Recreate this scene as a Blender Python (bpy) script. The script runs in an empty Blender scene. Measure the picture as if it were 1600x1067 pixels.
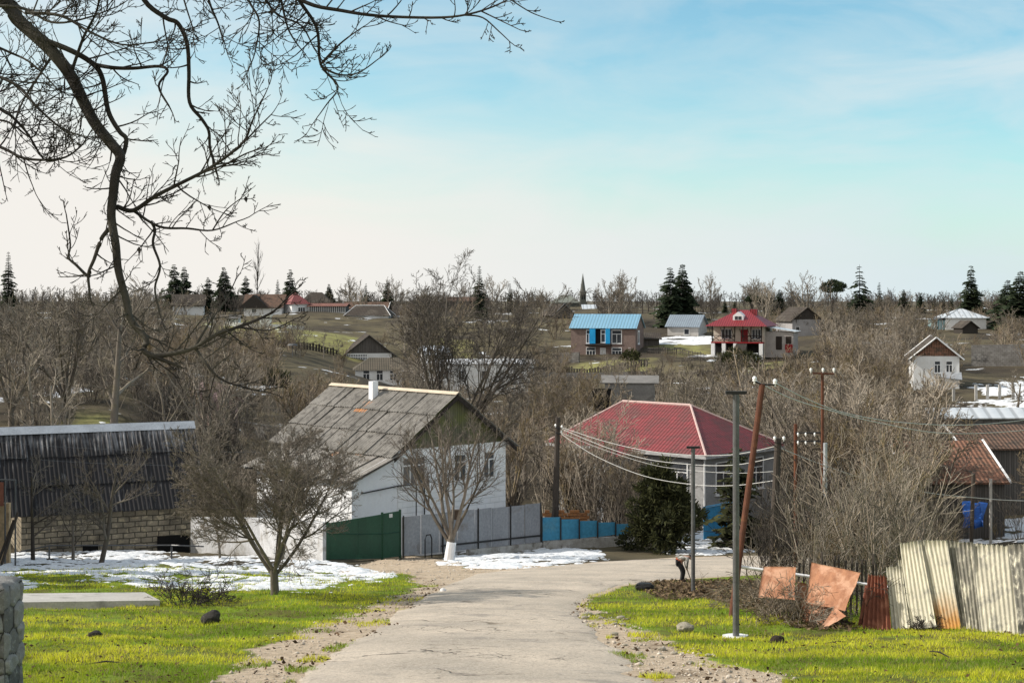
import bpy, math, random
import numpy as np
from mathutils import Vector, Matrix
R = math.radians
SC = bpy.context.scene
COL = SC.collection
F, YH = 2300.0, 470.0          # focal length in photograph pixels, row of the eye level
rng = random.Random(7)
nrs = np.random.RandomState(11)

def V(*a): return Vector(a)
def PX(px, py, D): return Vector(((px - 800) / F * D, D, -(py - YH) / F * D))

# ---------------------------------------------------------------- noise
def _h(ix, iy, s):
    n = (ix.astype(np.int64) * 374761393 + iy.astype(np.int64) * 668265263 + s * 974711) & 0x7fffffff
    n = ((n ^ (n >> 13)) * 1274126177) & 0x7fffffff
    return ((n ^ (n >> 16)) & 0xffff) / 65535.0
def vnoise(x, y, s=0):
    x = np.asarray(x, float); y = np.asarray(y, float)
    ix = np.floor(x); iy = np.floor(y); fx = x - ix; fy = y - iy
    fx = fx * fx * (3 - 2 * fx); fy = fy * fy * (3 - 2 * fy)
    a = _h(ix, iy, s); b = _h(ix + 1, iy, s); c = _h(ix, iy + 1, s); d = _h(ix + 1, iy + 1, s)
    return (a + (b - a) * fx) * (1 - fy) + (c + (d - c) * fx) * fy
def fbm(x, y, s=0, o=4):
    t = 0; a = .5; n = 0
    for i in range(o):
        t = t + a * vnoise(x, y, s + i * 17); n += a; a *= .5; x = np.asarray(x) * 2.03 + 3.1; y = np.asarray(y) * 2.03 + 1.7
    return t / n

# ---------------------------------------------------------------- terrain height
PROF = [
 (-.45, [(55,-9.65),(62,-10.0),(70,-8),(80,-6.3),(100,-5.2),(130,-5),(170,-4),(230,-2.6),(300,-1.6),(420,-2)]),
 (-.283,[(55,-9.65),(62,-10.2),(70,-8.4),(80,-6.4),(100,-5.6),(130,-5.5),(170,-4.5),(230,-3.4),(300,-2),(420,-2)]),
 (-.17, [(55,-9.65),(62,-10.5),(75,-9.6),(90,-9),(120,-9),(160,-8.5),(200,-7.2),(240,-5.2),(280,-3.2),(330,-2),(420,-2)]),
 (-.043,[(55,-9.65),(62,-10.6),(75,-11.3),(90,-12),(110,-11.8),(150,-12),(200,-12),(225,-10.6),(250,-7.6),(300,-3.4),(360,-2),(420,-2)]),
 (.152, [(55,-9.65),(62,-10.5),(75,-11.2),(95,-12.3),(130,-12),(180,-10.6),(220,-8.6),(240,-7.2),(300,-3.4),(360,-2),(420,-2)]),
 (.304, [(40,-7.8),(55,-10.4),(75,-12),(90,-11.6),(110,-9.7),(150,-9.3),(180,-8.4),(230,-6.4),(280,-3.8),(340,-2.2),(420,-2)]),
 (.45,  [(40,-7.8),(55,-10.2),(75,-11),(90,-10.5),(110,-9),(150,-8.5),(180,-7.5),(230,-5.5),(280,-3.4),(340,-2.2),(420,-2)])]
def _base(x, y):
    x = np.asarray(x, float); y = np.asarray(y, float)
    s = x / np.maximum(y, 30.0)
    ss = [p[0] for p in PROF]
    acc = 0; wsum = 0
    yy = np.clip(y, 0, 420)
    zs = []
    for _, pr in PROF:
        a = np.array([(2, -2.23), (30, -6.15), (40, -7.55)] + [q for q in pr if q[0] > 40])
        z = 0
        for k in (-1, -.5, 0, .5, 1):       # smoothing along the distance
            z = z + np.interp(yy + k * np.clip((yy - 35) * .12, 0, 14), a[:, 0], a[:, 1])
        zs.append(z / 5)
    out = np.where(s <= ss[0], zs[0], zs[-1])
    for i in range(len(ss) - 1):
        t = np.clip((s - ss[i]) / (ss[i + 1] - ss[i]), 0, 1); t = t * t * (3 - 2 * t)
        m = (s > ss[i]) & (s <= ss[i + 1])
        out = np.where(m, zs[i] * (1 - t) + zs[i + 1] * t, out)
    near = -1.95 - .14 * y                   # the lane runs straight down the slope
    w = np.clip((y - 44) / 12, 0, 1)
    out = np.where(y < 44, near, near * (1 - w) + out * w)
    return np.where(y < 0, -1.95 - .05 * y, out)
def pl(px, py):
    """the point of the lane's slope seen at a photograph pixel"""
    D = 4485.0 / (py - 792.0)
    return ((px - 800) / F * D, D)
def poly_sd(x, y, poly):
    """signed distance to a polygon, positive inside"""
    x = np.asarray(x, float); y = np.asarray(y, float)
    d = np.full(x.shape, 1e9); ins = np.zeros(x.shape, bool)
    n = len(poly)
    for i in range(n):
        ax, ay = poly[i]; bx, by = poly[(i + 1) % n]
        ex, ey = bx - ax, by - ay
        t = np.clip(((x - ax) * ex + (y - ay) * ey) / (ex * ex + ey * ey + 1e-12), 0, 1)
        d = np.minimum(d, (x - ax - t * ex) ** 2 + (y - ay - t * ey) ** 2)
        c = (ay > y) != (by > y)
        ins ^= c & (x < (bx - ax) * (y - ay) / (by - ay + 1e-12) + ax)
    d = np.sqrt(d)
    return np.where(ins, d, -d)
ROAD_L = [(-3.1, -12), (-2.9, 4)] + [pl(*p) for p in [(455,1072),(500,1037),(560,1000),(600,972),(645,943),(690,917),(745,896),(850,885.5),(950,877),(1060,871.5),(1150,870)]] + [(14,60),(30,66),(60,80)]
ROAD_R = [(1.5, -12), (1.5, 6)] + [pl(*p) for p in [(1015,1072),(985,1037),(960,1010),(930,985),(905,962),(905,945),(925,930),(965,915),(1040,905.5),(1150,899)]] + [(12,47),(30,53),(60,66)]
ROAD = ROAD_L + ROAD_R[::-1]
DIRT_L = [pl(*p) for p in [(300,1085),(350,1055),(420,1005),(520,968),(620,932),(680,906),(700,917),(660,945),(600,990),(500,1045),(455,1085)]]
DIRT_R = [pl(*p) for p in [(1000,1085),(950,1010),(915,985),(890,950),(915,935),(935,962),(1000,985),(1110,1030),(1230,1062),(1290,1085)]]
APRON = [pl(*p) for p in [(520,893),(580,879),(640,871),(700,872),(730,887),(850,881),(860,890),(745,900),(690,920),(650,912),(640,898),(560,899)]]
SOIL = [pl(*p) for p in [(1000,918),(1050,910),(1190,905),(1260,930),(1290,985),(1180,945),(1120,938),(1040,935)]]
def rough(x, y):
    a = (fbm(x * .35, y * .35, 3) - .5) * .35 + (fbm(x * 2.1, y * 2.1, 9, 3) - .5) * .09
    far = np.clip((np.abs(y) - 60) / 60, 0, 1)
    a = a + far * (fbm(x * .05, y * .05, 21) - .5) * 2.2
    k = np.clip(-poly_sd(x, y, ROAD) / 2.5, 0.0, 1)
    kk = np.clip(-np.maximum(poly_sd(x, y, DIRT_L), poly_sd(x, y, DIRT_R)) / 1.0, 0.35, 1)
    return a * k * kk
def G(x, y):
    x = np.atleast_1d(np.asarray(x, float)); y = np.atleast_1d(np.asarray(y, float))
    return _base(x, y) + rough(x, y)
def g1(x, y):
    if y > 66 and x < 11:                    # far from the lane: no need to measure the distance to it
        x = np.array([float(x)]); y = np.array([float(y)])
        return float((_base(x, y) + (fbm(x * .35, y * .35, 3) - .5) * .35 + (fbm(x * 2.1, y * 2.1, 9, 3) - .5) * .09 + np.clip((np.abs(y) - 60) / 60, 0, 1) * (fbm(x * .05, y * .05, 21) - .5) * 2.2)[0])
    return float(G(x, y)[0])
def ground(px, D, dz=0):
    x = (px - 800) / F * D
    return Vector((x, D, g1(x, D) + dz))

# ---------------------------------------------------------------- node helpers
class NT:
    def __init__(s, mat):
        mat.use_nodes = True; s.t = mat.node_tree; s.t.nodes.clear()
        s.out = s.t.nodes.new('ShaderNodeOutputMaterial' if isinstance(mat, bpy.types.Material) else 'ShaderNodeOutputWorld')
    def n(s, typ, ins=None, **kw):
        nd = s.t.nodes.new('ShaderNode' + typ)
        for k, v in kw.items(): setattr(nd, k, v)
        for k, v in (ins or {}).items(): s.set(nd.inputs[k], v)
        return nd
    def set(s, sock, v):
        if isinstance(v, bpy.types.NodeSocket): s.t.links.new(v, sock)
        else:
            if sock.type == 'RGBA' and len(v) == 3: v = (*v, 1)
            sock.default_value = v
    def math(s, op, a, b=0.0, c=None, clamp=False):
        nd = s.t.nodes.new('ShaderNodeMath'); nd.operation = op; nd.use_clamp = clamp
        s.set(nd.inputs[0], a); s.set(nd.inputs[1], b)
        if c is not None: s.set(nd.inputs[2], c)
        return nd.outputs[0]
    def noise(s, vec, scale, detail=5, rough=.6, dist=0.0):
        return s.n('TexNoise', {'Vector': vec, 'Scale': scale, 'Detail': detail, 'Roughness': rough, 'Distortion': dist}).outputs['Fac']
    def ramp(s, fac, a, b):
        return s.n('MapRange', {'Value': fac, 'From Min': a, 'From Max': b}, clamp=True).outputs[0]
    def mix(s, fac, a, b, mode='MIX'):
        nd = s.t.nodes.new('ShaderNodeMix'); nd.data_type = 'RGBA'; nd.blend_type = mode
        s.set(nd.inputs[0], fac); s.set(nd.inputs[6], a); s.set(nd.inputs[7], b)
        return nd.outputs[2]
    def coord(s, which='Object', scale=None, rot=None):
        c = s.n('TexCoord').outputs[which]
        if scale is None and rot is None: return c
        m = s.n('Mapping', {'Vector': c})
        if scale is not None: m.inputs['Scale'].default_value = scale
        if rot is not None: m.inputs['Rotation'].default_value = rot
        return m.outputs[0]
    def bsdf(s, col, rough=.9, bump=None, bstr=.5, bdist=.02, metal=0.0, spec=.3, **more):
        b = s.n('BsdfPrincipled', {'Base Color': col, 'Roughness': rough, 'Metallic': metal, 'Specular IOR Level': spec})
        for k, v in more.items(): s.set(b.inputs[k.replace('_', ' ')], v)
        if bump is not None:
            bp = s.n('Bump', {'Height': bump, 'Strength': bstr, 'Distance': bdist})
            s.t.links.new(bp.outputs[0], b.inputs['Normal'])
        s.t.links.new(b.outputs[0], s.out.inputs[0])
        return b
MATS = {}
def simple(name, c1, c2=None, scale=4.0, lo=.35, hi=.65, rough=.9, bump=0.3, bdist=.01, vary=0.0, metal=0.0, spec=.25, c3=None, s3=1.0, lo3=.55, hi3=.7, streak=None, coord='Object'):
    """a weathered surface: two tones in noise, a third in patches, optional vertical streaks"""
    if name in MATS: return MATS[name]
    m = bpy.data.materials.new(name); t = NT(m)
    c = t.coord(coord)
    sv = c if streak is None else t.coord(coord, scale=streak)
    f = t.noise(sv, scale, 7, .65)
    col = t.mix(t.ramp(f, lo, hi), c1, c2 or tuple(x * .7 for x in c1))
    if c3: col = t.mix(t.ramp(t.noise(c, s3, 5, .6, .6), lo3, hi3), col, c3)
    fine = t.noise(c, scale * 9, 3)
    col = t.mix(.35, col, t.mix(fine, (0, 0, 0), (1, 1, 1)), 'OVERLAY')
    if vary:
        r = t.n('ObjectInfo').outputs['Random']
        k = t.math('MULTIPLY_ADD', r, 2 * vary, 1 - vary)
        col = t.mix(1.0, col, t.n('CombineColor', {0: k, 1: k, 2: k}).outputs[0], 'MULTIPLY')
    t.bsdf(col, rough, fine if bump else None, bump, bdist, metal, spec)
    MATS[name] = m
    return m

# ---------------------------------------------------------------- objects
def tag(o, label=None, cat=None, group=None, kind=None):
    if label: o['label'] = label
    if cat: o['category'] = cat
    if group: o['group'] = group
    if kind: o['kind'] = kind
    return o
def empty(name, loc=(0, 0, 0), rz=0.0, label=None, cat=None, group=None):
    o = bpy.data.objects.new(name, None); COL.objects.link(o); o.location = loc; o.rotation_euler = (0, 0, rz); o.empty_display_size = .2
    return tag(o, label, cat, group)
def link(name, me, parent=None):
    o = bpy.data.objects.new(name, me); COL.objects.link(o)
    if parent is not None: o.parent = parent
    return o
def np_mesh(name, verts, faces, mat=None, smooth=False, col=None, uv=False):
    """verts (n,3), faces (m,k) arrays -> mesh"""
    me = bpy.data.meshes.new(name); verts = np.asarray(verts, np.float32); faces = np.asarray(faces, np.int32)
    m, k = faces.shape
    me.vertices.add(len(verts)); me.vertices.foreach_set('co', verts.ravel())
    me.loops.add(m * k); me.loops.foreach_set('vertex_index', faces.ravel())
    me.polygons.add(m); me.polygons.foreach_set('loop_start', np.arange(0, m * k, k, dtype=np.int32))
    me.update(calc_edges=True)
    if smooth: me.polygons.foreach_set('use_smooth', np.ones(m, bool))
    if col is not None:
        a = me.attributes.new('col', 'FLOAT_COLOR', 'POINT')
        c4 = np.ones((len(verts), 4), np.float32); c4[:, :col.shape[1]] = col
        a.data.foreach_set('color', c4.ravel())
    if mat: me.materials.append(mat)
    return me
class MB:
    """collects polygons, then links them as ONE mesh object with metric UVs"""
    def __init__(s): s.v = []; s.f = []; s.m = []; s.mats = []; s.cur = 0; s.sm = []; s.smooth = False
    def mat(s, m):
        if m not in s.mats: s.mats.append(m)
        s.cur = s.mats.index(m); return s
    def poly(s, pts):
        i = len(s.v); s.v += [tuple(p) for p in pts]; s.f.append(tuple(range(i, i + len(pts)))); s.m.append(s.cur); s.sm.append(s.smooth); return s
    def mesh(s, vs, fs):
        i = len(s.v); s.v += [tuple(p) for p in vs]
        for f in fs: s.f.append(tuple(i + k for k in f)); s.m.append(s.cur); s.sm.append(s.smooth)
        return s
    def hexa(s, a):
        """8 points: bottom 4 counter-clockwise, top 4"""
        return s.mesh(a, [(3,2,1,0),(4,5,6,7),(0,1,5,4),(1,2,6,5),(2,3,7,6),(3,0,4,7)])
    def box(s, x0, x1, y0, y1, z0, z1):
        return s.hexa([(x0,y0,z0),(x1,y0,z0),(x1,y1,z0),(x0,y1,z0),(x0,y0,z1),(x1,y0,z1),(x1,y1,z1),(x0,y1,z1)])
    def slab(s, q, t):
        """a quad q (4 points) given thickness t along its normal, downwards from it"""
        q = [Vector(p) for p in q]; n = (q[1] - q[0]).cross(q[3] - q[0]).normalized()
        return s.hexa([p - n * t for p in q] + q)
    def prism(s, base, d):
        """polygon base extruded by vector d"""
        b = [Vector(p) for p in base]; d = Vector(d); n = len(b)
        return s.mesh(b + [p + d for p in b], [tuple(range(n))[::-1], tuple(range(n, 2 * n))] + [(i, (i + 1) % n, n + (i + 1) % n, n + i) for i in range(n)])
    def tube(s, pts, rad, sides=6, cap=True):
        pts = [Vector(p) for p in pts]; n = len(pts)
        if not hasattr(rad, '__len__'): rad = [rad] * n
        vs = []; ref = Vector((0.31, 0.17, 0.93))
        for i, p in enumerate(pts):
            d = (pts[min(i + 1, n - 1)] - pts[max(i - 1, 0)]).normalized()
            r0 = ref if abs(d.dot(ref)) < .93 else Vector((1, .2, 0))
            a = d.cross(r0).normalized(); b = d.cross(a)
            for k in range(sides):
                t = 2 * math.pi * k / sides
                vs.append(p + (a * math.cos(t) + b * math.sin(t)) * rad[i])
        fs = []
        for i in range(n - 1):
            for k in range(sides):
                k2 = (k + 1) % sides
                fs.append((i * sides + k, i * sides + k2, (i + 1) * sides + k2, (i + 1) * sides + k))
        if cap: fs += [tuple(range(sides))[::-1], tuple((n - 1) * sides + k for k in range(sides))]
        return s.mesh(vs, fs)
    def build(s, name, mat=None, parent=None, M=None):
        me = bpy.data.meshes.new(name)
        me.from_pydata(s.v, [], s.f); me.update()
        for m in (s.mats or [mat]): me.materials.append(m)
        if s.mats: me.polygons.foreach_set('material_index', s.m)
        if any(s.sm): me.polygons.foreach_set('use_smooth', s.sm)
        uvl = me.uv_layers.new(name='UVMap'); Z = Vector((0, 0, 1)); uv = []
        for p in me.polygons:
            nn = p.normal
            if abs(nn.z) > .93 or nn.length < .5: t = Vector((1, 0, 0)); b = Vector((0, 1, 0))
            else: t = Z.cross(nn).normalized(); b = nn.cross(t)
            for vi in p.vertices:
                c = me.vertices[vi].co; uv += [c.dot(t), c.dot(b)]
        uvl.data.foreach_set('uv', uv)
        return link(name, me, parent)
# ---------------------------------------------------------------- camera, daylight, sky
cam = bpy.data.objects.new('camera', bpy.data.cameras.new('camera')); COL.objects.link(cam)
cam.data.sensor_width = 36; cam.data.lens = F / 1600 * 36; cam.data.clip_end = 9000; cam.data.clip_start = .1
cam.rotation_euler = (R(90), 0, 0); cam.data.shift_y = (YH - 533.5) / 1600
SC.camera = cam
SC.view_settings.view_transform = 'Standard'; SC.view_settings.look = 'None'; SC.view_settings.exposure = 0
SUN_AZ, SUN_EL = math.atan2(-.998, .04), R(35)      # azimuth measured from +Y towards +X
sdir = Vector((math.sin(SUN_AZ) * math.cos(SUN_EL), math.cos(SUN_AZ) * math.cos(SUN_EL), math.sin(SUN_EL)))
sl = bpy.data.lights.new('sun', 'SUN'); sl.energy = 5.0; sl.angle = R(.5); sl.color = (1.0, .93, .82)
so = bpy.data.objects.new('sun', sl); COL.objects.link(so); so.rotation_euler = sdir.to_track_quat('Z', 'Y').to_euler()
W = bpy.data.worlds.new('World'); SC.world = W
w = NT(W)
sky = w.n('TexSky', sky_type='NISHITA', sun_disc=False, sun_elevation=SUN_EL, sun_rotation=SUN_AZ, air_density=1.0, dust_density=.6, ozone_density=2.0)
skyc = w.mix(1.0, sky.outputs[0], (.84, 1.13, 1.05), 'MULTIPLY')
d = w.coord('Generated')
sx = w.n('SeparateXYZ', {0: d})
el = sx.outputs[2]
az = w.math('DIVIDE', sx.outputs[0], w.math('MAXIMUM', sx.outputs[1], .05))
# thin cloud veil: thick low and towards the sun, wisps stretched sideways higher up
cv = w.n('Mapping', {'Vector': d, 'Scale': (7, 7, 26), 'Rotation': (0, R(-9), 0)}).outputs[0]
n1 = w.noise(cv, 1.0, 7, .55, .5)
cv2 = w.n('Mapping', {'Vector': d, 'Scale': (2.5, 2.5, 9), 'Location': (3, 1, 2)}).outputs[0]
n2 = w.noise(cv2, 1.0, 4, .5, .3)
lvl = w.math('ADD', w.math('MULTIPLY', el, -6.2), w.math('MULTIPLY', az, -1.15))
lvl = w.math('ADD', lvl, 1.0)
lvl = w.math('ADD', lvl, w.math('MULTIPLY', w.math('SUBTRACT', n1, .5), .75))
lvl = w.math('ADD', lvl, w.math('MULTIPLY', w.math('SUBTRACT', n2, .5), 1.0))
veil = w.n('MapRange', {'Value': lvl, 'From Min': -.25, 'From Max': .85}, clamp=True, interpolation_type='SMOOTHSTEP').outputs[0]
cv3 = w.n('Mapping', {'Vector': d, 'Scale': (6, 6, 24), 'Rotation': (0, R(24), 0), 'Location': (5, 2, 1)}).outputs[0]
wisp = w.math('MULTIPLY', w.ramp(w.noise(cv3, 1.0, 7, .56, .8), .42, .70), w.math('ADD', .27, w.math('MULTIPLY', w.ramp(az, .08, .34), .5)))
veil = w.math('ADD', veil, w.math('MULTIPLY', wisp, w.math('SUBTRACT', 1.0, veil)))
veil = w.math('MAXIMUM', veil, w.math('MULTIPLY', w.ramp(sx.outputs[1], .1, -.5), .68))  # unseen cloud veil added behind the camera as fill light
veil = w.math('MAXIMUM', veil, w.math('MULTIPLY', w.ramp(el, .22, .5), w.math('ADD', .22, w.math('MULTIPLY', n2, .4))))  # unseen veil added overhead to brighten shaded faces
b1 = w.n('Background', {'Color': skyc, 'Strength': .15})
ccol = w.mix(w.math('MULTIPLY', w.ramp(az, -.12, .30), w.ramp(sx.outputs[1], 0, .3)), (.91, .88, .83), (.70, .81, .85))
b2 = w.n('Background', {'Color': ccol, 'Strength': 1.0})
mx = w.n('MixShader', {0: veil}); w.t.links.new(b1.outputs[0], mx.inputs[1]); w.t.links.new(b2.outputs[0], mx.inputs[2])
w.t.links.new(mx.outputs[0], w.out.inputs[0])
# ---------------------------------------------------------------- ground sheet
def grid_lines(spec):
    out = []
    for a, b, st in spec: out += list(np.arange(a, b, st))
    return np.array(sorted(set(np.round(out, 3))))
gx = np.concatenate([-np.geomspace(2500, 60, 14), grid_lines([(-58, -24, 2), (-24, -13, .5), (-13, 13, .16), (13, 24, .5), (24, 60, 2)]), np.geomspace(60, 2500, 14)])
gy = np.concatenate([grid_lines([(-60, 0, 6), (0, 14, 1), (14, 44, .17), (44, 62, .4), (62, 130, 1.3), (130, 430, 3)]), np.geomspace(430, 5000, 14)])
XX, YY = np.meshgrid(gx, gy)
ZZ = G(XX.ravel(), YY.ravel())
nx, ny = len(gx), len(gy)
idx = np.arange(nx * ny).reshape(ny, nx)
fq = np.stack([idx[:-1, :-1], idx[:-1, 1:], idx[1:, 1:], idx[1:, :-1]], -1).reshape(-1, 4)
xr, yr = XX.ravel(), YY.ravel()
wob = (fbm(xr * 1.3, yr * 1.3, 5) - .5) * 1.1
dirt = np.maximum(poly_sd(xr, yr, DIRT_L), poly_sd(xr, yr, DIRT_R)) + wob * .6
dirt = np.maximum(dirt, poly_sd(xr, yr, ROAD) + .15 + wob * .25)
dirt = np.maximum(dirt, poly_sd(xr, yr, APRON) + wob * .6)
soil = poly_sd(xr, yr, SOIL) + wob
lawn = np.clip((50 - yr) / 5, 0, 1)
def wpoly(pts, D=None): return [((px - 800) / F * d, d) for px, d in pts]
mead = np.full(len(xr), -99.0)
for mp in ([(330,226),(560,220),(572,250),(430,262),(320,258)], [(885,203),(1012,203),(1012,224),(885,224)], [(1140,196),(1225,196),(1225,214),(1140,214)], [(-80,160),(62,160),(62,188),(-80,188)], [(1070,224),(1112,224),(1108,247),(1005,247)], [(1560,126),(1660,124),(1660,135),(1560,137)], [(660,238),(740,236),(740,256),(660,256)], [(100,72),(215,72),(225,82),(110,84)], [(340,262),(470,262),(470,272),(340,272)]):
    mead = np.maximum(mead, poly_sd(xr, yr, wpoly(mp)))
mead = np.clip((mead + (fbm(xr * .25, yr * .25, 15) - .5) * 6) / 2.5 + .3, 0, 1)
c = np.stack([np.clip(dirt / .5 + .5, 0, 1), np.clip(soil / 1.2 + .4, 0, 1), lawn, mead], -1)
gm = bpy.data.materials.new('ground'); t = NT(gm)
at = t.n('Attribute', attribute_name='col'); sp = t.n('SeparateColor', {0: at.outputs['Color']})
P = t.coord('Object')
nA = t.noise(P, .9, 6, .6); nB = t.noise(P, 7, 6, .7); nC = t.noise(P, 45, 4, .7); nD = t.noise(P, .055, 6, .62)
lawnc = t.mix(t.ramp(nA, .38, .6), (.20, .29, .03), (.13, .13, .035))
lawnc = t.mix(t.ramp(nB, .56, .72), lawnc, (.05, .036, .02))
dirtc = t.mix(t.ramp(nB, .35, .65), (.64, .52, .39), (.40, .31, .22))
dirtc = t.mix(t.ramp(nC, .58, .70), dirtc, (.70, .64, .56))
dirtc = t.mix(t.ramp(nA, .56, .70), dirtc, (.20, .15, .10))
soilc = t.mix(t.ramp(nC, .4, .6), (.035, .026, .018), (.12, .09, .06))
farc = t.mix(t.ramp(nD, .40, .58), (.055, .045, .034), (.14, .118, .07))
farc = t.mix(t.ramp(t.noise(P, .21, 5, .65), .52, .66), farc, (.018, .015, .012))
farc = t.mix(t.math('MULTIPLY', t.ramp(nC, .45, .62), .5), farc, (.14, .12, .09))
meadc = t.mix(t.ramp(t.noise(P, .5, 5, .6), .4, .62), (.27, .265, .10), (.17, .15, .075))
farc = t.mix(at.outputs['Alpha'], farc, meadc)
snowm = t.math('MULTIPLY', t.ramp(t.noise(P, .12, 5, .6, .4), .63, .65), t.ramp(nB, .36, .5))
farc = t.mix(snowm, farc, (.80, .83, .88))
col = t.mix(sp.outputs[2], farc, lawnc)
col = t.mix(sp.outputs[1], col, soilc)
col = t.mix(t.ramp(t.math('ADD', sp.outputs[0], t.math('MULTIPLY', t.math('SUBTRACT', nB, .5), .7)), .4, .6), col, dirtc)
t.bsdf(col, .95, t.math('ADD', nB, t.math('MULTIPLY', nC, .5)), .9, .06, spec=.1)
o = link('ground', np_mesh('ground', np.stack([xr, yr, ZZ], -1), fq, gm, True, c)); tag(o, kind='structure', label='grassy slope falling to the village and rising again beyond it')

# ---------------------------------------------------------------- lane
def resample(pts, n):
    p = np.array(pts, float); s = np.r_[0, np.cumsum(np.hypot(*np.diff(p, axis=0).T))]; q = np.linspace(0, s[-1], n)
    return np.stack([np.interp(q, s, p[:, 0]), np.interp(q, s, p[:, 1])], -1)
def road_strip():
    L = np.array(ROAD_L); Rr = np.array(ROAD_R)
    # rows matched by knots, then refined
    n = 520
    sl = np.linspace(0, len(L) - 1, n); a = np.stack([np.interp(sl, range(len(L)), L[:, k]) for k in (0, 1)], -1)
    sr = np.linspace(0, len(Rr) - 1, n); b = np.stack([np.interp(sr, range(len(Rr)), Rr[:, k]) for k in (0, 1)], -1)
    m = 60; T = np.linspace(0, 1, m)
    j = (fbm(sl * 2.2, sl * 0 + 3, 31, 5) - .5) * .55; j2 = (fbm(sl * 2.2, sl * 0 + 9, 37, 5) - .5) * .55
    d = (b - a) / np.linalg.norm(b - a, axis=1)[:, None]
    a = a + d * j[:, None]; b = b + d * j2[:, None]
    Pq = a[:, None] * (1 - T)[None, :, None] + b[:, None] * T[None, :, None]
    x, y = Pq[..., 0].ravel(), Pq[..., 1].ravel()
    crown = (4 * T * (1 - T)) ** .5 * .10
    z = _base(x, y) + np.tile(crown, n) - .035 + (fbm(x * .9, y * .9, 41) - .5) * .05
    ii = np.arange(n * m).reshape(n, m)
    f = np.stack([ii[:-1, :-1], ii[:-1, 1:], ii[1:, 1:], ii[1:, :-1]], -1).reshape(-1, 4)
    return np.stack([x, y, z + .02], -1), f
rm = bpy.data.materials.new('worn_asphalt'); t = NT(rm); P = t.coord('Object')
nA = t.noise(P, .5, 6, .6, .5); nS = t.noise(t.coord('Object', scale=(.6, 1.2, 1)), 1.3, 6, .65, .4); nC = t.noise(P, 26, 6, .8); nF = t.noise(P, 90, 3, .8)
col = t.mix(t.ramp(nA, .35, .65), (.62, .53, .43), (.45, .39, .32))
col = t.mix(t.math('MULTIPLY', t.ramp(nS, .52, .68), .35), col, (.27, .25, .235))
col = t.mix(t.math('MULTIPLY', t.ramp(t.noise(P, .8, 4, .6, .3), .60, .72), .75), col, (.22, .20, .185))
col = t.mix(t.math('MULTIPLY', t.ramp(nC, .54, .66), .7), col, (.72, .66, .57))
col = t.mix(t.math('MULTIPLY', t.ramp(nC, .48, .36), .75), col, (.20, .18, .16))
col = t.mix(.45, col, t.mix(nF, (.1,.1,.1), (.9,.9,.9)), 'OVERLAY')
sp9 = t.noise(P, 8, 6, .75, .3)
col = t.mix(t.math('MULTIPLY', t.ramp(sp9, .53, .66), .5), col, (.24, .20, .16))
wv = t.n('VectorMath', {0: P, 1: t.n('VectorMath', {0: t.n('TexNoise', {'Vector': P, 'Scale': 1.6, 'Detail': 5}).outputs['Color'], 1: (.9, .9, .9)}, operation='MULTIPLY').outputs[0]}, operation='ADD').outputs[0]
vo = t.n('TexVoronoi', {'Vector': t.n('Mapping', {'Vector': wv, 'Scale': (.16, .42, .3)}).outputs[0], 'Scale': 1.0}, feature='DISTANCE_TO_EDGE').outputs['Distance']
crack = t.math('MULTIPLY', t.ramp(vo, .0085, .002), t.ramp(t.noise(P, .6, 3), .5, .6))
vo2 = t.n('TexVoronoi', {'Vector': wv, 'Scale': 1.5}, feature='DISTANCE_TO_EDGE').outputs['Distance']
crack2 = t.math('MULTIPLY', t.ramp(vo2, .022, .008), t.ramp(t.noise(P, .45, 3), .56, .66))
cr = t.math('MAXIMUM', crack, crack2)
pot = t.math('MULTIPLY', t.ramp(t.noise(P, 1.7, 6, .7, .8), .62, .67), t.ramp(t.noise(P, .3, 3), .5, .56))
col = t.mix(t.math('MULTIPLY', pot, .8), col, (.20, .165, .125))
col = t.mix(t.math('MULTIPLY', cr, .8), col, (.06, .053, .046))
hgt = t.math('SUBTRACT', t.math('ADD', nC, t.math('MULTIPLY', nF, .4)), t.math('MULTIPLY', t.math('ADD', cr, pot), 1.5))
t.bsdf(col, .93, hgt, .8, .02, spec=.15)
v, f = road_strip()
tag(link('road', np_mesh('road', v, f, rm, True)), kind='structure', label='worn cracked asphalt lane bending right at the foot of the slope')

# ---------------------------------------------------------------- lying snow
def sheet_patch(name, polypx, thr, amp, lab, world=None, mat=None, cell=.07, ns=(1.7, 2.6), seed=50, bias=.25):
    poly = world or [pl(*p) for p in polypx]; a = np.array(poly)
    xs = np.arange(a[:, 0].min(), a[:, 0].max(), cell); ys = np.arange(a[:, 1].min(), a[:, 1].max(), cell)
    X, Y = np.meshgrid(xs, ys); x, y = X.ravel(), Y.ravel()
    sd = poly_sd(x, y, poly)
    nz = fbm(x * ns[0], y * ns[1], seed, 5) * .65 + fbm(x * 5.5, y * 7, seed + 3, 3) * .35
    h = (np.clip(sd * bias, -.5, .10) + (nz - thr) + (fbm(x * 9, y * 13, seed + 9, 2) - .5) * .22) * amp
    z = G(x, y) + np.minimum(h, .05)
    ii = np.arange(len(x)).reshape(X.shape)
    f = np.stack([ii[:-1, :-1], ii[:-1, 1:], ii[1:, 1:], ii[1:, :-1]], -1).reshape(-1, 4)
    keep = (h[f] > -.03).any(1)
    f = f[keep]; u, inv = np.unique(f, return_inverse=True)
    o = link(name, np_mesh(name, np.stack([x, y, z], -1)[u], inv.reshape(-1, 4), mat, True))
    return tag(o, lab, kind='stuff')
sn = bpy.data.materials.new('snow'); t = NT(sn); P = t.coord('Object')
n1 = t.noise(P, 9, 6, .7)
t.bsdf(t.mix(t.ramp(n1, .3, .6), (.55, .57, .60), (.84, .86, .89)), .7, n1, .6, .05, spec=.3, Subsurface_Weight=.0)
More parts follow.
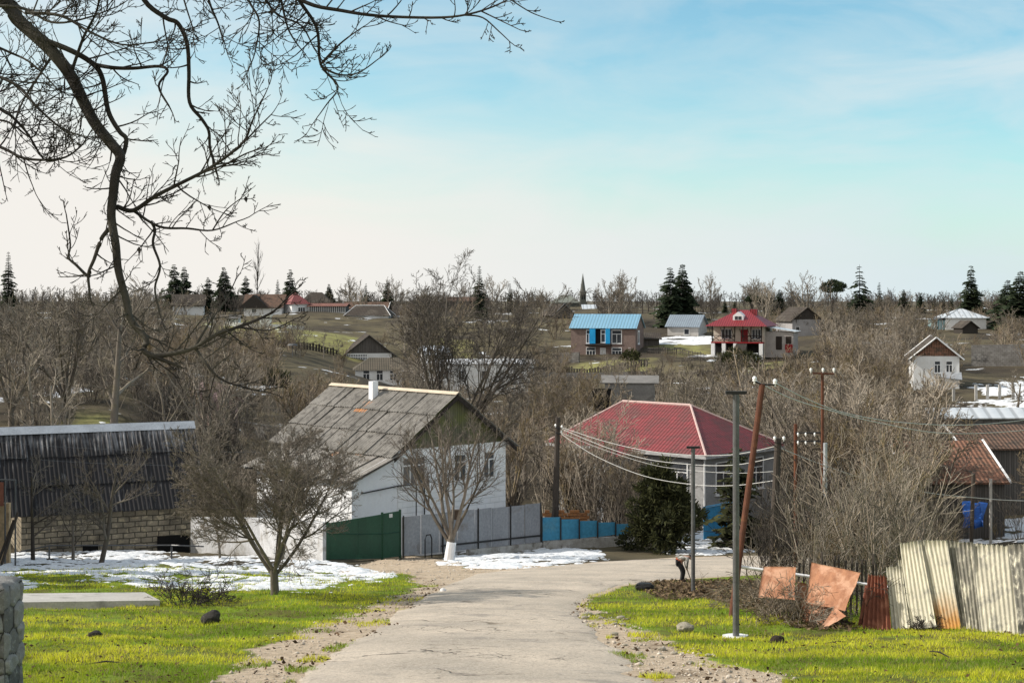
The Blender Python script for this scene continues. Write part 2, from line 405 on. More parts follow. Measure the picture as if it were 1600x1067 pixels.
sheet_patch('snow', [(-60,879),(60,868),(150,866),(310,872),(420,872),(515,878),(565,886),(625,900),(545,914),(430,930),(300,926),(190,913),(60,893),(-60,902)], .60, .42, 'blue white snow lying patchily along the lower edge of the lawn', mat=sn)
sheet_patch('snow', [(-60,903),(40,908),(70,915),(40,925),(-60,926)], .57, .34, 'thin snow strip beside the stone wall', mat=sn)
sheet_patch('snow', [(690,874),(740,862),(800,859),(850,861),(905,864),(948,869),(885,881),(800,888),(750,889),(700,884)], .55, .38, 'snow bank below the grey metal fence', mat=sn, seed=77)
sheet_patch('snow', [(1040,868),(1075,859),(1115,852),(1150,856),(1160,866),(1110,870)], .56, .36, 'snow by the dark conifer at the road bend', mat=sn, seed=90)
sheet_patch('snow', None, .55, .6, 'snow field on the far right slope', world=wpoly([(1500,124),(1660,122),(1660,172),(1590,165),(1540,150),(1515,140)]), mat=sn, cell=.3, ns=(.35, .35), bias=.1, seed=93)
sheet_patch('snow', None, .47, .4, 'snow beside the blue tarpaulin', world=wpoly([(1490,71),(1660,69),(1660,79),(1520,78)]), mat=sn, cell=.15, ns=(.8, .8), seed=95)
sheet_patch('snow', None, .5, .4, 'snow behind the stone barn', world=wpoly([(90,70),(250,70),(290,76),(180,80),(60,77)]), mat=sn, cell=.15, ns=(.8, .8), seed=97)
sheet_patch('snow', None, .45, .4, 'snow by the red house yard', world=wpoly([(1020,243),(1110,243),(1110,262),(1020,258)]), mat=sn, cell=.4, ns=(.25, .25), seed=99, bias=.1)
sheet_patch('snow', None, .5, .4, 'snow in the orchard on the slope', world=wpoly([(290,140),(400,135),(440,150),(330,158)]), mat=sn, cell=.3, ns=(.4, .4), seed=101, bias=.1)
sheet_patch('snow', None, .5, .4, 'snow under the trees at far left', world=wpoly([(10,120),(90,118),(110,128),(20,132)]), mat=sn, cell=.3, ns=(.4, .4), seed=103, bias=.1)
# ---------------------------------------------------------------- building materials
def brickmat(name, c1, c2, cm, bw, bh, mortar=.015, squash=1.0, rough=.95, bump=.8, dirt=(.06,.05,.04), dirtamt=.5, warp=.03, c3=None):
    m = bpy.data.materials.new(name); t = NT(m); uv = t.coord('UV'); P = t.coord('Object')
    off = t.n('VectorMath', {0: t.n('TexNoise', {'Vector': uv, 'Scale': 2.2, 'Detail': 3}).outputs['Color'], 1: (warp, warp, 0)}, operation='MULTIPLY').outputs[0]
    v = t.n('VectorMath', {0: uv, 1: off}, operation='ADD').outputs[0]
    b = t.n('TexBrick', {'Vector': v, 'Color1': c1, 'Color2': c2, 'Mortar': cm, 'Scale': 1.0, 'Mortar Size': mortar, 'Mortar Smooth': .3, 'Bias': 0.0, 'Brick Width': bw, 'Row Height': bh})
    n1 = t.noise(P, 1.1, 6, .65); n2 = t.noise(P, 14, 5, .7)
    col = b.outputs['Color']
    if c3: col = t.mix(t.ramp(t.noise(P, 3.1, 2), .55, .62), col, t.mix(b.outputs['Fac'], c3, cm))
    col = t.mix(t.math('MULTIPLY', t.ramp(n1, .42, .7), dirtamt), col, dirt)
    col = t.mix(.5, col, t.mix(n2, (.1, .1, .1), (.9, .9, .9)), 'OVERLAY')
    h = t.math('ADD', t.math('MULTIPLY', b.outputs['Fac'], -1.0), t.math('MULTIPLY', n2, .5))
    t.bsdf(col, rough, h, bump, .03, spec=.1); MATS[name] = m
    return m
def ribmat(name, c1, c2, pitch, rough=.55, metal=0.0, dirt=None, dlo=.5, dhi=.7, row=0.0, spec=.4, bstr=1.0, bdist=.03, axis='X', ds=1.0):
    """profiled sheet: ribs along the slope, optional cross steps, weathering"""
    m = bpy.data.materials.new(name); t = NT(m); uv = t.coord('UV'); P = t.coord('Object')
    wv = t.n('TexWave', {'Vector': uv, 'Scale': .31416 / pitch, 'Distortion': .15, 'Detail': 1.0, 'Detail Scale': .5}, wave_type='BANDS', bands_direction=axis).outputs['Fac']
    n1 = t.noise(P, ds, 7, .7, .4); n2 = t.noise(P, 18, 4, .7)
    col = t.mix(t.ramp(n1, .35, .65), c1, c2)
    if dirt: col = t.mix(t.ramp(n1, dlo, dhi), col, dirt)
    h = wv
    if row:
        rw = t.n('TexWave', {'Vector': uv, 'Scale': .31416 / row}, wave_type='BANDS', bands_direction='Y', wave_profile='SAW').outputs['Fac']
        h = t.math('ADD', wv, t.math('MULTIPLY', rw, .9))
        col = t.mix(t.math('MULTIPLY', t.ramp(rw, .85, .97), .45), col, (.02, .015, .01))
    col = t.mix(t.math('MULTIPLY', t.ramp(wv, .35, .05), .35), col, (.03, .025, .02))  # rib troughs darkened in colour so the ribs look lit
    col = t.mix(.35, col, t.mix(n2, (.1, .1, .1), (.9, .9, .9)), 'OVERLAY')
    t.bsdf(col, rough, h, bstr, bdist, metal, spec); MATS[name] = m
    return m
def boardmat(name, c1, c2, w, gap=(.02,.018,.015), moss=None):
    m = bpy.data.materials.new(name); t = NT(m); uv = t.coord('UV')
    sx = t.n('SeparateXYZ', {0: uv}); cell = t.math('FLOOR', t.math('DIVIDE', sx.outputs[0], w))
    fr = t.math('FRACT', t.math('DIVIDE', sx.outputs[0], w))
    wn = t.n('TexWhiteNoise', {'W': cell}, noise_dimensions='1D').outputs['Value']
    gr = t.noise(t.n('Mapping', {'Vector': uv, 'Scale': (14, .8, 1)}).outputs[0], 1.5, 5, .7)
    col = t.mix(t.ramp(gr, .35, .65), c1, c2)
    col = t.mix(t.math('MULTIPLY', wn, .5), col, (.05, .05, .045))
    if moss: col = t.mix(t.math('MULTIPLY', t.ramp(t.noise(uv, 1.2, 4), .42, .6), .8), col, moss)
    col = t.mix(t.ramp(t.math('ABSOLUTE', t.math('SUBTRACT', fr, .5)), .42, .48), col, gap)
    t.bsdf(col, .95, gr, .4, .01, spec=.1); MATS[name] = m
    return m
white_wall = simple('whitewashed_wall', (.86,.88,.92), (.78,.79,.82), 1.3, c3=(.52,.49,.44), s3=1.7, lo3=.62, hi3=.8, bump=.5, bdist=.02, streak=(1,1,.35))
white_far = simple('white_plaster', (.78,.79,.80), (.68,.68,.67), .6, c3=(.5,.47,.42), s3=.5, lo3=.64, hi3=.8, bump=.2)
block_wall = brickmat('limestone_blocks', (.37,.32,.24), (.285,.25,.19), (.11,.10,.08), .46, .22, .024, dirt=(.05,.045,.04), dirtamt=.75, warp=.09, c3=(.52,.44,.31))
red_brick = brickmat('dull_red_brick', (.20,.125,.11), (.27,.185,.16), (.30,.26,.24), .3, .1, .016, dirtamt=.25)
grey_block = brickmat('grey_blocks', (.23,.225,.22), (.17,.165,.16), (.12,.115,.11), .5, .25, .02, dirtamt=.5)
wall_brick = brickmat('painted_blocks', (.93,.94,.96), (.89,.90,.93), (.76,.77,.80), .5, .24, .010, dirt=(.66,.65,.63), dirtamt=.3)
footing = simple('concrete_footing', (.52,.51,.49), (.33,.31,.28), 2.2, c3=(.12,.10,.08), s3=2.0, bump=.6, bdist=.02)
concrete = simple('pale_concrete', (.50,.48,.45), (.40,.385,.36), 2.5, c3=(.27,.26,.24), s3=1.2)
asb_grey = simple('asbestos_sheet', (.275,.26,.24), (.185,.175,.16), 1.4, c3=(.10,.093,.085), s3=3.2, lo3=.50, hi3=.68, streak=(1,.45,.45), bump=.5)
asb_dark = simple('dark_asbestos', (.05,.047,.047), (.028,.027,.028), 1.2, c3=(.20,.20,.205), s3=1.6, lo3=.53, hi3=.68, streak=(.8,.3,.3), bump=.5)
tin_light = simple('galvanised_tin', (.55,.58,.62), (.42,.44,.47), 1.5, rough=.45, metal=.5, spec=.5)
rusty_tin = simple('rusty_orange_tin', (.50,.22,.08), (.33,.14,.06), 3, rough=.8)
moss_boards = boardmat('mossy_boards', (.20,.19,.125), (.12,.115,.08), .12, moss=(.14,.15,.055))
grey_boards = boardmat('grey_boards', (.16,.145,.135), (.10,.09,.085), .14)
dark_boards = boardmat('dark_boards', (.07,.06,.055), (.045,.04,.035), .14)
red_roof_m = ribmat('red_profiled_metal', (.27,.05,.055), (.18,.03,.037), .21, .6, dirt=(.15,.055,.052), dlo=.46, dhi=.66, row=.35, bdist=.035, ds=.9)
red_roof_far = ribmat('crimson_metal_roof', (.25,.025,.032), (.19,.02,.027), .35, .5, ds=.5)
blue_roof_m = ribmat('sky_blue_metal', (.28,.52,.68), (.24,.47,.64), .5, .35, .35, ds=.3, spec=.6, bdist=.015)
grey_roof_m = ribmat('grey_blue_sheet', (.30,.36,.42), (.24,.28,.33), .4, .45, .3, ds=.5)
tile_brown = ribmat('old_clay_tiles', (.20,.125,.095), (.135,.095,.075), .23, .95, dirt=(.08,.072,.065), row=.34, ds=2.0, spec=.1, bdist=.035)
tile_red = ribmat('red_clay_tiles', (.31,.16,.11), (.19,.115,.085), .23, .95, dirt=(.10,.08,.065), dlo=.5, dhi=.62, row=.34, ds=2.4, spec=.1, bdist=.035)
tile_dark = ribmat('dark_roof_sheet', (.085,.07,.06), (.055,.05,.045), .3, .9, dirt=(.14,.12,.10), ds=.4, row=.9, spec=.1)
white_roof_m = ribmat('pale_tin_roof', (.72,.75,.78), (.62,.66,.70), .9, .4, .25, ds=.5, bdist=.02)
violet_roof = ribmat('faded_pink_roof', (.30,.20,.21), (.23,.16,.17), .3, .9, dirt=(.16,.11,.11), ds=.7, row=.8)
glass = simple('dark_glass', (.03,.035,.045), (.05,.055,.065), 1.0, rough=.08, bump=0, spec=.8)
lit_glass = simple('grey_glass', (.10,.115,.13), (.05,.055,.065), 1.0, rough=.1, bump=0, spec=.8)
white_paint = simple('white_paint', (.80,.81,.83), (.70,.70,.70), 6, rough=.6)
green_paint = simple('green_gate_paint', (.018,.085,.045), (.013,.062,.034), 1.2, rough=.5, spec=.4, c3=(.03,.11,.06), s3=.8, streak=(1,1,.25))
grey_sheet = simple('grey_sheet_metal', (.34,.35,.38), (.27,.28,.305), 1.1, rough=.6, metal=.15, c3=(.22,.20,.19), s3=1.1, lo3=.6, hi3=.75, streak=(1,1,.3))
blue_paint = simple('blue_paint', (.08,.33,.52), (.06,.26,.44), 1.0, rough=.6, c3=(.11,.30,.42), s3=1.5, streak=(1,1,.4))
bright_blue = simple('bright_blue_cladding', (.02,.36,.72), (.015,.28,.6), 1.5, rough=.45)
red_paint = simple('red_paint', (.30,.02,.025), (.24,.015,.02), 3, rough=.55)
dark_wood = simple('dark_timber', (.045,.035,.03), (.025,.02,.018), 5, streak=(6,6,.5))
cream = simple('cream_plaster', (.72,.66,.56), (.62,.56,.48), .7, bump=.2)
grey_wall = simple('grey_rendered_wall', (.34,.34,.345), (.26,.26,.265), .9, c3=(.20,.19,.18), s3=.7, bump=.5)
pink_wall = simple('pink_plaster', (.58,.42,.38), (.48,.35,.33), .8, c3=(.35,.28,.26), s3=1)
black = simple('dark_interior_and_shade', (.012,.011,.011), (.008,.008,.008), 2, bump=0)
spire_m = simple('lichened_stone', (.15,.155,.14), (.10,.105,.095), .3, bump=.3)
iron = simple('dark_iron', (.05,.05,.052), (.035,.033,.032), 6, rough=.6, metal=.3)
steel_grey = simple('grey_painted_steel', (.16,.165,.17), (.11,.11,.115), 4, rough=.45, metal=.35)
rust = simple('rust_brown', (.14,.055,.032), (.09,.038,.024), 5, rough=.8, c3=(.19,.08,.04), s3=3)
old_pole = simple('weathered_pole_wood', (.085,.07,.06), (.05,.042,.036), 4, streak=(8,8,.6))
porcelain = simple('white_porcelain', (.82,.82,.80), (.75,.75,.72), 8, rough=.25, bump=0, spec=.6)

# ---------------------------------------------------------------- building helpers (local frame: x along the front, y into the depth, z up)
class House:
    def __init__(s, name, label, cat, corner, alpha, w, L, h, group=None):
        s.root = empty(name, corner, R(alpha), label, cat, group); s.w, s.L, s.h = w, L, h
    def fp(s, face):
        w, L = s.w, s.L
        return {'f': lambda a, z, d: (a, -d, z), 'r': lambda a, z, d: (w + d, a, z), 'l': lambda a, z, d: (-d, a, z), 'b': lambda a, z, d: (a, L + d, z)}[face]
    def slabf(s, mb, face, a0, a1, z0, z1, d0, d1):
        p = s.fp(face)
        return mb.hexa([p(a0,z0,d1),p(a1,z0,d1),p(a1,z0,d0),p(a0,z0,d0),p(a0,z1,d1),p(a1,z1,d1),p(a1,z1,d0),p(a0,z1,d0)])
    def walls(s, m, ridge=None, rise=0, base=-1.5, gable_mat=None, name='wall'):
        mb = MB(); w, L, h = s.w, s.L, s.h
        mb.box(0, w, 0, L, base, h)
        s.wall = mb.build(name, m, s.root)
        if ridge:
            g = MB(); gm_ = gable_mat or m; e = .004 if gable_mat is None else .03
            if ridge == 'y':
                for y0, dy in ((-e, .08), (L + e, -.08)): g = MB(); g.prism([(0,y0,h+.002),(w,y0,h+.002),(w/2,y0,h+rise)], (0,dy,0)); s.gable = g.build('gable', gm_, s.root)
            else:
                for x0, dx in ((-e, .08), (w + e, -.08)): g = MB(); g.prism([(x0,0,h+.002),(x0,L,h+.002),(x0,L/2,h+rise)], (dx,0,0)); s.gable = g.build('gable', gm_, s.root)
        return s.wall
    def gable_roof(s, m, ridge, rise, oe=.4, og=.3, t=.07, cap=None, verge=None, drop=0.0):
        w, L, h = s.w, s.L, s.h + .03; mb = MB()
        half = (w if ridge == 'y' else L) / 2; k = rise / half; z1 = h + rise; z0 = h - k * oe
        if ridge == 'y':
            mb.slab([(-oe,L+og,z0),(-oe,-og,z0),(half,-og,z1),(half,L+og,z1)], t)
            mb.slab([(w+oe,-og,z0),(w+oe,L+og,z0),(half,L+og,z1),(half,-og,z1)], t)
        else:
            mb.slab([(-og,-oe,z0),(w+og,-oe,z0),(w+og,half,z1),(-og,half,z1)], t)
            mb.slab([(w+og,L+oe,z0),(-og,L+oe,z0),(-og,half,z1),(w+og,half,z1)], t)
        s.roof = mb.build('roof', m, s.root)
        if cap:
            c = MB()
            a, b = ((half,-og-.02,z1+.03),(half,L+og+.02,z1+.03)) if ridge == 'y' else ((-og-.02,half,z1+.03),(w+og+.02,half,z1+.03))
            c.tube([a, b], .09, 8); c.build('ridge_cap', cap, s.roof)
        if verge:
            for q in ((-og-.03, L+og+.03) if ridge == 'y' else (-og-.03, w+og+.03)):
                for sg in (0, 1):
                    e = -oe if sg == 0 else (w if ridge == 'y' else L) + oe
                    A = (e,q,z0) if ridge == 'y' else (q,e,z0); B = (half,q,z1) if ridge == 'y' else (q,half,z1)
                    c = MB(); c.tube([A, B], .075, 4); c.build('verge_board', verge, s.roof)
        return s.roof
    def hip_roof(s, m, rise, r0, r1, axis='y', oe=.4, cap=None, lift=.03):
        w, L, h = s.w, s.L, s.h + lift
        lo = [(-oe,-oe,h-.05),(w+oe,-oe,h-.05),(w+oe,L+oe,h-.05),(-oe,L+oe,h-.05)]
        a, b = ((w/2,r0,h+rise),(w/2,r1,h+rise)) if axis == 'y' else ((r0,L/2,h+rise),(r1,L/2,h+rise))
        mb = MB()
        if axis == 'y':
            mb.poly([lo[0],lo[1],a]); mb.poly([lo[1],lo[2],b,a]); mb.poly([lo[2],lo[3],b]); mb.poly([lo[3],lo[0],a,b])
        else:
            mb.poly([lo[0],lo[1],b,a]); mb.poly([lo[1],lo[2],b]); mb.poly([lo[2],lo[3],a,b]); mb.poly([lo[3],lo[0],a])
        mb.poly(lo[::-1])
        s.roof = mb.build('roof', m, s.root)
        if cap:
            c = MB(); c.tube([a, b], .08, 6)
            ends = [(a,lo[0]),(a,lo[1]),(b,lo[2]),(b,lo[3])] if axis == 'y' else [(a,lo[0]),(b,lo[1]),(b,lo[2]),(a,lo[3])]
            for p, q in ends: c.tube([p, q], .06, 6)
            c.build('ridge_cap', cap, s.roof)
        return s.roof
    def window(s, face, a0, a1, z0, z1, nx=2, transom=.7, fm=None, gm=None, fw=.06, trim=0.0, sill=True, lab=None):
        fm = fm or white_paint; mb = MB(); f = lambda *q: s.slabf(mb, face, *q)
        f(a0-fw,a0,z0-fw,z1+fw,.0,.06); f(a1,a1+fw,z0-fw,z1+fw,.0,.06); f(a0,a1,z1,z1+fw,.0,.06); f(a0,a1,z0-fw,z0,.0,.06)
        b = fw * .42
        zt = z0 + (z1 - z0) * transom if transom else z1
        if transom: f(a0,a1,zt-b,zt+b,.0,.05)
        for i in range(1, nx):
            x = a0 + (a1 - a0) * i / nx; f(x-b,x+b,z0,zt-b if transom else z1,.0,.047)
        o = mb.build('window', fm, s.root)
        p = MB(); s.slabf(p, face, a0,a1,z0,z1,-.02,.022); p.build('pane', gm or glass, o)
        if sill:
            q = MB(); s.slabf(q, face, a0-fw-.05,a1+fw+.05,z0-fw-.05,z0-fw-.003,-.02,.12); q.build('sill', fm, o)
        return o
    def door(s, face, a0, a1, z0, z1, m, frame=None, d=.05):
        mb = MB(); s.slabf(mb, face, a0,a1,z0,z1,-.02,d)
        s.slabf(mb, face, a0+.12,a1-.12,z0+.15,z0+(z1-z0)*.45,d-.01,d+.015); s.slabf(mb, face, a0+.12,a1-.12,z0+(z1-z0)*.52,z1-.15,d-.01,d+.015)
        o = mb.build('door', m, s.root)
        if frame:
            q = MB(); s.slabf(q, face, a0-.09,a0-.003,z0,z1+.09,-.02,d+.03); s.slabf(q, face, a1+.003,a1+.09,z0,z1+.09,-.02,d+.03); s.slabf(q, face, a0-.003,a1+.003,z1+.003,z1+.09,-.02,d+.03)
            q.build('door_frame', frame, o)
        return o
    def block(s, name, m, x0, x1, y0, y1, z0, z1, parent=None):
        mb = MB(); mb.box(x0,x1,y0,y1,z0,z1); return mb.build(name, m, parent or s.root)
def corr(mb, e0, e1, up, pitch=.18, amp=.027, rows=3, sw=1.05, spw=6, jit=.012, rs=3, lap=.045):
    """corrugated sheets laid in overlapping rows on the plane e0-e1 (eave) and up (eave to ridge)"""
    q = random.Random(rs); e0, e1, up = Vector(e0), Vector(e1), Vector(up)
    ex = e1 - e0; W_ = ex.length; ex.normalize(); n = ex.cross(up).normalized(); Lu = up.length; uu = up.normalized()
    ns = max(1, round(W_ / sw)); sw = W_ / ns; seg = max(4, int(sw / pitch * spw))
    mb.smooth = True
    for r in range(rows):
        for k in range(ns):
            j0, j1, tw = q.uniform(-jit, jit), lap + q.uniform(-jit, jit), q.uniform(-jit, jit)
            a, b = Lu * r / rows - .12 + q.uniform(-.02, .02), Lu * (r + 1) / rows
            vs = []
            for v, lift in ((a, .06), (b, 0.0)):
                for i in range(seg + 1):
                    x = k * sw + (sw + .05) * i / seg
                    z = amp * math.sin(2 * math.pi * x / pitch) + lift + j0 + (j1 - j0) * i / seg + tw * (v > a)
                    vs.append(e0 + ex * x + uu * v + n * z)
            m = seg + 1
            mb.mesh(vs, [(i, i + 1, m + i + 1, m + i) for i in range(seg)])
    mb.smooth = False

# ---------------------------------------------------------------- the white house behind the green gate
def gz(x, y): return g1(x, y)
H = House('village_house', 'white house with grey corrugated gable roof behind the green gate', 'house', (-4.64, 60, gz(-4.64, 60)), 42, 5.87, 8.6, 6.08 * -1 - gz(-4.64, 60))
h = H.h; w_ = H.w; rise = 2.1
H.walls(wall_brick, 'y', rise, gable_mat=moss_boards)
k = rise / (w_ / 2); og = .3; oe = .42
rf = MB()
corr(rf, (-oe, 8.6 + og, h + .06 - k * oe), (-oe, -og, h + .06 - k * oe), (w_ / 2 + oe, 0, k * (w_ / 2 + oe)), rows=3, sw=.66, lap=.034)
corr(rf, (w_ + oe, -og, h + .06 - k * oe), (w_ + oe, 8.6 + og, h + .06 - k * oe), (-w_ / 2 - oe, 0, k * (w_ / 2 + oe)), rows=3, sw=.66, rs=5, lap=.034)
roof = rf.build('roof', asb_grey, H.root); H.roof = roof
c = MB(); c.slab([(w_/2-.17,-og-.05,h+rise+.06),(w_/2-.17,8.6+og,h+rise+.06),(w_/2,8.6+og,h+rise+.17),(w_/2,-og-.05,h+rise+.17)][::-1], .02)
c.slab([(w_/2+.17,-og-.05,h+rise+.06),(w_/2+.17,8.6+og,h+rise+.06),(w_/2,8.6+og,h+rise+.17),(w_/2,-og-.05,h+rise+.17)], .02)
c.build('ridge_cap', simple('buff_ridge_tin', (.62,.54,.42), (.5,.43,.34), 3), roof)
for sg in (-1, 1):
    c = MB(); e = w_ / 2 + sg * (w_ / 2 + oe)
    c.slab([(e,-og+.02,h-k*oe+.02),(w_/2,-og+.02,h+rise+.02),(w_/2,-og+.02,h+rise-.16),(e,-og+.02,h-k*oe-.16)], .035); c.build('verge_board', dark_wood, roof)
ch = MB(); ch.box(w_/2-.72,w_/2-.42,4.72,5.02,h+1.4,h+rise+.42); ch.build('chimney', white_wall, roof)
fl = MB(); xx = w_/2-.85; fl.slab([(xx-.55,5.25,h+.115+k*(xx-.55)),(xx-.55,4.4,h+.115+k*(xx-.55)),(xx+.05,4.4,h+.115+k*(xx+.05)),(xx+.05,5.25,h+.115+k*(xx+.05))], .02); fl.build('flashing', rusty_tin, roof)
for q_ in ((.22,1.32,2.85,3.9,3),(2.95,3.55,2.8,3.85,2),(4.6,5.15,2.8,3.85,2)): H.window('f', *q_, .72, gm=lit_glass, fw=.07)
lt = MB(); lt.box(-2.3,-.003,.03,7.0,-1.5,h-.95); lt.prism([(-2.3,.03,h-.948),(-.003,.03,h-.948),(-.003,.03,h-.1)], (0,.1,0)); lt.build('lean_to_wall', white_wall, H.root)
lr = MB(); corr(lr, (-2.55, 7.7, h-1.12), (-2.55, -.3, h-1.12), (2.5, 0, .97), rows=1, sw=1.0, rs=8); lr.slab([(-2.55,7.7,h-1.17),(-2.55,-.27,h-1.17),(-.05,-.27,h-.2),(-.05,7.7,h-.2)], .03)
lro = lr.build('lean_to_roof', simple('newer_grey_sheet', (.36,.34,.31), (.28,.26,.24), 1.2, c3=(.2,.19,.17), s3=2), H.root)
for (y, x, s1, s2) in ((5.2,-1.0,.9,.45),(3.4,-.55,.5,.3),(2.0,-.35,.4,.22)):
    pm = MB(); z = h-.2+(x)*.388+.10; pm.slab([(x-s2,y+s1/2,z-s2*.388),(x-s2,y-s1/2,z-s2*.388),(x,y-s1/2,z),(x,y+s1/2,z)], .015); pm.build('roof_patch', rusty_tin, lro)
pi = MB(); pi.tube([(-.02,-.06,h-1.45),(1.3,-.09,h-1.45),(1.3,-.09,.2)], .03, 6); pi.tube([(-1.9,-.06,h-1.6),(-.02,-.06,h-1.45)], .03, 6); pi.tube([(.7,-.3,h-1.45),(.7,-.3,.2)], .025, 6); pi.build('gas_pipe', iron, H.root)

# ---------------------------------------------------------------- the red roofed house at the bend
H = House('village_house', 'grey walled house under a broad red hipped metal roof', 'house', (9.39, 72, gz(9.39, 72)), 47, 6.3, 9.6, -7.5 - gz(9.39, 72))
h = H.h; H.walls(grey_wall)
H.hip_roof(red_roof_m, 2.05, 3.1, 7.6, 'y', .42, cap=simple('pale_ridge_trim', (.60,.45,.42), (.5,.36,.34), 3))
fa = MB(); fa.box(-.40,6.70,-.40,-.36,h-.2,h-.03); fa.box(-.40,-.36,-.35,10,h-.2,h-.03); fa.build('fascia', simple('grey_fascia', (.45,.45,.46), None, 3), H.roof)
for a0 in (1.0, 3.9): H.window('f', a0, a0 + 1.2, 1.5, 3.0, 2, .7)
for a0 in (1.0, 4.0, 6.8): H.window('l', a0, a0 + 1.2, 1.5, 3.0, 2, .7)
dp = MB(); dp.tube([(-.12,-.12,h-.2),(-.12,-.12,0)], .05, 8); dp.build('downpipe', white_paint, H.root)
pr = MB(); pr.poly([(-2.2,6.3,h-.5),(-2.2,4.3,h-.5),(.9,5.3,h+.55)]); pr.poly([(-2.2,6.3,h-.5),(.9,5.3,h+.55),(.4,7.2,h+.0)]); pr.poly([(-2.2,4.3,h-.5),(.4,3.6,h+.0),(.9,5.3,h+.55)]); pr.build('porch_roof', red_roof_m, H.root)
pg = MB(); pg.box(-2.0,-.003,4.5,6.1,-1,h-.55); pg.build('porch_wall', simple('pale_porch', (.55,.57,.6), (.4,.42,.45), 1), H.root)

# ---------------------------------------------------------------- the stone barn
H = House('stone_barn', 'long low limestone block barn under a dark corrugated roof with a pale ridge', 'barn', (-19, 57, gz(-16, 58)), 24, 6.95, 5.4, -8.02 - gz(-16, 58))
h = H.h; H.walls(block_wall, 'x', 2.6)
k = 2.75 / 2.7; z0 = h + .05 - k * .3
rf = MB(); corr(rf, (-1.9, -.3, z0), (7.15, -.3, z0), (0, 3.0, 3.0 * k), pitch=.17, rows=3, sw=1.1, rs=21, jit=.02)
corr(rf, (7.15, 5.7, z0), (-1.9, 5.7, z0), (0, -3.0, 3.0 * k), pitch=.17, rows=2, sw=1.1, rs=22)
m = bpy.data.materials.new('pale_streaked_asbestos'); t = NT(m); P = t.coord('Object'); uv = t.coord('UV')
zz = t.math('DIVIDE', t.math('SUBTRACT', t.n('SeparateXYZ', {0: P}).outputs[2], h), 2.9)
st = t.noise(t.n('Mapping', {'Vector': P, 'Scale': (11, .6, .6)}).outputs[0], 1.0, 6, .7); st2 = t.noise(P, .9, 5, .6)
k_ = t.math('ADD', t.math('MULTIPLY', t.ramp(zz, .55, 1.0), .36), t.math('ADD', t.math('MULTIPLY', t.math('SUBTRACT', st, .5), 1.5), t.math('MULTIPLY', t.math('SUBTRACT', st2, .5), .7)))  # pale streaks, stronger towards the ridge
fine = t.noise(P, 22, 4, .7)
t.bsdf(t.mix(.4, t.mix(t.ramp(k_, .12, .55), (.036,.035,.037), (.36,.36,.375)), t.mix(fine, (.1,.1,.1), (.9,.9,.9)), 'OVERLAY'), .9, fine, .5, .01, spec=.15)
H.roof = rf.build('roof', m, H.root)
c = MB(); zr = z0 + 3.0 * k
for s_ in (-1, 1): c.slab([(-2,2.7,zr+.14),(7.25,2.7,zr+.14),(7.25,2.7+.3*s_,zr-.16),(-2,2.7+.3*s_,zr-.16)][::s_], .02)
c.build('ridge_cap', tin_light, H.roof)
for q_ in ((5.2,6.5,.4),(2.3,2.9,.25)): dk = MB(); H.slabf(dk, 'f', q_[0],q_[1],-.9,q_[2],-.1,.015); dk.build('opening_or_shade', black, H.root)  # dark slabs painting the pit's shade at the wall foot
# ---------------------------------------------------------------- houses on the far slope
def spot(px0, px1, D, alpha):
    """front left corner and front length for a front seen between two pixel columns"""
    a = R(alpha); x0 = (px0 - 800) / F * D
    k = (px1 - 800) / F
    w = (k * D - x0) / (math.cos(a) - k * math.sin(a))
    return x0, D, w
def far_house(name, label, px0, px1, yb, ye, yr, D, alpha, depth, wall, roofm, kind='x', rk=None, group=None, cat='house', cap=None, verge=None, gm=None, oe=.5, og=.4, hip=None):
    x0, D, w = spot(px0, px1, D, alpha)
    zb, ze, zr = [-(y - YH) / F * D for y in (yb, ye, yr)]
    dr = D + math.cos(R(alpha)) * depth / 2 + (w * math.sin(R(alpha)) / 2)
    zr = -(yr - YH) / F * dr
    Hh = House(name, label, cat, (x0, D, zb), alpha, w, depth, ze - zb, group)
    rise = max(.5, zr - ze)
    if hip is None:
        Hh.walls(wall, kind, rise, base=-3, gable_mat=gm); Hh.gable_roof(roofm, kind, rise, oe, og, .1, cap, verge)
    else:
        Hh.walls(wall, base=-3)
        ln = w if kind == 'x' else depth
        Hh.hip_roof(roofm, rise, ln * hip, ln * (1 - hip), kind, oe, cap)
    Hh.rise = rise
    return Hh
# brick house with the blue roof
H = far_house('brick_house', 'two storey dull red brick house under a bright blue metal roof', 892, 993, 562, 511, 491, 235, -15, 7.4, red_brick, blue_roof_m, 'x', oe=.35, og=.25)
w_, h = H.w, H.h; u = w_ / 101.0
a = lambda p: (p - 892) * u
for p0, p1 in ((917,930),(957,971)): H.window('f', a(p0), a(p1), h*.08, h*.37, 3, .72, fw=.1)
for p0, p1 in ((917,924),(957,971)): H.window('f', a(p0), a(p1), h*.52, h*.9, 2, .72, fw=.1)
rc = MB(); H.slabf(rc, 'f', a(931),a(954),h*.5,h*.97,-.05,.02); rc.build('loggia', black, H.root)
for p0, p1 in ((922,931),(947,954)):
    q = MB(); H.slabf(q, 'f', a(p0),a(p1),h*.5,h*.95,.0,.35); q.build('blue_panel', bright_blue, H.root)
H.window('f', a(940), a(945.5), h*.55, h*.9, 1, .7, fw=.12)
q = MB(); H.slabf(q, 'f', a(916),a(956),h*.44,h*.475,.0,1.0); q.build('balcony_slab', dark_wood, H.root)
H.door('f', a(939), a(946), -.6, h*.36, simple('white_door', (.72,.73,.76), None, 4), white_paint)
H.window('r', 2.2, 3.2, h*.52, h*.85, 1, 0, fw=.25)
for i in range(5): q = MB(); H.slabf(q, 'f', a(982), a(986), h*(.02+.085*i), h*(.05+.085*i), .0, .05); q.build('corner_stone', simple('pale_stone_quoin', (.45,.42,.40), None, 2), H.root)

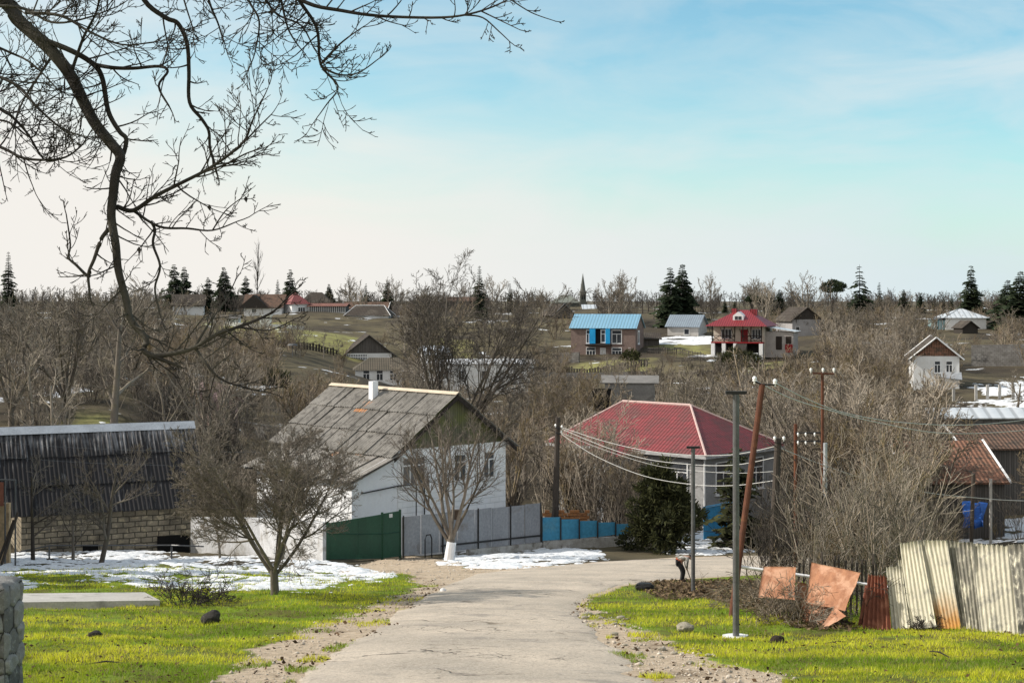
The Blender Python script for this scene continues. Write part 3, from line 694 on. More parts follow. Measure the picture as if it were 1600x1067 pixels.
# red roofed house with timber veranda
x0, D0, w_ = spot(1112, 1191, 222, -20)
zb = -(548 - YH) / F * D0
H = House('veranda_house', 'cream house with crimson roof, white dormer and dark timber veranda', 'house', (x0, D0, zb), -20, w_, 8.5, 3.75)
u = w_ / 79.0; a = lambda p: (p - 1112) * u; h = H.h
q = MB(); q.box(0,w_,1.4,8.5,-3,h); q.build('wall', cream, H.root)
q = MB(); q.box(-.1,w_+.1,-.15,1.38,1.18,1.36); fl = q.build('veranda_floor', red_paint, H.root)
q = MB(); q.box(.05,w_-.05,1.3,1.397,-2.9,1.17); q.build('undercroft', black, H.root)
for p in (1114, 1131, 1149, 1189):
    q = MB(); q.box(a(p)-.28,a(p)+.28,-.12,.35,-2.5,1.177); q.build('pillar', white_paint, H.root)
H.hip_roof(red_roof_far, 2.35, w_*.42, w_*.62, 'x', .9)
for xx in (.1, w_*.25, w_*.46, w_*.62, w_*.78, w_-.1):
    q = MB(); q.box(xx-.07,xx+.07,-.1,.04,1.365,h-.04); q.tube([(xx-.55,-.03,h-.3),(xx,-.03,1.9)], .05, 4); q.build('veranda_post', dark_wood, H.root)
for x1, x2 in ((.1,w_*.46),(w_*.62,w_-.1)):
    q = MB(); q.box(x1,x2,-.06,.0,2.25,2.35); q.box(x1,x2,-.06,.0,1.5,1.6); n = max(2, int((x2-x1)/.9))
    for i in range(n):
        s0 = x1+(x2-x1)*i/n; s1 = x1+(x2-x1)*(i+1)/n
        q.tube([(s0,-.03,1.55),(s1,-.03,2.3)], .045, 4); q.tube([(s0,-.06,2.3),(s1,-.06,1.55)], .045, 4)
    q.build('railing', dark_wood, H.root)
def vwin(a0, a1):
    mb = MB()
    for z0, z1, s0, s1 in ((1.75,3.3,a0-.09,a0),(1.75,3.3,a1,a1+.09),(3.2,3.3,a0,a1),(1.75,1.85,a0,a1)): mb.box(s0,s1,1.33,1.397,z0,z1)
    for f in (1/3, 2/3): mb.box(a0+(a1-a0)*f-.04,a0+(a1-a0)*f+.04,1.34,1.397,1.85,3.2)
    o = mb.build('window', white_paint, H.root); p = MB(); p.box(a0,a1,1.37,1.393,1.85,3.2); p.build('pane', lit_glass, o)
vwin(a(1125), a(1140)); vwin(a(1173), a(1186))
q = MB(); q.box(a(1155),a(1166),1.32,1.396,1.37,3.2); q.box(a(1156.5),a(1164.5),1.3,1.322,1.6,2.2); q.box(a(1156.5),a(1164.5),1.3,1.322,2.4,3.05); q.build('door', red_paint, H.root)
q = MB()
for i in range(6): q.box(a(1151),a(1168),-.2-.3*(i+1),-.2-.3*i,-.5,1.1-.22*i)
q.build('steps', simple('dark_steps', (.10,.09,.085), None, 3), H.root)
dx = w_*.5; q = MB(); q.box(dx-.8,dx+.8,1.0,3.2,h+.7,h+1.55); q.prism([(dx-.8,1.0,h+1.55),(dx+.8,1.0,h+1.55),(dx,1.0,h+2.15)], (0,2.2,0)); dm = q.build('dormer', white_paint, H.roof)
for q_ in (-.5,.06): q = MB(); q.box(dx+q_,dx+q_+.44,.95,.995,h+.95,h+1.45); q.build('pane', glass, dm)
for q_ in ((w_*.30,w_*.40,3.5,4.5,h+1.5,h+2.6),(w_*.66,w_*.8,3.8,5,h+1.3,h+2.5)): q = MB(); q.box(*q_); q.build('roof_turret', red_roof_far, H.roof)
q = MB(); q.box(w_+.003,w_+4.2,2.5,7,-3,2.9); q.build('annexe_wall', simple('greyed_annexe', (.46,.43,.41), (.36,.33,.32), .8), H.root)
q = MB(); q.slab([(w_-.05,2.1,2.95+.75),(w_-.05,7.2,2.95+.75),(w_+4.6,7.2,2.95),(w_+4.6,2.1,2.95)][::-1], .1); q.build('annexe_roof', white_roof_m, H.root)
for q_ in ((w_+1.6,w_+2.5,.2),(w_+3.1,w_+3.9,1.1)): q = MB(); q.box(q_[0],q_[1],2.4,2.497,q_[2],2.2); q.build('annexe_opening', dark_wood, H.root)
q = MB(); q.box(w_+3.0,w_+4.1,2.35,2.49,-.2,1.0); q.build('annexe_panel', red_paint, H.root)

# grey barn beyond
H = far_house('shed', 'small pale grey shed with a blue grey sheet roof beyond the brick house', 1043, 1091, 531, 508, 492, 262, -22, 6, simple('pale_grey_wall', (.50,.48,.46), (.40,.38,.36), .8), grey_roof_m, 'x', cat='shed')
H.window('f', H.w*.55, H.w*.7, 1.0, 1.9, 1, 0, fw=.08)
# white hip roofed house top right
H = far_house('village_house', 'white house with a pale tin pyramid roof and a dish on the hilltop', 1478, 1541, 523, 496.5, 482.5, 262, -4, 8, white_far, white_roof_m, 'x', hip=.46, cap=steel_grey)
H.window('f', H.w*.26, H.w*.36, 1.0, 2.0, 2, .7, fw=.1)
q = MB(); q.box(-1.9,-.003,.4,6,-2,2.6); q.build('glazed_porch', simple('teal_porch', (.16,.30,.34), (.3,.42,.45), 1.5), H.root)
q = MB()
for i in range(5): q.box(-1.95+.47*i,-1.88+.47*i,.34,.397,-.2,2.6)
q.build('porch_frame', white_paint, H.root)
q = MB(); q.poly([(-2.2,.1,2.7),(-.02,.1,3.0),(-.02,6,3.0),(-2.2,6,2.7)]); q.build('porch_roof', grey_roof_m, H.root)
dsh = empty('satellite_dish', H.root.location + Vector((1.6, -1.6, 1.3)), R(20), 'white oval satellite dish in front of the pale roofed hilltop house', 'satellite dish')
q = MB(); vs = [(0, .12, 0)]
for r_, d_ in ((.35, .09), (.65, .0), (.95, -.16)):
    for i in range(16): t_ = i * math.pi / 8; vs.append((r_ * .85 * math.cos(t_), d_, r_ * math.sin(t_)))
fs = [(0, 1 + i, 1 + (i + 1) % 16) for i in range(16)] + [(1 + 16*j + i, 1 + 16*j + (i+1) % 16, 17 + 16*j + (i+1) % 16, 17 + 16*j + i) for j in (0, 1) for i in range(16)]
q.mesh(vs, fs); q.build('bowl', white_paint, dsh)
q = MB(); q.tube([(0,.1,0),(0,.4,-.4),(0,.4,-3.5)], .05, 6); q.build('mast', steel_grey, dsh)
q = MB(); q.tube([(0,-.1,-.9),(0,-.7,-.15)], .025, 5); q.box(-.07,.07,-.78,-.64,-.2,-.05); q.build('receiver_arm', iron, dsh)
# brown gable hut in front of it
H = far_house('hut', 'tiny dark hut with a peaked roof in the scrub below the hilltop house', 1504, 1528, 516, 511, 501, 250, 5, 4, dark_boards, tile_dark, 'y', cat='hut', oe=.3)
# tiled gable house on the right
H = far_house('village_house', 'white house with a clay tiled gable facing the valley and pale verges', 1427, 1499, 600, 556, 526, 150, -12, 8, white_far, tile_dark, 'y', gm=tile_red, verge=white_paint, oe=.45)
w_, h = H.w, H.h
H.window('f', w_*.47, w_*.58, h-1.65, h-.55, 2, .7, fw=.09); H.window('f', w_*.72, w_*.84, h-1.65, h-.55, 2, .7, fw=.09)
q = MB(); q.slab([(w_*.6,-.9,.75),(w_+.2,-.9,.55),(w_+.2,-.02,1.25),(w_*.6,-.02,1.3)], .06); q.build('porch_roof', tin_light, H.root)
# white pyramid roof peeping out at the right
far_house('village_house', 'small pale pyramid roof showing beyond the big spruce on the right skyline', 1536, 1555, 497, 491, 480.5, 330, 0, 6, white_far, white_roof_m, 'x', hip=.45)
# grey gabled house in the scrub
H = far_house('village_house', 'grey house with a weathered board gable half hidden in scrub', 1238, 1284, 535, 499, 480, 255, 8, 9, simple('grey_plaster', (.36,.35,.36), (.29,.28,.28), .6), tile_dark, 'y', gm=dark_boards)
H.window('f', H.w*.12, H.w*.24, 2.0, 2.7, 1, 0, fw=.06)
# wine red pyramid roof with long veranda
H = far_house('school_house', 'white corner house with a wine red pyramid roof and long glazed wing', 456, 482, 499, 475, 457.5, 300, 30, 5.2, white_far, ribmat('wine_red_roof', (.26,.075,.07), (.20,.055,.055), .4, .6, ds=.5), 'x', hip=.48)
H.window('f', H.w*.38, H.w*.78, 1.1, 2.4, 3, 0, fw=.1)
H2 = far_house('veranda_wing', 'long glazed veranda under a rusty lean-to roof beside the red pyramid roof', 483, 539, 492, 478, 474.5, 301, -4, 4.5, simple('veranda_dark', (.12,.12,.12), (.08,.08,.08), 1), ribmat('rust_red_roof', (.25,.11,.08), (.18,.08,.065), .4, .8, ds=.5), 'x', cat='outbuilding', oe=.3)
q = MB()
for i in range(18): H2.slabf(q, 'f', H2.w*i/17-.06, H2.w*i/17+.09, -.3, H2.h-.1, .0, .06)
H2.slabf(q, 'f', -.1, H2.w+.1, -.3, .55, .0, .05); q.build('mullion_wall', simple('pale_mullions', (.60,.60,.58), None, 1), H2.root)
H = far_house('long_house', 'long low white house under a dark roof with white ridge and hip lines', 541, 607, 503, 493, 477.5, 292, -3, 7, white_far, tile_dark, 'x', hip=.16, cap=white_paint)
far_house('long_house', 'brown roofed long house just behind the white ridged dark roof', 536, 604, 490, 481, 472, 325, -2, 7, white_far, tile_brown, 'x', verge=white_paint)
far_house('long_house', 'dark roofed house running on to the right of the white ridged roof', 613, 650, 500, 492, 478, 300, -3, 7, white_far, tile_dark, 'x')
far_house('village_house', 'broad dark hipped roof behind the wine red pyramid', 470, 515, 480, 473, 457, 330, 4, 9, white_far, tile_dark, 'x', hip=.3)
# dark gabled pair further left
H = far_house('village_house', 'white house with two dark brown gables beyond the hanging branch', 381, 440, 492, 478.5, 460, 300, 0, 8, white_far, tile_brown, 'x')
q = MB(); hw = H.w*.27; q.prism([(hw-3.2,-.6,H.h-.4),(hw+3.2,-.6,H.h-.4),(hw,-.6,H.h+2.3)], (0,4,0)); q.build('cross_gable', dark_boards, H.root)
H.window('f', H.w*.22, H.w*.32, .4, 1.2, 2, 0, fw=.08)
far_house('village_house', 'low white house under a dark ridge behind the two gabled house', 345, 385, 489, 479, 461, 320, 2, 7, white_far, tile_dark, 'x')
far_house('village_house', 'white house with a grey roof at far left among the trees', 270, 318, 492, 476, 460, 300, 10, 8, white_far, tile_dark, 'x')
far_house('outbuilding', 'long flat roofed white outbuilding in front of the two gabled house', 326, 372, 512, 497, 494, 262, 5, 5, white_far, simple('flat_grey_roof', (.13,.125,.12), None, 1), 'x', cat='outbuilding')
q = MB(); P0 = ground(415, 250); q.box(-.9,.9,-.6,.6,-.5,2.0); q.box(-1.1,1.1,-.8,.8,2.0,2.15)
o = q.build('hut', white_far); o.location = P0; tag(o, 'tiny white cabin on the dark bank below the two gabled house', 'hut')
# board gabled house and low white house in mid valley
H = far_house('village_house', 'house with a wide weathered board gable and white lattice veranda', 541, 612, 566, 552, 522.5, 222, 8, 12, white_far, tile_dark, 'y', gm=grey_boards, verge=grey_boards, oe=.7)
q = MB()
for i in range(13): H.slabf(q, 'f', .1+H.w*.45*i/12-.05, .1+H.w*.45*i/12+.05, -.4, H.h-.2, .0, .06)
H.slabf(q, 'f', 0, H.w*.48, -.4, .35, .0, .05); H.slabf(q, 'f', 0, H.w*.48, .75, .88, .0, .05); q.build('lattice', white_paint, H.root)
q = MB(); H.slabf(q, 'f', .1, H.w*.45, .36, H.h-.2, -.1, .01); q.build('veranda_opening', glass, H.root)
H = far_house('village_house', 'low white house with three windows and a mossy hipped roof below the board gable', 555, 646, 600, 578, 559, 196, 6, 6.5, white_far, ribmat('mossy_brown_roof', (.12,.10,.075), (.085,.075,.055), .3, .9, row=.8, ds=.5), 'x', hip=.24, oe=.35)
for f in (.14, .37, .60): H.window('f', H.w*f, H.w*(f+.1), .5, 1.75, 2, .7, fw=.09)
q = MB(); H.slabf(q, 'f', H.w*.80, H.w*.9, -.5, 1.6, -.1, .012); q.build('opening_or_shade', black, H.root)
H = far_house('long_house', 'long whitewashed shed with a pale flat roof behind the spreading bare tree', 668, 832, 600, 568, 565, 190, -3, 6, white_far, simple('patchy_snow_roof', (.62,.64,.68), (.25,.25,.25), .5), 'x', cat='shed', oe=.2)
for f in (.1, .3, .52): H.window('f', H.w*f, H.w*(f+.05), .6, 1.7, 2, 0, fw=.08)
far_house('shed', 'blue white shed roof showing through the spreading bare tree', 664, 700, 566, 553, 540, 210, 10, 6, white_far, simple('frosty_blue_roof', (.55,.60,.68), (.45,.5,.56), .5), 'x', cat='shed')
# concrete garage, pink house, church, gables on the skyline
H = far_house('garage', 'grey concrete garage with a black doorway among the bushes behind the red roof', 945, 1022, 632, 598, 595.5, 125, -6, 5, simple('mid_grey_concrete', (.27,.265,.255), (.20,.195,.19), .7, c3=(.15,.145,.14), s3=.8), simple('sooty_flat_roof', (.22,.21,.2), (.15,.145,.14), .8), 'x', cat='garage', oe=.1)
q = MB(); H.slabf(q, 'f', -1.1, .55, -.5, 1.35, -.05, .02); q.build('doorway', black, H.root)
H = far_house('village_house', 'pink walled cottage under a faded violet roof, half hidden by twigs', 337, 372, 652, 622, 598, 98, 28, 5.5, pink_wall, violet_roof, 'y', oe=.3)
H = far_house('church', 'grey stone church with a tall pointed spire on the skyline', 868, 905, 482, 473, 461.5, 420, 5, 9, spire_m, simple('lead_roof', (.20,.215,.19), (.15,.16,.145), .3), 'x', cat='church', hip=.3)
tx = H.w + .2; T_ = MB(); T_.box(tx,tx+1.7,-1,.9,-4,4.6); T_.box(tx-.12,tx+1.82,-1.12,1.02,4.6,4.8); tw = T_.build('tower', spire_m, H.root)
q = MB(); b = [(tx+.85+.85*math.cos(i*math.pi/4+.39), -.05+.85*math.sin(i*math.pi/4+.39), 4.8) for i in range(8)]; ap = (tx+.85,-.05,10.2)
for i in range(8): q.poly([b[i], b[(i+1)%8], ap])
q.build('spire', spire_m, H.root)
for i in range(2): q = MB(); q.box(tx+.35+.6*i,tx+.7+.6*i,-1.03,-1.003,2.6,4.0); q.build('belfry_opening', black, tw)
far_house('village_house', 'house end with a dark gable and pale verge left of the blue roofed house', 866, 896, 502, 490, 475, 300, 18, 7, grey_boards, tile_dark, 'y', verge=steel_grey)
far_house('village_house', 'small white roof peeping out beside the church spire', 912, 930, 489, 482, 476, 350, 0, 6, cream, white_roof_m, 'x')
far_house('long_house', 'long dark roof among trees left of the church', 700, 760, 478, 470, 464, 380, 0, 8, grey_boards, tile_brown, 'x')
far_house('shed', 'grey shed in the orchard right of the big bare tree', 1005, 1030, 540, 528, 520, 240, 0, 5, grey_boards, tile_dark, 'x', cat='shed')
# tiled outbuildings at lower right
H = far_house('tiled_house', 'dark boarded house under the nearer brown clay tile roof with a pale verge', 1425, 1570, 832, 750, 689, 72, 4, 6.5, grey_boards, tile_red, 'x', cat='outbuilding', verge=white_paint, og=.15, oe=.3)
H = far_house('tiled_house', 'farther brown clay tile roof with a short pale verge', 1506, 1660, 800, 698, 664, 80, 4, 5, grey_boards, tile_brown, 'x', cat='outbuilding', verge=white_paint, og=.15, oe=.3)
H = far_house('long_shed', 'long grey block shed with a snow edged roof below the snow field', 1462, 1680, 720, 651, 647, 98, 2, 2.2, grey_block, white_roof_m, 'x', cat='shed', oe=.25)
# long stone garden wall, water tank
def wall_strip(name, label, cat, pts, hgt, thick, m, base=-.8, group=None):
    """a wall following the ground between ground points"""
    mb = MB()
    for (xa, ya), (xb, yb) in zip(pts[:-1], pts[1:]):
        d_ = Vector((xb - xa, yb - ya, 0)); L_ = d_.length; n_ = Vector((-d_.y, d_.x, 0)).normalized() * thick / 2
        k_ = max(1, int(L_ / 3))
        for i in range(k_):
            A = Vector((xa, ya, 0)) + d_ * i / k_; B = Vector((xa, ya, 0)) + d_ * (i + 1) / k_
            za, zb_ = g1(A.x, A.y), g1(B.x, B.y)
            mb.hexa([A-n_+V(0,0,za+base),B-n_+V(0,0,zb_+base),B+n_+V(0,0,zb_+base),A+n_+V(0,0,za+base),A-n_+V(0,0,za+hgt),B-n_+V(0,0,zb_+hgt),B+n_+V(0,0,zb_+hgt),A+n_+V(0,0,za+hgt)])
    return tag(mb.build(name, m), label, cat, group)
def wxy(px, D): return ((px - 800) / F * D, D)
wall_strip('garden_wall', 'long pale stone garden wall at the far right edge of the slope', 'wall', [wxy(1518,182), wxy(1700,176)], 2.6, .4, grey_block)
wall_strip('garden_wall', 'low grey wall crossing the slope above the garage', 'wall', [wxy(845,205), wxy(1010,200)], .9, .3, grey_block)
wall_strip('garden_wall', 'grey yard wall in front of the blue roofed brick house', 'wall', [wxy(870,226), wxy(905,224)], 1.6, .3, grey_block)
q = MB(); P0 = ground(1171, 212); q.box(-1.0,1.0,-.8,.8,-.4,1.35); tk = q.build('tank_body', white_paint)
rt = empty('water_tank', P0, R(-12), 'white box shaped water tank below the veranda house', 'water tank'); tk.parent = rt
q = MB(); q.box(-1.2,1.2,-1,1,1.353,1.5); q.build('lid', white_paint, rt)
q = MB(); P0 = ground(457, 200); q.tube([(0,0,-.3),(0,0,1.6)], .06, 6); q.tube([(0,0,1.5),(0,0,1.75)], [.75,.55], 10)
o = q.build('garden_umbrella', simple('grey_canvas', (.16,.16,.165), None, 2)); o.location = P0; tag(o, 'small grey feeder roof on a post in the sunny meadow', 'feeder')

# garden fences and low walls on the far slope
def slat_fence(label, pts, hgt, m, step=.42, w=.3):
    mb = MB()
    for (xa, ya), (xb, yb) in zip(pts[:-1], pts[1:]):
        L_ = math.hypot(xb-xa, yb-ya); n = max(2, int(L_/step)); ux, uy = (xb-xa)/L_, (yb-ya)/L_
        for i in range(n):
            x, y = xa+(xb-xa)*i/n, ya+(yb-ya)*i/n; z = g1(x, y); hh = hgt*rng.uniform(.8,1.08); dx = rng.uniform(-.06,.06)
            mb.hexa([(x-ux*w/2,y-.03,z-.3),(x+ux*w/2,y-.03,z-.3),(x+ux*w/2,y+.03,z-.3),(x-ux*w/2,y+.03,z-.3),(x-ux*w/2+dx,y-.03,z+hh),(x+ux*w/2+dx,y-.03,z+hh),(x+ux*w/2+dx,y+.03,z+hh),(x-ux*w/2+dx,y+.03,z+hh)])
    rt = empty('garden_fence', (pts[0][0], pts[0][1], g1(*pts[0])), 0, label, 'fence')
    o = mb.build('pickets', m, rt); o.matrix_parent_inverse = Matrix.Translation(-rt.location)
    q = MB()
    for a_ in (.35, .8):
        q = MB(); q.tube([V(x, y+.06, g1(x, y)+hgt*a_) for x, y in resample(pts, 12)], .05, 4); r_ = q.build('rail', m, rt); r_.matrix_parent_inverse = Matrix.Translation(-rt.location)
    return rt
slat_fence('grey slat fence below the brick house garden', [wxy(850,214), wxy(930,209), wxy(1015,212)], 1.1, grey_boards)
slat_fence('worn slat fence running up to the veranda house', [wxy(1012,232), wxy(1060,226), wxy(1104,214)], 1.1, grey_boards)
slat_fence('slat fence behind the long whitewashed shed', [wxy(690,205), wxy(790,207), wxy(850,203)], 1.2, dark_boards)
slat_fence('dark slat fence along the meadow edge', [wxy(330,222), wxy(430,217), wxy(530,219)], 1.1, dark_boards)
slat_fence('slat fence crossing the scrub below the veranda house', [wxy(1090,196), wxy(1180,190), wxy(1250,194)], 1.1, grey_boards)
wall_strip('garden_wall', 'low white garden wall before the two gabled house', 'wall', [wxy(330,256), wxy(420,254), wxy(475,256)], .7, .3, white_far)
wall_strip('garden_wall', 'low dark stone wall beside the pink cottage', 'wall', [wxy(380,96), wxy(480,92)], .9, .4, grey_block)
# ---------------------------------------------------------------- bare wood
def barkmat(name, a, b, lich=None, lamt=.5, oscale=6.0, bd=.01):
    m = bpy.data.materials.new(name); t = NT(m); P = t.coord('Object')
    at = t.n('SeparateColor', {0: t.n('Attribute', attribute_name='col').outputs['Color']})
    r = t.n('ObjectInfo').outputs['Random']
    f = t.math('ADD', t.math('MULTIPLY', at.outputs[0], .62), t.math('MULTIPLY', r, .38))
    col = t.mix(f, a, b)
    col = t.mix(t.math('MULTIPLY', t.ramp(t.math('FRACT', t.math('MULTIPLY', r, 7.31)), .50, .95), .6), col, tuple(x * .6 for x in a))
    n1 = t.noise(P, oscale, 5, .7)
    col = t.mix(.6, col, t.mix(n1, (.05, .05, .05), (.95, .95, .95)), 'OVERLAY')
    if lich: col = t.mix(t.math('MULTIPLY', t.ramp(t.noise(P, 1.3, 3), .5, .62), lamt), col, lich)
    t.bsdf(col, .85, n1, .6, bd, spec=.2); MATS[name] = m
    return m
bark_dark = barkmat('dark_walnut_bark', (.030,.026,.023), (.07,.06,.052), (.15,.14,.11), .35, 14, .03)
bark_brown = barkmat('olive_brown_bark', (.055,.047,.04), (.32,.275,.23), (.15,.125,.06), .25, 9)
bark_grey = barkmat('grey_brown_bark', (.065,.055,.047), (.43,.375,.31), (.17,.145,.07), .35)
bark_pale = barkmat('pale_twig_bark', (.15,.125,.095), (.50,.43,.35), None)
bark_russet = barkmat('russet_twig_bark', (.07,.055,.043), (.44,.36,.275), (.22,.165,.045), .45)

class Wood:
    def __init__(s): s.ch = {0: [], 1: []}
    def add(s, layer, pts, r0, r1, sides, c): s.ch[layer].append((pts, r0, r1, sides, c))
    def mesh(s, layer, name, mat):
        groups = {}
        for pts, r0, r1, sides, c in s.ch[layer]: groups.setdefault((len(pts), sides), []).append((pts, r0, r1, c))
        VS, FS, CS, off = [], [], [], 0
        for (n, sd), L in groups.items():
            P = np.array([l[0] for l in L], float); m = len(L)
            r0 = np.array([l[1] for l in L])[:, None]; r1 = np.array([l[2] for l in L])[:, None]
            rad = r0 + (r1 - r0) * np.linspace(0, 1, n)[None]
            D = np.gradient(P, axis=1); D /= np.linalg.norm(D, axis=2, keepdims=True) + 1e-9
            ref = np.where(np.abs(D[..., 2:3]) < .9, np.array([0, 0, 1.0]), np.array([1.0, 0, 0]))
            A = np.cross(D, ref); A /= np.linalg.norm(A, axis=2, keepdims=True) + 1e-9; B = np.cross(D, A)
            th = np.arange(sd) * 2 * math.pi / sd
            Vv = P[:, :, None] + rad[:, :, None, None] * (A[:, :, None] * np.cos(th)[:, None] + B[:, :, None] * np.sin(th)[:, None])
            VS.append(Vv.reshape(-1, 3))
            base = off + np.arange(m)[:, None, None] * n * sd + np.arange(n - 1)[None, :, None] * sd
            k = np.arange(sd)[None, None]; k2 = (k + 1) % sd
            FS.append(np.stack([base + k, base + k2, base + sd + k2, base + sd + k], -1).reshape(-1, 4))
            CS.append(np.repeat(np.array([l[3] for l in L]), n * sd)); off += m * n * sd
        if not VS: return None
        c = np.concatenate(CS); col = np.stack([c, c, c], -1)
        return np_mesh(name, np.concatenate(VS), np.concatenate(FS), mat, True, col)
def rvec(q): return Vector((q.gauss(0, 1), q.gauss(0, 1), q.gauss(0, 1))).normalized()
def chain(q, p, d, L, n, wob, up=0.0):
    pts = [p.copy()]; st = L / (n - 1); d = d.copy()
    for i in range(n - 1):
        d = (d + rvec(q) * wob + Vector((0, 0, up))).normalized(); pts.append(pts[-1] + d * st)
    return pts, d
def along(pts, t):
    x = t * (len(pts) - 1); i = min(int(x), len(pts) - 2); f = x - i
    return pts[i].lerp(pts[i + 1], f), (pts[i + 1] - pts[i]).normalized()
def side(q, d, ang):
    a = d.cross(rvec(q)); 
    while a.length < .2: a = d.cross(rvec(q))
    return (Matrix.Rotation(ang, 3, a.normalized()) @ d).normalized()
def branch(q, W, p, d, L, r, lev, spec):
    """spec[lev] = (points, wobble, up, children, child angle, length ratio, sides)"""
    n, wob, up, nc, ang, ratio, sd = spec[lev]
    pts, de = chain(q, p, d, L, n, wob, up)
    last = lev == len(spec) - 1
    r1 = r * (.35 if not last else .45)
    W.add(0 if lev < W.split else 1, pts, r, max(r1, W.rmin * .7), sd, q.random())
    if last: return
    for i in range(nc):
        t = 1 - (1 - .12) * ((i + q.random()) / nc) ** .9 if lev else .3 + .7 * (i + q.random()) / nc
        pp, dd = along(pts, t)
        a = ang * q.uniform(.6, 1.35); nd = side(q, dd, a)
        LL = L * ratio * q.uniform(.65, 1.2) * (1.15 - .6 * t)
        branch(q, W, pp, nd, LL, max(W.rmin, r * (1 - .6 * t) * .6), lev + 1, spec)
def make_tree(seed, H, mode='std', dens=1.0, rmin=.006, mat=None, split=2, lean=0.0, names=('trunk', 'crown'), wide=1.0, r0=None):
    q = random.Random(seed); W = Wood(); W.split = split; W.rmin = rmin
    k = lambda n: max(2, int(round(n * dens)))
    if mode == 'std':
        sp = [(7,.06,.03,k(7),R(48)*wide,.62,7),(6,.14,.07,k(6),R(45)*wide,.55,5),(5,.18,.07,k(6),R(42),.55,3),(4,.22,.06,k(5),R(38),.6,3),(3,.2,.05,0,0,0,3)]
        branch(q, W, Vector((0,0,-.3)), Vector((lean,q.gauss(0,.05),1)).normalized(), H*.55, r0 or H*.016, 0, sp)
    elif mode == 'fan':        # several stems spreading from a short bole
        b, _ = chain(q, Vector((0,0,-.3)), Vector((lean,0,1)).normalized(), H*.14+.3, 4, .05)
        rb = r0 or H*.02; W.add(0, b, rb*1.25, rb, 8, .4)
        sp = [(8,.09,.05,k(8),R(38)*wide,.5,6),(6,.16,.08,k(7),R(40),.55,4),(4,.2,.08,k(6),R(38),.55,3),(3,.22,.05,0,0,0,3)]
        ns = 7
        for i in range(ns):
            a = i * 2.4 + q.uniform(-.4,.4); tl = R(q.uniform(10, 46))*wide
            d = Vector((math.cos(a)*math.sin(tl), math.sin(a)*math.sin(tl), math.cos(tl)))
            branch(q, W, b[-1] - Vector((0,0,q.uniform(0,.1)*H*.5)), d, H*.78*q.uniform(.8,1.1), rb*q.uniform(.45,.65), 0, sp)
    elif mode == 'bushy':      # like fan, one order of twigs more
        b, _ = chain(q, Vector((0,0,-.3)), Vector((lean,0,1)).normalized(), H*.13+.3, 4, .05)
        rb = r0 or H*.02; W.add(0, b, rb*1.25, rb, 9, .4)
        sp = [(8,.09,.05,k(8),R(40)*wide,.52,6),(6,.16,.07,k(6),R(42),.55,4),(5,.2,.07,k(5),R(42),.55,3),(4,.22,.06,k(4),R(40),.6,3),(3,.22,.05,0,0,0,3)]
        for i in range(9):
            a = i * 2.4 + q.uniform(-.4,.4); tl = R(q.uniform(12, 52))*wide
            d = Vector((math.cos(a)*math.sin(tl), math.sin(a)*math.sin(tl), math.cos(tl)))
            branch(q, W, b[-1] - Vector((0,0,q.uniform(0,.1)*H*.4)), d, H*.72*q.uniform(.8,1.1), rb*q.uniform(.42,.62), 0, sp)
    elif mode == 'shrub':      # upright whippy stems from the ground
        sp = [(6,.10,.06,k(6),R(32),.5,4),(4,.2,.10,k(5),R(36),.55,3),(3,.25,.06,0,0,0,3)]
        for i in range(k(13)):
            a = q.uniform(0, 6.28); tl = R(q.uniform(2, 38))*wide; rr = q.uniform(0, .10)*H
            d = Vector((math.cos(a)*math.sin(tl), math.sin(a)*math.sin(tl), math.cos(tl)))
            branch(q, W, Vector((math.cos(a)*rr, math.sin(a)*rr, -.2)), d, H*q.uniform(.55,1.0), max(rmin*1.5, H*.0065*q.uniform(.7,1.3)), 0, sp)
    elif mode == 'poplar':
        sp = [(9,.02,.02,k(26),R(24),.28,6),(5,.10,.12,k(6),R(24),.5,3),(3,.15,.1,0,0,0,3)]
        branch(q, W, Vector((0,0,-.3)), Vector((0,0,1)), H, H*.011, 0, sp)
    elif mode == 'tangle':     # arching brambles
        sp = [(8,.20,-.10,k(5),R(50),.5,3),(4,.3,-.05,k(4),R(50),.6,3),(3,.3,0,0,0,0,3)]
        for i in range(k(22)):
            a = q.uniform(0, 6.28); tl = R(q.uniform(5, 70)); rr = q.uniform(0, .5)*H
            d = Vector((math.cos(a)*math.sin(tl), math.sin(a)*math.sin(tl), math.cos(tl)))
            branch(q, W, Vector((math.cos(a)*rr, math.sin(a)*rr, -.1)), d, H*q.uniform(.8,1.5), rmin*1.6, 0, sp)
    m = mat or bark_grey
    return W.mesh(0, names[0], m), W.mesh(1, names[1], m)
def put_tree(meshes, name, loc, label, cat, group=None, rz=None, s=1.0, sz=None, parts=('trunk', 'crown'), whole=None):
    rz = rng.uniform(0, 6.28) if rz is None else rz
    if whole:
        o = link(name, whole); o.location = loc; o.rotation_euler = (0, 0, rz)
    else:
        o = empty(name, loc, rz)
        for me, pn in zip(meshes, parts):
            if me: link(pn, me, o)
    o.scale = (s, s, sz or s)
    return tag(o, label, cat, group)
def whole_mesh(seed, H, mode, dens, rmin, mat, name='bare_tree', **kw):
    a, b = make_tree(seed, H, mode, dens, rmin, mat, split=9, **kw); a.name = name
    return a
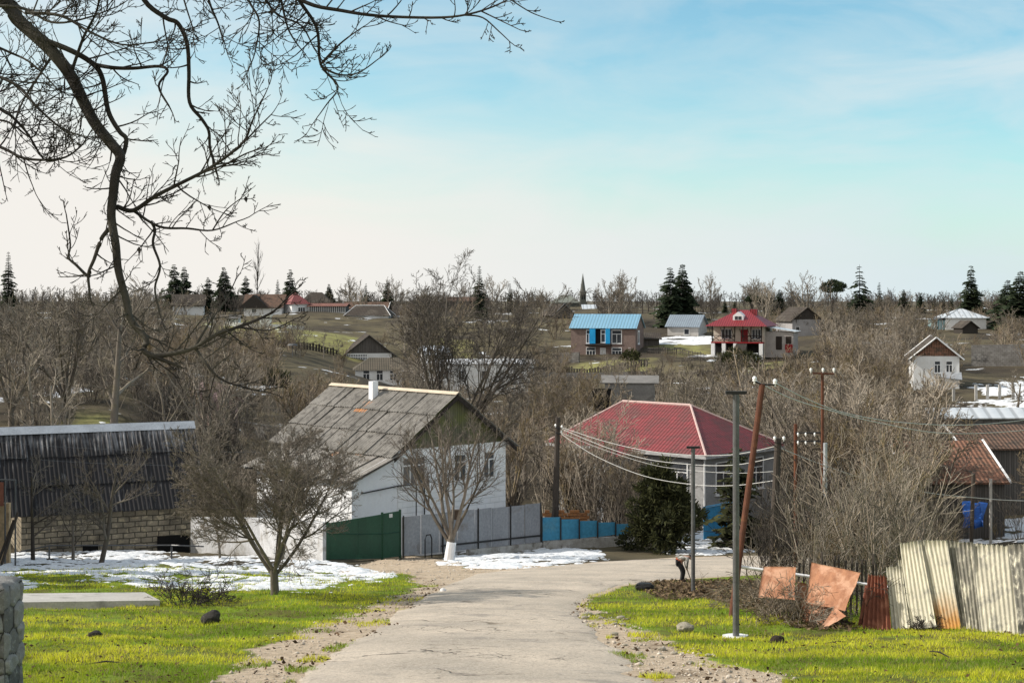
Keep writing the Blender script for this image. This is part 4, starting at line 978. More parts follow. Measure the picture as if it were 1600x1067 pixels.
# the trees one knows by sight
base = ground(430, 4485/(936-792)); bush = make_tree(5, 4.3, 'bushy', 1.25, .0052, bark_brown, wide=1.25, r0=.085)
put_tree(bush, 'spreading_tree', base, 'many stemmed bare tree with a wide fan of twigs at the snowy lawn edge', 'tree', rz=.6, s=.96)
base = ground(702, 54.3)
a, b = make_tree(12, 5.9, 'fan', .95, .007, bark_brown, wide=.95, lean=.12, r0=.14)
tr = put_tree((a, b), 'orchard_tree', base, 'bare tree with whitewashed trunk base before the grey metal fence', 'tree', rz=0)
q = MB(); q.tube([(-.02,0,-.25),(0,0,.05),(.06,0,.55),(.09,0,.72)], [.235,.20,.178,.172], 10); q.build('whitewash_band', white_wall, tr)
base = ground(700, 94); put_tree(make_tree(23, 15.2, 'bushy', .92, .014, barkmat('dark_crown_bark', (.035,.03,.027), (.20,.175,.15), (.13,.11,.05), .3), wide=.88, r0=.22), 'bare_tree', base, 'tall spreading bare tree rising behind the ridge of the white house', 'tree', rz=1.0)
base = ground(178, 76); put_tree(make_tree(31, 11.5, 'std', 1.0, .010, bark_grey, r0=.24), 'bare_tree', base, 'large dark trunked bare tree standing in snow behind the barn roof', 'tree', rz=.3)
base = ground(155, 50.5); put_tree(make_tree(37, 6.6, 'std', .95, .007, bark_grey, lean=.30, r0=.10), 'orchard_tree', base, 'crooked bare tree leaning before the stone barn wall', 'tree', rz=-.3)
base = ground(52, 53); put_tree(make_tree(38, 6.2, 'std', .9, .006, bark_grey, r0=.085), 'orchard_tree', base, 'slim dark bare tree at the corner of the stone barn', 'tree', rz=.9)
base = ground(115, 52.5); put_tree(make_tree(39, 3.9, 'std', .6, .006, bark_grey, r0=.07), 'orchard_tree', base, 'thin upright bare tree in the middle of the stone barn wall', 'tree', rz=2.9)
base = ground(1590, 118); put_tree(make_tree(41, 6.6, 'std', .9, .012, bark_grey, r0=.13), 'orchard_tree', base, 'round headed bare orchard tree above the snow field', 'tree')
base = ground(345, 55); put_tree(make_tree(43, 3.4, 'std', .7, .006, bark_grey, r0=.06), 'orchard_tree', base, 'bare sapling before the white yard wall', 'tree')

# ---------------------------------------------------------------- conifers
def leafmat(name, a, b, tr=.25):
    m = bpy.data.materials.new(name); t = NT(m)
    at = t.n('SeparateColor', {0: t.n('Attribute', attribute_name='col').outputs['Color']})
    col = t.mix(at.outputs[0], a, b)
    bs = t.n('BsdfPrincipled', {'Base Color': col, 'Roughness': .8, 'Specular IOR Level': .15})
    tl = t.n('BsdfTranslucent', {'Color': col}); mx = t.n('MixShader', {0: tr})
    t.t.links.new(bs.outputs[0], mx.inputs[1]); t.t.links.new(tl.outputs[0], mx.inputs[2]); t.t.links.new(mx.outputs[0], t.out.inputs[0])
    MATS[name] = m; return m
needle_dark = leafmat('dark_needles', (.018,.030,.018), (.085,.11,.058))
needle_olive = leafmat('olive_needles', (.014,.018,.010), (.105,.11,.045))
def spruce(seed, H, Rb, tiers=36, gap=.12, droop=.35, power=.85, mat=None, clear=.06, spray=1.45):
    q = random.Random(seed); VS, FS, CS = [], [], []
    def quad(a, b, c, d, v):
        i = len(VS); VS.extend([a, b, c, d]); FS.append((i, i+1, i+2, i+3)); CS.extend([v]*4)
    for k in range(tiers):
        f = clear + (1 - clear) * (k + q.uniform(-.3, .3)) / tiers; z = H * max(f, .02)
        L0 = Rb * max(.05, (1 - f)) ** power * (.62 + .75 * float(vnoise(k * .45 + seed, seed * 1.7, seed)))
        for j in range(8 if f < .8 else 6):
            if q.random() < gap + .10: continue
            a = q.uniform(0, 6.28); L = L0 * q.choice((.5,.75,.95,1.05,1.25)) * q.uniform(.85,1.1); ca, sa = math.cos(a), math.sin(a)
            n = 7
            for s in range(n):
                u = (s + .6) / n; r = L * u; zz = z - droop * L * u * u * q.uniform(.7, 1.2) + .10 * L * u
                p = Vector((ca * r, sa * r, zz)); w = (.30 * L * (1 - u * .75) + .05 * Rb) * q.uniform(.6, 1.3) * spray
                for sg in (-1, 1):
                    e = p + Vector((-sa * sg * w + ca * w * .6, ca * sg * w + sa * w * .6, -w * q.uniform(.1, .7)))
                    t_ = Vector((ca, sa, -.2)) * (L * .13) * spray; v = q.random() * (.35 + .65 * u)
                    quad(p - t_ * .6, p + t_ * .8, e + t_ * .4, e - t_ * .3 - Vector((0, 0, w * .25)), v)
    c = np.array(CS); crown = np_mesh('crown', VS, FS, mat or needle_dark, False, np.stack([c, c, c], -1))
    W = Wood(); W.add(0, [Vector((0, 0, -.4)), Vector((0, 0, H * .4)), Vector((0, 0, H * .985))], H * .013, H * .002, 6, .3)
    return W.mesh(0, 'trunk', bark_dark), crown
def clumpy(seed, n, shape, leaf, mat, name='crown', up=.3):
    """leaf sprays spread through lobes; shape = list of (centre, radii)"""
    q = np.random.RandomState(seed); VS, CS = [], []
    for (cx, cy, cz), (rx, ry, rz) in shape:
        m = int(n * rx * rz); u = q.normal(size=(m, 3)); u /= np.linalg.norm(u, axis=1)[:, None]
        r = q.uniform(.35, 1.0, (m, 1)) ** .5 * (0.72 + .45 * vnoise(u[:, 0] * 3 + 9, u[:, 2] * 3 + u[:, 1] * 2, seed)[:, None])
        p = np.array([cx, cy, cz]) + u * r * np.array([rx, ry, rz])
        d = u + q.normal(size=(m, 3)) * .6 + np.array([0, 0, up]); d /= np.linalg.norm(d, axis=1)[:, None]
        s = np.cross(d, q.normal(size=(m, 3))); s /= np.linalg.norm(s, axis=1)[:, None] + 1e-9
        L = leaf * q.uniform(.6, 1.5, (m, 1)); w_ = L * .28
        VS.append(np.stack([p - s * w_ * .5, p + s * w_ * .5, p + d * L + s * w_ * .3, p + d * L - s * w_ * .3], 1).reshape(-1, 3))
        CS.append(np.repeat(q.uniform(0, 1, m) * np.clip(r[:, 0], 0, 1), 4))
    VS = np.concatenate(VS); c = np.concatenate(CS)
    return np_mesh(name, VS, np.arange(len(VS)).reshape(-1, 4), mat, False, np.stack([c, c, c], -1))
spr = [spruce(100 + i, 10, 2.2 + .3 * (i % 3), 36, .10 + .05 * (i % 2), .45, .8 + .1 * (i % 3)) for i in range(4)]
slim = [spruce(120 + i, 10, 1.45, 34, .12, .5, .9) for i in range(2)]
open_spr = spruce(130, 10, 2.3, 20, .22, .6, .85, spray=1.3)
cyp = spruce(133, 10, 1.6, 40, .0, .0, .55, spray=1.2)
def conifer(px, ytop, ybase, D, kind, label, group=None, ws=1.0):
    b = ground(px, D); top = PX(px, ytop, D).z; Hh = max(2.0, top - b.z); s = Hh / 10
    ms = {'s': spr[int(px) % 4], 'n': slim[int(px) % 2], 'o': open_spr, 'c': cyp}[kind]
    o = put_tree(ms, 'spruce_tree' if kind != 'c' else 'cypress_tree', b, label, 'tree', group, s=s * ws * 1.22, sz=s)
    return o
SKY = [(13,392,300,'n','tall thin spruce at the far left end of the skyline'),
 (272,412,330,'s','left one of two close dark spruces on the left skyline'),(288,416,335,'s','right one of two close dark spruces on the left skyline'),
 (325,432,310,'c','dark column cypress left of the two gabled house'),(350,416,320,'s','dark pointed spruce behind the two gabled house'),
 (384,430,330,'c','small dark cone shaped cypress beside the thin poplar'),(453,420,318,'s','broad dark spruce left of the wine red pyramid roof'),
 (434,436,330,'n','ragged small conifer left of the broad spruce by the wine red roof'),(514,443,340,'s','dark bent topped conifer right of the wine red pyramid roof'),
 (572,442,335,'n','narrow dark spruce standing in the middle of the brown long roof'),(605,438,330,'s','dark spruce at the right end of the brown long roof'),
 (749,414,300,'n','slender dark spruce rising alone behind the spreading bare tree'),(797,442,330,'n','small dark spruce near the church side of the bare trees'),
 (1047,416,275,'s','left one of the tall twin spruces beyond the grey shed'),(1066,411,278,'s','right one of the tall twin spruces beyond the grey shed'),
 (1133,468,330,'s','small spruce on the skyline just left of the crimson roof'),(1148,470,335,'s','smaller of the spruces on the skyline left of the crimson roof'),
 (1343,412,290,'o','tall sparse tiered spruce beside the flat topped pine'),(1412,452,318,'s','dark spruce of middling height right of the pointed thin spruce'),(1438,458,316,'s','dark spruce left of the three small spruces'),(1218,452,312,'s','dark spruce on the skyline just right of the crimson roof'),
 (1374,440,300,'n','pointed thin spruce right of the sparse tiered spruce'),
 (1391,468,320,'n','tiny dark spruce low on the right skyline'),(1405,466,322,'n','tiny pale topped spruce low on the right skyline'),
 (1460,461,310,'n','first of three small spruces left of the big hilltop spruce'),(1474,459,312,'n','middle of three small spruces left of the big hilltop spruce'),(1487,458,308,'n','last of three small spruces left of the big hilltop spruce'),
 (1517,414,285,'s','big dark spruce standing behind the pale pyramid roof'),(1554,463,330,'n','small spruce by the second pale pyramid roof'),
 (1574,436,262,'s','broad ragged spruce at the right edge of the skyline'),(1594,422,258,'s','tallest ragged spruce cut by the right edge of the photo')]
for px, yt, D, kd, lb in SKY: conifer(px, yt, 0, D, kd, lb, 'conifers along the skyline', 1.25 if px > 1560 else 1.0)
pm = clumpy(77, 1000, [((-1.8,0,6.7),(1.3,1.0,.5)),((.1,.2,7.3),(1.2,1.0,.5)),((2.2,0,6.9),(1.3,1.0,.42)),((-.6,-.4,5.7),(1.2,.9,.38)),((3.6,.2,6.6),(.8,.7,.4)),((-3.1,0,6.1),(.9,.7,.36)),((1.2,.3,5.9),(.9,.8,.36)),((3.0,0,5.8),(.7,.6,.3))], .42, needle_dark, up=.5)
W = Wood(); q = random.Random(4)
for tgt in ((-1.2,0,6.4),(.3,.2,7),(1.6,0,6.5),(2.5,.2,6.2),(-2.2,0,5.9)):
    pts = [Vector((.1,0,2.5)), Vector((tgt[0]*.3, tgt[1]*.3, 4.2)), Vector(tgt)]; W.add(0, pts, .12, .05, 5, .3)
W.add(0, [Vector((0,0,-.5)), Vector((.05,0,1.2)), Vector((.1,0,2.6))], .2, .15, 7, .3)
pt = W.mesh(0, 'trunk', bark_dark)
for px, yt, s, lb in ((1300,438,1.0,'flat topped dark pine with bare stem left of the sparse tiered spruce'),(1175,461,.85,'dark clumped pine on the skyline behind the crimson roof'),(1193,463,.8,'second dark clumped pine behind the crimson roof, on its right')):
    b = ground(px, 300); put_tree((pt, pm), 'pine_tree', b, lb, 'tree', 'pines on the skyline', s=(PX(px, yt, 300).z - b.z) / 7.9)
b = ground(401, 330); put_tree(make_tree(61, PX(401, 386, 330).z - b.z, 'poplar', .9, .02, bark_dark), 'poplar_tree', b, 'very thin bare poplar standing alone on the skyline', 'tree')
# garden conifers at the bend
b = ground(1030, 60.5)
q = random.Random(17); lobes = [((0,0,1.1),(.9,.9,1.0)),((.1,0,2.2),(.45,.45,.8)),((.2,0,3.1),(.22,.22,.55))]
for i in range(40):
    f_ = q.random() ** .9; zz = .3 + 2.9 * f_; rr = (1.75 - .45 * zz) * q.uniform(.45, 1.3); a_ = q.uniform(0, 6.28); s_ = q.uniform(.22, .46) * (1.1 - .25 * f_)
    lobes.append(((rr * math.cos(a_) + .12, rr * math.sin(a_), zz - .15 * rr), (s_ * 1.25, s_ * 1.1, s_ * .62)))
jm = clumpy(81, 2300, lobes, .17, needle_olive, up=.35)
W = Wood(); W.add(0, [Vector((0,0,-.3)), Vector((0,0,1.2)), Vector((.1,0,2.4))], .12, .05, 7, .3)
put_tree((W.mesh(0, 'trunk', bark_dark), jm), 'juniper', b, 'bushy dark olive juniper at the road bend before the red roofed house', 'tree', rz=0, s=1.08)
b = ground(1151, 63); put_tree(spruce(88, 4.4, 1.35, 26, .08, .25, .6, mat=needle_olive, clear=.02, spray=1.15), 'young_spruce', b, 'drooping dark spruce standing before the blue gate', 'tree', s=1.0)

# ---------------------------------------------------------------- the woods and scrub of the valley
CLEAR = [(470,600,800,868,60),(0,668,300,760,57),(30,775,300,868,57),(985,634,1205,705,72),(1100,715,1130,750,72),(890,489,1010,553,235),(1106,482,1238,545,222),(1040,490,1095,522,262),
 (1470,481,1545,516,262),(1430,527,1502,574,150),(453,456,606,496,300),(372,460,442,488,300),(545,522,612,556,222),(556,563,612,602,196),(760,570,800,590,190),(868,428,918,470,420),
 (1240,483,1260,520,255),(1530,690,1592,748,75),(1505,780,1540,825,70),(1160,538,1184,553,212),(1520,590,1600,640,125),(1530,640,1600,660,98),(1520,825,1600,850,70),(1520,560,1600,590,176),
 (270,470,320,486,300),(1094,788,1150,845,66),(850,800,985,860,64),(512,800,626,880,55),(440,562,520,575,222),(545,540,620,556,222)]
def blocked(px, D, half, yt, yb):
    for x0, y0, x1, y1, d in CLEAR:
        if D < d and px + half > x0 and px - half < x1 and yt < y1 and yb > y0: return True
    return False
FOOT = [(H_[0], H_[1], H_[2]) for H_ in ((-3,65,7),(8.5,78,8.5),(-17.5,60.5,6.5),(-13,59.5,4.5),(27,240,9),(39,226,9),(-25.5,226,8),(-17,200,8),(-5,193,12),(47,153,5.5),(29,76,7),(34,83,7),(35,101,10))]
OPEN = [(105,228,64,84), (425,560,222,258), (890,1010,206,222)]      # sunny clearings: columns and distances kept free of scrub
def in_foot(x, y): return any(p0 < 800 + x / y * F < p1 and d0 < y < d1 for p0, p1, d0, d1 in OPEN) or any((x - a) ** 2 + (y - b) ** 2 < r * r for a, b, r in FOOT) or y < 90 and float(poly_sd(np.array([x]), np.array([y]), ROAD)[0]) > -1.2
gT = {'std': [make_tree(200 + i, 9, 'std', .72, .017, bark_grey) for i in range(5)],
      'fan': [make_tree(220 + i, 7, 'fan', .68, .017, bark_grey) for i in range(4)],
      'rus': [make_tree(240 + i, 6, 'fan', .70, .015, bark_russet, wide=.85) for i in range(4)],
      'shr': [make_tree(260 + i, 3.2, 'shrub', .8, .009, (bark_russet, bark_brown, bark_dark, bark_grey)[i]) for i in range(4)],
      'pale': [make_tree(270 + i, 3.4, 'shrub', .7, .008, bark_pale) for i in range(2)]}
HT = {'std': 9, 'fan': 7, 'rus': 6, 'shr': 3.2, 'pale': 3.4}; WD = {'std': .38, 'fan': .42, 'rus': .4, 'shr': .36, 'pale': .34}
PN = {'shr': ('stems', 'crown'), 'pale': ('stems', 'crown')}
print('VERTS', {k_: [sum(len(m_.vertices) for m_ in t_ if m_) for t_ in v_] for k_, v_ in gT.items()})
sky_bark = barkmat('skyline_bark', (.036,.032,.029), (.23,.20,.17), None)
far_std = [whole_mesh(300 + i, 9, 'std', .66, .027, sky_bark) for i in range(4)]
far_fan = [whole_mesh(310 + i, 6, 'fan', .58, .026, bark_grey) for i in range(3)]
mid_pale = [make_tree(280 + i, 6, 'fan', .72, .014, bark_pale) for i in range(2)]; gT['fp'] = mid_pale; HT['fp'] = 6; WD['fp'] = .4
far_shr = [whole_mesh(320 + i, 3.0, 'shrub', .75, .021, bark_russet, name='shrub') for i in range(3)]
placed = []
def scatter(n, px0, px1, D0, D1, kinds, h0, h1, label, group, name='bare_tree', cat='tree', gap=2.2, tries=30, ymin=None, seed=0):
    q = random.Random(seed + n); got = 0
    for _ in range(n * tries):
        if got >= n: break
        D = math.exp(q.uniform(math.log(D0), math.log(D1))); px = q.uniform(px0, px1); b = ground(px, D)
        kd = q.choice(kinds); Hh = q.uniform(h0, h1)
        yt = YH - (b.z + Hh) / D * F; yb = YH - b.z / D * F
        if ymin and yt < ymin: continue
        wd = WD.get(kd, .38) * Hh * F / D
        if blocked(px, D, wd * .8, yt, yb) or in_foot(b.x, b.y): continue
        if any((b.x - x) ** 2 + (b.y - y) ** 2 < (gap * g_) ** 2 for x, y, g_ in placed[-400:]): continue
        placed.append((b.x, b.y, D / 100 if D > 100 else 1)); got += 1
        if kd == 'far': put_tree(None, name, b, label, cat, group, s=Hh / 9, whole=q.choice(far_std))
        elif kd == 'farfan': put_tree(None, name, b, label, cat, group, s=Hh / 6, whole=q.choice(far_fan))
        elif kd == 'farshr': put_tree(None, name, b, label, cat, group, s=Hh / 3, whole=q.choice(far_shr))
        else: put_tree(q.choice(gT[kd]), name, b, label, cat, group, s=Hh / HT[kd], parts=PN.get(kd, ('trunk', 'crown')))
    return got
cnt = {}
cnt['L'] = scatter(36, -40, 330, 72, 150, ['std', 'std', 'fan'], 7, 12.5, 'bare grey tree in the dense wood on the slope above the stone barn', 'wood above the stone barn', ymin=436, seed=1)
cnt['L2'] = scatter(22, 200, 520, 85, 170, ['fan', 'std', 'rus'], 4.5, 8, 'bare tree on the slope around the pink cottage', 'trees around the pink cottage', ymin=500, seed=2)
cnt['L3'] = scatter(26, 270, 660, 140, 285, ['farfan', 'far', 'farfan'], 4, 8, 'bare tree on the meadow slope below the wine red pyramid roof', 'trees on the meadow slope', ymin=470, seed=3)
cnt['C'] = scatter(26, 760, 960, 74, 190, ['fan', 'rus', 'std'], 4, 7.5, 'bare tree in the valley between the white house and the brick house', 'trees in the middle valley', ymin=520, seed=4)
cnt['C2'] = scatter(24, 800, 1230, 120, 228, ['farfan', 'farfan', 'far'], 3.5, 6, 'bare fruit tree in the gardens below the brick and veranda houses', 'garden trees below the brick house', ymin=540, seed=5)
cnt['R'] = scatter(46, 1195, 1500, 42, 125, ['rus', 'fp', 'fan', 'rus'], 4.5, 8.5, 'brown bare tree in the thick scrub behind the leaning sheets', 'scrub trees behind the leaning sheets', ymin=530, seed=6)
cnt['R2'] = scatter(32, 1225, 1620, 150, 275, ['farfan', 'farfan', 'far'], 4, 8.5, 'bare tree on the scrubby slope below the pale pyramid roof', 'trees on the scrubby right slope', ymin=478, seed=7)
cnt['S1'] = scatter(20, -40, 480, 280, 420, ['far'], 7, 12, 'bare tree on the skyline left of the wine red pyramid roof', 'skyline trees at the left', ymin=430, seed=8)
cnt['S2'] = scatter(18, 480, 870, 310, 420, ['far', 'far', 'farfan'], 6.5, 11, 'bare tree on the skyline between the wine red roof and the church', 'skyline trees left of the church', ymin=432, seed=9)
cnt['S3'] = scatter(20, 915, 1260, 280, 420, ['far', 'far', 'farfan'], 6.5, 12, 'bare tree on the skyline between the church and the grey gabled house', 'skyline trees right of the church', ymin=430, seed=10)
cnt['S4'] = scatter(14, 1260, 1620, 285, 420, ['far', 'farfan'], 4.5, 8, 'bare tree on the skyline among the spruces at the right', 'skyline trees at the right', ymin=455, seed=11)
cnt['sR'] = scatter(46, 1190, 1600, 30, 80, ['shr', 'shr', 'shr', 'pale'], 2.0, 3.6, 'leafless brown shrub in the thicket behind the leaning sheets', 'thicket behind the leaning sheets', 'shrub', 'shrub', 1.0, seed=12)
cnt['sC'] = scatter(16, 848, 985, 62.5, 72, ['pale', 'shr'], 2.2, 4.2, 'pale leafless shrub beside the utility pole and the blue fence', 'shrubs by the blue fence', 'shrub', 'shrub', .9, seed=13)
cnt['sC2'] = scatter(13, 872, 1000, 64.6, 69.5, ['pale', 'rus', 'shr'], 3.6, 5.6, 'tall whippy bare shrub before the left end of the red hipped roof', 'tall shrubs before the red roofed house', 'shrub', 'shrub', .6, seed=19)
cnt['sC3'] = scatter(8, 878, 940, 65, 70.5, ['rus', 'fp'], 5.2, 6.6, 'bare whippy tree hiding the left end of the red hipped roof', 'trees before the left end of the red roof', gap=.5, seed=20)
cnt['S5'] = scatter(14, 560, 905, 248, 325, ['farfan', 'far', 'farshr'], 3.5, 7, 'bare tree on the open bank between the white ridged roof and the brick house', 'trees on the bank left of the brick house', ymin=452, seed=21)
cnt['sT'] = scatter(12, 1560, 1660, 56, 69, ['shr', 'rus'], 3.6, 5.6, 'bare shrub before the dark wall below the tiled roofs', 'shrubs before the tiled roofs', 'shrub', 'shrub', .8, seed=22)
cnt['sL'] = scatter(30, -20, 470, 66, 130, ['shr', 'shr', 'pale'], 2, 3.6, 'leafless shrub on the slope behind the stone barn', 'shrubs behind the stone barn', 'shrub', 'shrub', 1.5, seed=14)
cnt['sM'] = scatter(60, 620, 1240, 90, 235, ['farshr'], 2, 4, 'leafless shrub in the gardens across the valley', 'shrubs across the valley', 'shrub', 'shrub', 1.5, seed=15)
cnt['sR2'] = scatter(60, 1230, 1620, 125, 270, ['farshr'], 2.5, 5, 'leafless shrub on the scrubby right slope', 'shrubs on the right slope', 'shrub', 'shrub', 1.5, seed=16)
cnt['sL3'] = scatter(36, 400, 640, 100, 215, ['farshr'], 2.5, 4.5, 'leafless shrub on the dark bank above the white house roof', 'shrubs above the white house roof', 'shrub', 'shrub', 1.3, seed=18)
cnt['sL2'] = scatter(40, 250, 660, 150, 290, ['farshr'], 2, 4, 'leafless shrub around the meadow and the board gabled house', 'shrubs around the meadow', 'shrub', 'shrub', 1.5, seed=17)
print('TREES', cnt, [len(m.vertices) for m in far_std+far_fan+far_shr])
# far treeline that reads as one mass
def bulk(name, meshes, n, px0, px1, D0, D1, s0, s1, label, seed):
    q = np.random.RandomState(seed); VS, FS, CS, off = [], [], [], 0
    src = []
    for me in meshes:
        v = np.empty(len(me.vertices) * 3, np.float32); me.vertices.foreach_get('co', v)
        f = np.empty(len(me.loops), np.int32); me.loops.foreach_get('vertex_index', f)
        c = np.empty(len(me.vertices) * 4, np.float32); me.attributes['col'].data.foreach_get('color', c)
        src.append((v.reshape(-1, 3), f.reshape(-1, 4), c.reshape(-1, 4)[:, :3]))
    for i in range(n):
        v, f, c = src[q.randint(len(src))]; D = math.exp(q.uniform(math.log(D0), math.log(D1))); px = q.uniform(px0, px1); b = ground(px, D)
        s = q.uniform(s0, s1); a = q.uniform(0, 6.28); ca, sa = math.cos(a), math.sin(a)
        yt = YH - (b.z + s * 5) / D * F; yb = YH - b.z / D * F
        if blocked(px, D, 3.2 * s * F / D * .4, yt, yb) or in_foot(b.x, b.y): continue
        w_ = np.stack([v[:, 0] * ca - v[:, 1] * sa, v[:, 0] * sa + v[:, 1] * ca, v[:, 2]], -1) * s + np.array(b)
        VS.append(w_); FS.append(f + off); CS.append(np.clip(c * .8 + q.uniform(0, .2), 0, 1)); off += len(v)
    o = link(name, np_mesh(name, np.concatenate(VS), np.concatenate(FS), meshes[0].materials[0], True, np.concatenate(CS)))
    return tag(o, label, kind='stuff')
wood_dark = barkmat('far_wood_bark', (.035,.031,.029), (.19,.165,.14), None)
tiny = [whole_mesh(340 + i, 7, 'std', .5, .035, wood_dark, name='far_wood') for i in range(3)]
bulk('far_wood', tiny, 620, -150, 1750, 300, 520, .6, 1.2, 'grey band of bare woodland along the skyline', 5)
drk = [whole_mesh(370 + i, 2.2, 'shrub', .7, .014, wood_dark, name='undergrowth') for i in range(3)]  # dark copy of the undergrowth, simulates shadow low in the scrub
thk = [whole_mesh(350 + i, 2.2, 'shrub', .55, .013, bark_russet, name='undergrowth') for i in range(4)]
thg = [whole_mesh(360 + i, 2.2, 'shrub', .55, .014, bark_grey, name='undergrowth') for i in range(4)]
bulk('undergrowth', thk, 260, 1185, 1640, 28, 120, .5, 1.3, 'matted leafless undergrowth filling the hollow behind the leaning sheets', 6)
bulk('undergrowth', thg, 260, -80, 480, 62, 150, .6, 1.4, 'matted leafless undergrowth on the slope behind the stone barn', 7)
bulk('undergrowth', thg, 420, 600, 1260, 74, 230, .6, 1.5, 'matted leafless undergrowth in the valley bottom', 8)
bulk('undergrowth', thk, 480, 1200, 1700, 110, 300, .9, 2.0, 'brown leafless scrub covering the right slope', 9)
bulk('undergrowth', thg, 420, -60, 900, 140, 320, .8, 1.9, 'grey leafless scrub around the meadow', 10)
bulk('undergrowth', drk, 300, -150, 1750, 285, 430, 1.0, 2.2, 'dark thicket at the foot of the skyline trees', 11)
bulk('undergrowth', drk, 240, 600, 1260, 74, 235, .5, 1.1, 'dark brush simulating shade in the hollows of the valley', 12)
bulk('undergrowth', drk, 220, 1190, 1680, 34, 280, .5, 1.4, 'dark brush simulating shade deep in the scrub on the right', 13)
bulk('undergrowth', drk, 220, -80, 640, 66, 280, .5, 1.4, 'dark brush simulating shade under the trees on the left slope', 14)
for k_, (x_, y_, s_) in enumerate(((-19.6, 39.0, 1.0), (-21.5, 42.6, 1.2), (-17.8, 35.2, .72))):  # unseen spruces added to throw shade over the snow
    put_tree(spr[k_], 'spruce_tree', (x_, y_, g1(x_, y_)), ['spruce of middle height', 'tallest spruce', 'lowest spruce'][k_] + ' added unseen left of the lawn to shade the snow', 'tree', s=s_)
for k_, (px, D, rx, rz, lb) in enumerate(((1152, 205, 3.2, 1.5, 'dark green evergreen bush below the veranda house'),(985, 222, 1.6, 1.0, 'small evergreen bush beside the brick house garden'),(428, 150, 1.8, 1.1, 'evergreen bush on the bank above the pink cottage'))):
    b = ground(px, D); me = clumpy(600 + k_, 260, [((0,0,rz*.7),(rx,rx*.8,rz)),((rx*.6,0,rz*.5),(rx*.6,rx*.5,rz*.7)),((-rx*.7,.2,rz*.6),(rx*.5,rx*.5,rz*.8))], .4, needle_olive)
    put_tree(None, 'evergreen_bush', b, lb, 'bush', whole=me)
# ---------------------------------------------------------------- yard fences, gates and walls
def qp(mb, A, B, a0, a1, b0, b1, t=.03):
    """upright sheet between ground plan points A and B, its lower and upper edge heights at each end"""
    A, B = Vector((*A, 0)), Vector((*B, 0)); n = (B - A).normalized(); n = Vector((n.y, -n.x, 0)) * t / 2
    z = lambda p, h_: Vector((p.x, p.y, h_))
    return mb.hexa([z(A+n,a0),z(B+n,b0),z(B-n,b0),z(A-n,a0),z(A+n,a1),z(B+n,b1),z(B-n,b1),z(A-n,a1)])
def lerp2(A, B, t): return (A[0] + (B[0]-A[0])*t, A[1] + (B[1]-A[1])*t)
wall_strip('yard_wall', 'whitewashed yard wall between the stone barn and the green gate', 'wall', [(-12.7, 58.6), (-9.6, 56.6), (-6.70, 52.95)], 1.42, .25, simple('dirty_shaded_whitewash', (.66,.67,.70), (.50,.50,.50), 1.6, c3=(.30,.28,.25), s3=1.8, lo3=.52, hi3=.7, bump=.6, bdist=.03, streak=(1,1,.4)))  # colour greyed for its dirt and for the bush's shade
# green gate
A, B = (-6.64, 53.0), (-4.26, 56.0)
rt = empty('yard_gate', (A[0], A[1], g1(*A)), 0, 'dark green sheet metal yard gate with a small door and white plate', 'gate')
def rel(o, root): o.parent = root; o.matrix_parent_inverse = Matrix.Translation(-root.location); return o
def gt(t0, t1, nm, m, top=-7.99, lift=.07, th=.04):
    a, b = lerp2(A, B, t0), lerp2(A, B, t1); mb = MB(); za, zb_ = g1(*a) + lift, g1(*b) + lift
    qp(mb, a, b, za, top, zb_, top, th); o = rel(mb.build(nm, m), rt); return o, a, b, za, zb_
lf, a, b, za, zb_ = gt(.012, .40, 'gate_leaf', green_paint, -8.0); lf2, *_ = gt(.405, .735, 'gate_leaf', green_paint, -8.0); dr, a, b, za, zb_ = gt(.75, .985, 'wicket_door', green_paint, -7.98)
for o_, t0, t1 in ((lf,.012,.40),(lf2,.405,.735),(dr,.75,.985)):
    a, b = lerp2(A, B, t0), lerp2(A, B, t1); off = Vector((.783,-.62,0))*.035
    for (p, q_) in (((a,.1),(b,.1)),((a,1.0),(b,1.0))):
        fr = MB(); fr.tube([Vector((p[0][0],p[0][1],g1(*p[0])+p[1]))+off, Vector((q_[0][0],q_[0][1],g1(*q_[0])+q_[1]))+off], .018, 4); rel(fr.build('brace', green_paint), rt)
q = MB()
a = lerp2(A, B, .86); off = Vector((.783,-.62,0))*.03; c_ = Vector((a[0],a[1],-8.10))+off; du = Vector((.62,.783,0))
q.slab([c_-du*.09-V(0,0,.07),c_+du*.09-V(0,0,.07),c_+du*.09+V(0,0,.07),c_-du*.09+V(0,0,.07)], .012); rel(q.build('number_plate', white_paint), rt)
for t_ in (0, .743, 1.0):
    a = lerp2(A, B, t_); q = MB(); q.box(a[0]-.045,a[0]+.045,a[1]-.045,a[1]+.045,g1(*a)-.3,-7.93); rel(q.build('gate_post', green_paint), rt)
# grey sheet fence
A, B = (-4.20, 56.1), (1.21, 62.0)
rt = empty('sheet_fence', (A[0], A[1], g1(*A)), 0, 'long grey sheet metal yard fence below the white house', 'fence')
top = lambda t: -8.22 - .28 * t
bot = lambda t: max(g1(*lerp2(A, B, t)) + .05, -9.72 - .42 * t)
N_ = 8
for i in range(N_):
    t0, t1 = i / N_, (i + 1) / N_ - .004; mb = MB(); o2 = .008 * (i % 2)
    a, b = lerp2(A, B, t0), lerp2(A, B, t1); a = (a[0]+o2, a[1]-o2); b = (b[0]+o2, b[1]-o2)
    qp(mb, a, b, bot(t0), top(t0)+rng.uniform(-.03,.02), bot(t1), top(t1)+rng.uniform(-.03,.02), .025); rel(mb.build('sheet', grey_sheet), rt)
nrm = Vector((.737,-.676,0))
pt3 = lambda t, z, d: Vector((*lerp2(A, B, t), z)) + nrm * d
q = MB(); q.tube([pt3(.26,-9.58,.06), pt3(1,-9.86,.06)], .035, 6); rel(q.build('rail', iron), rt)
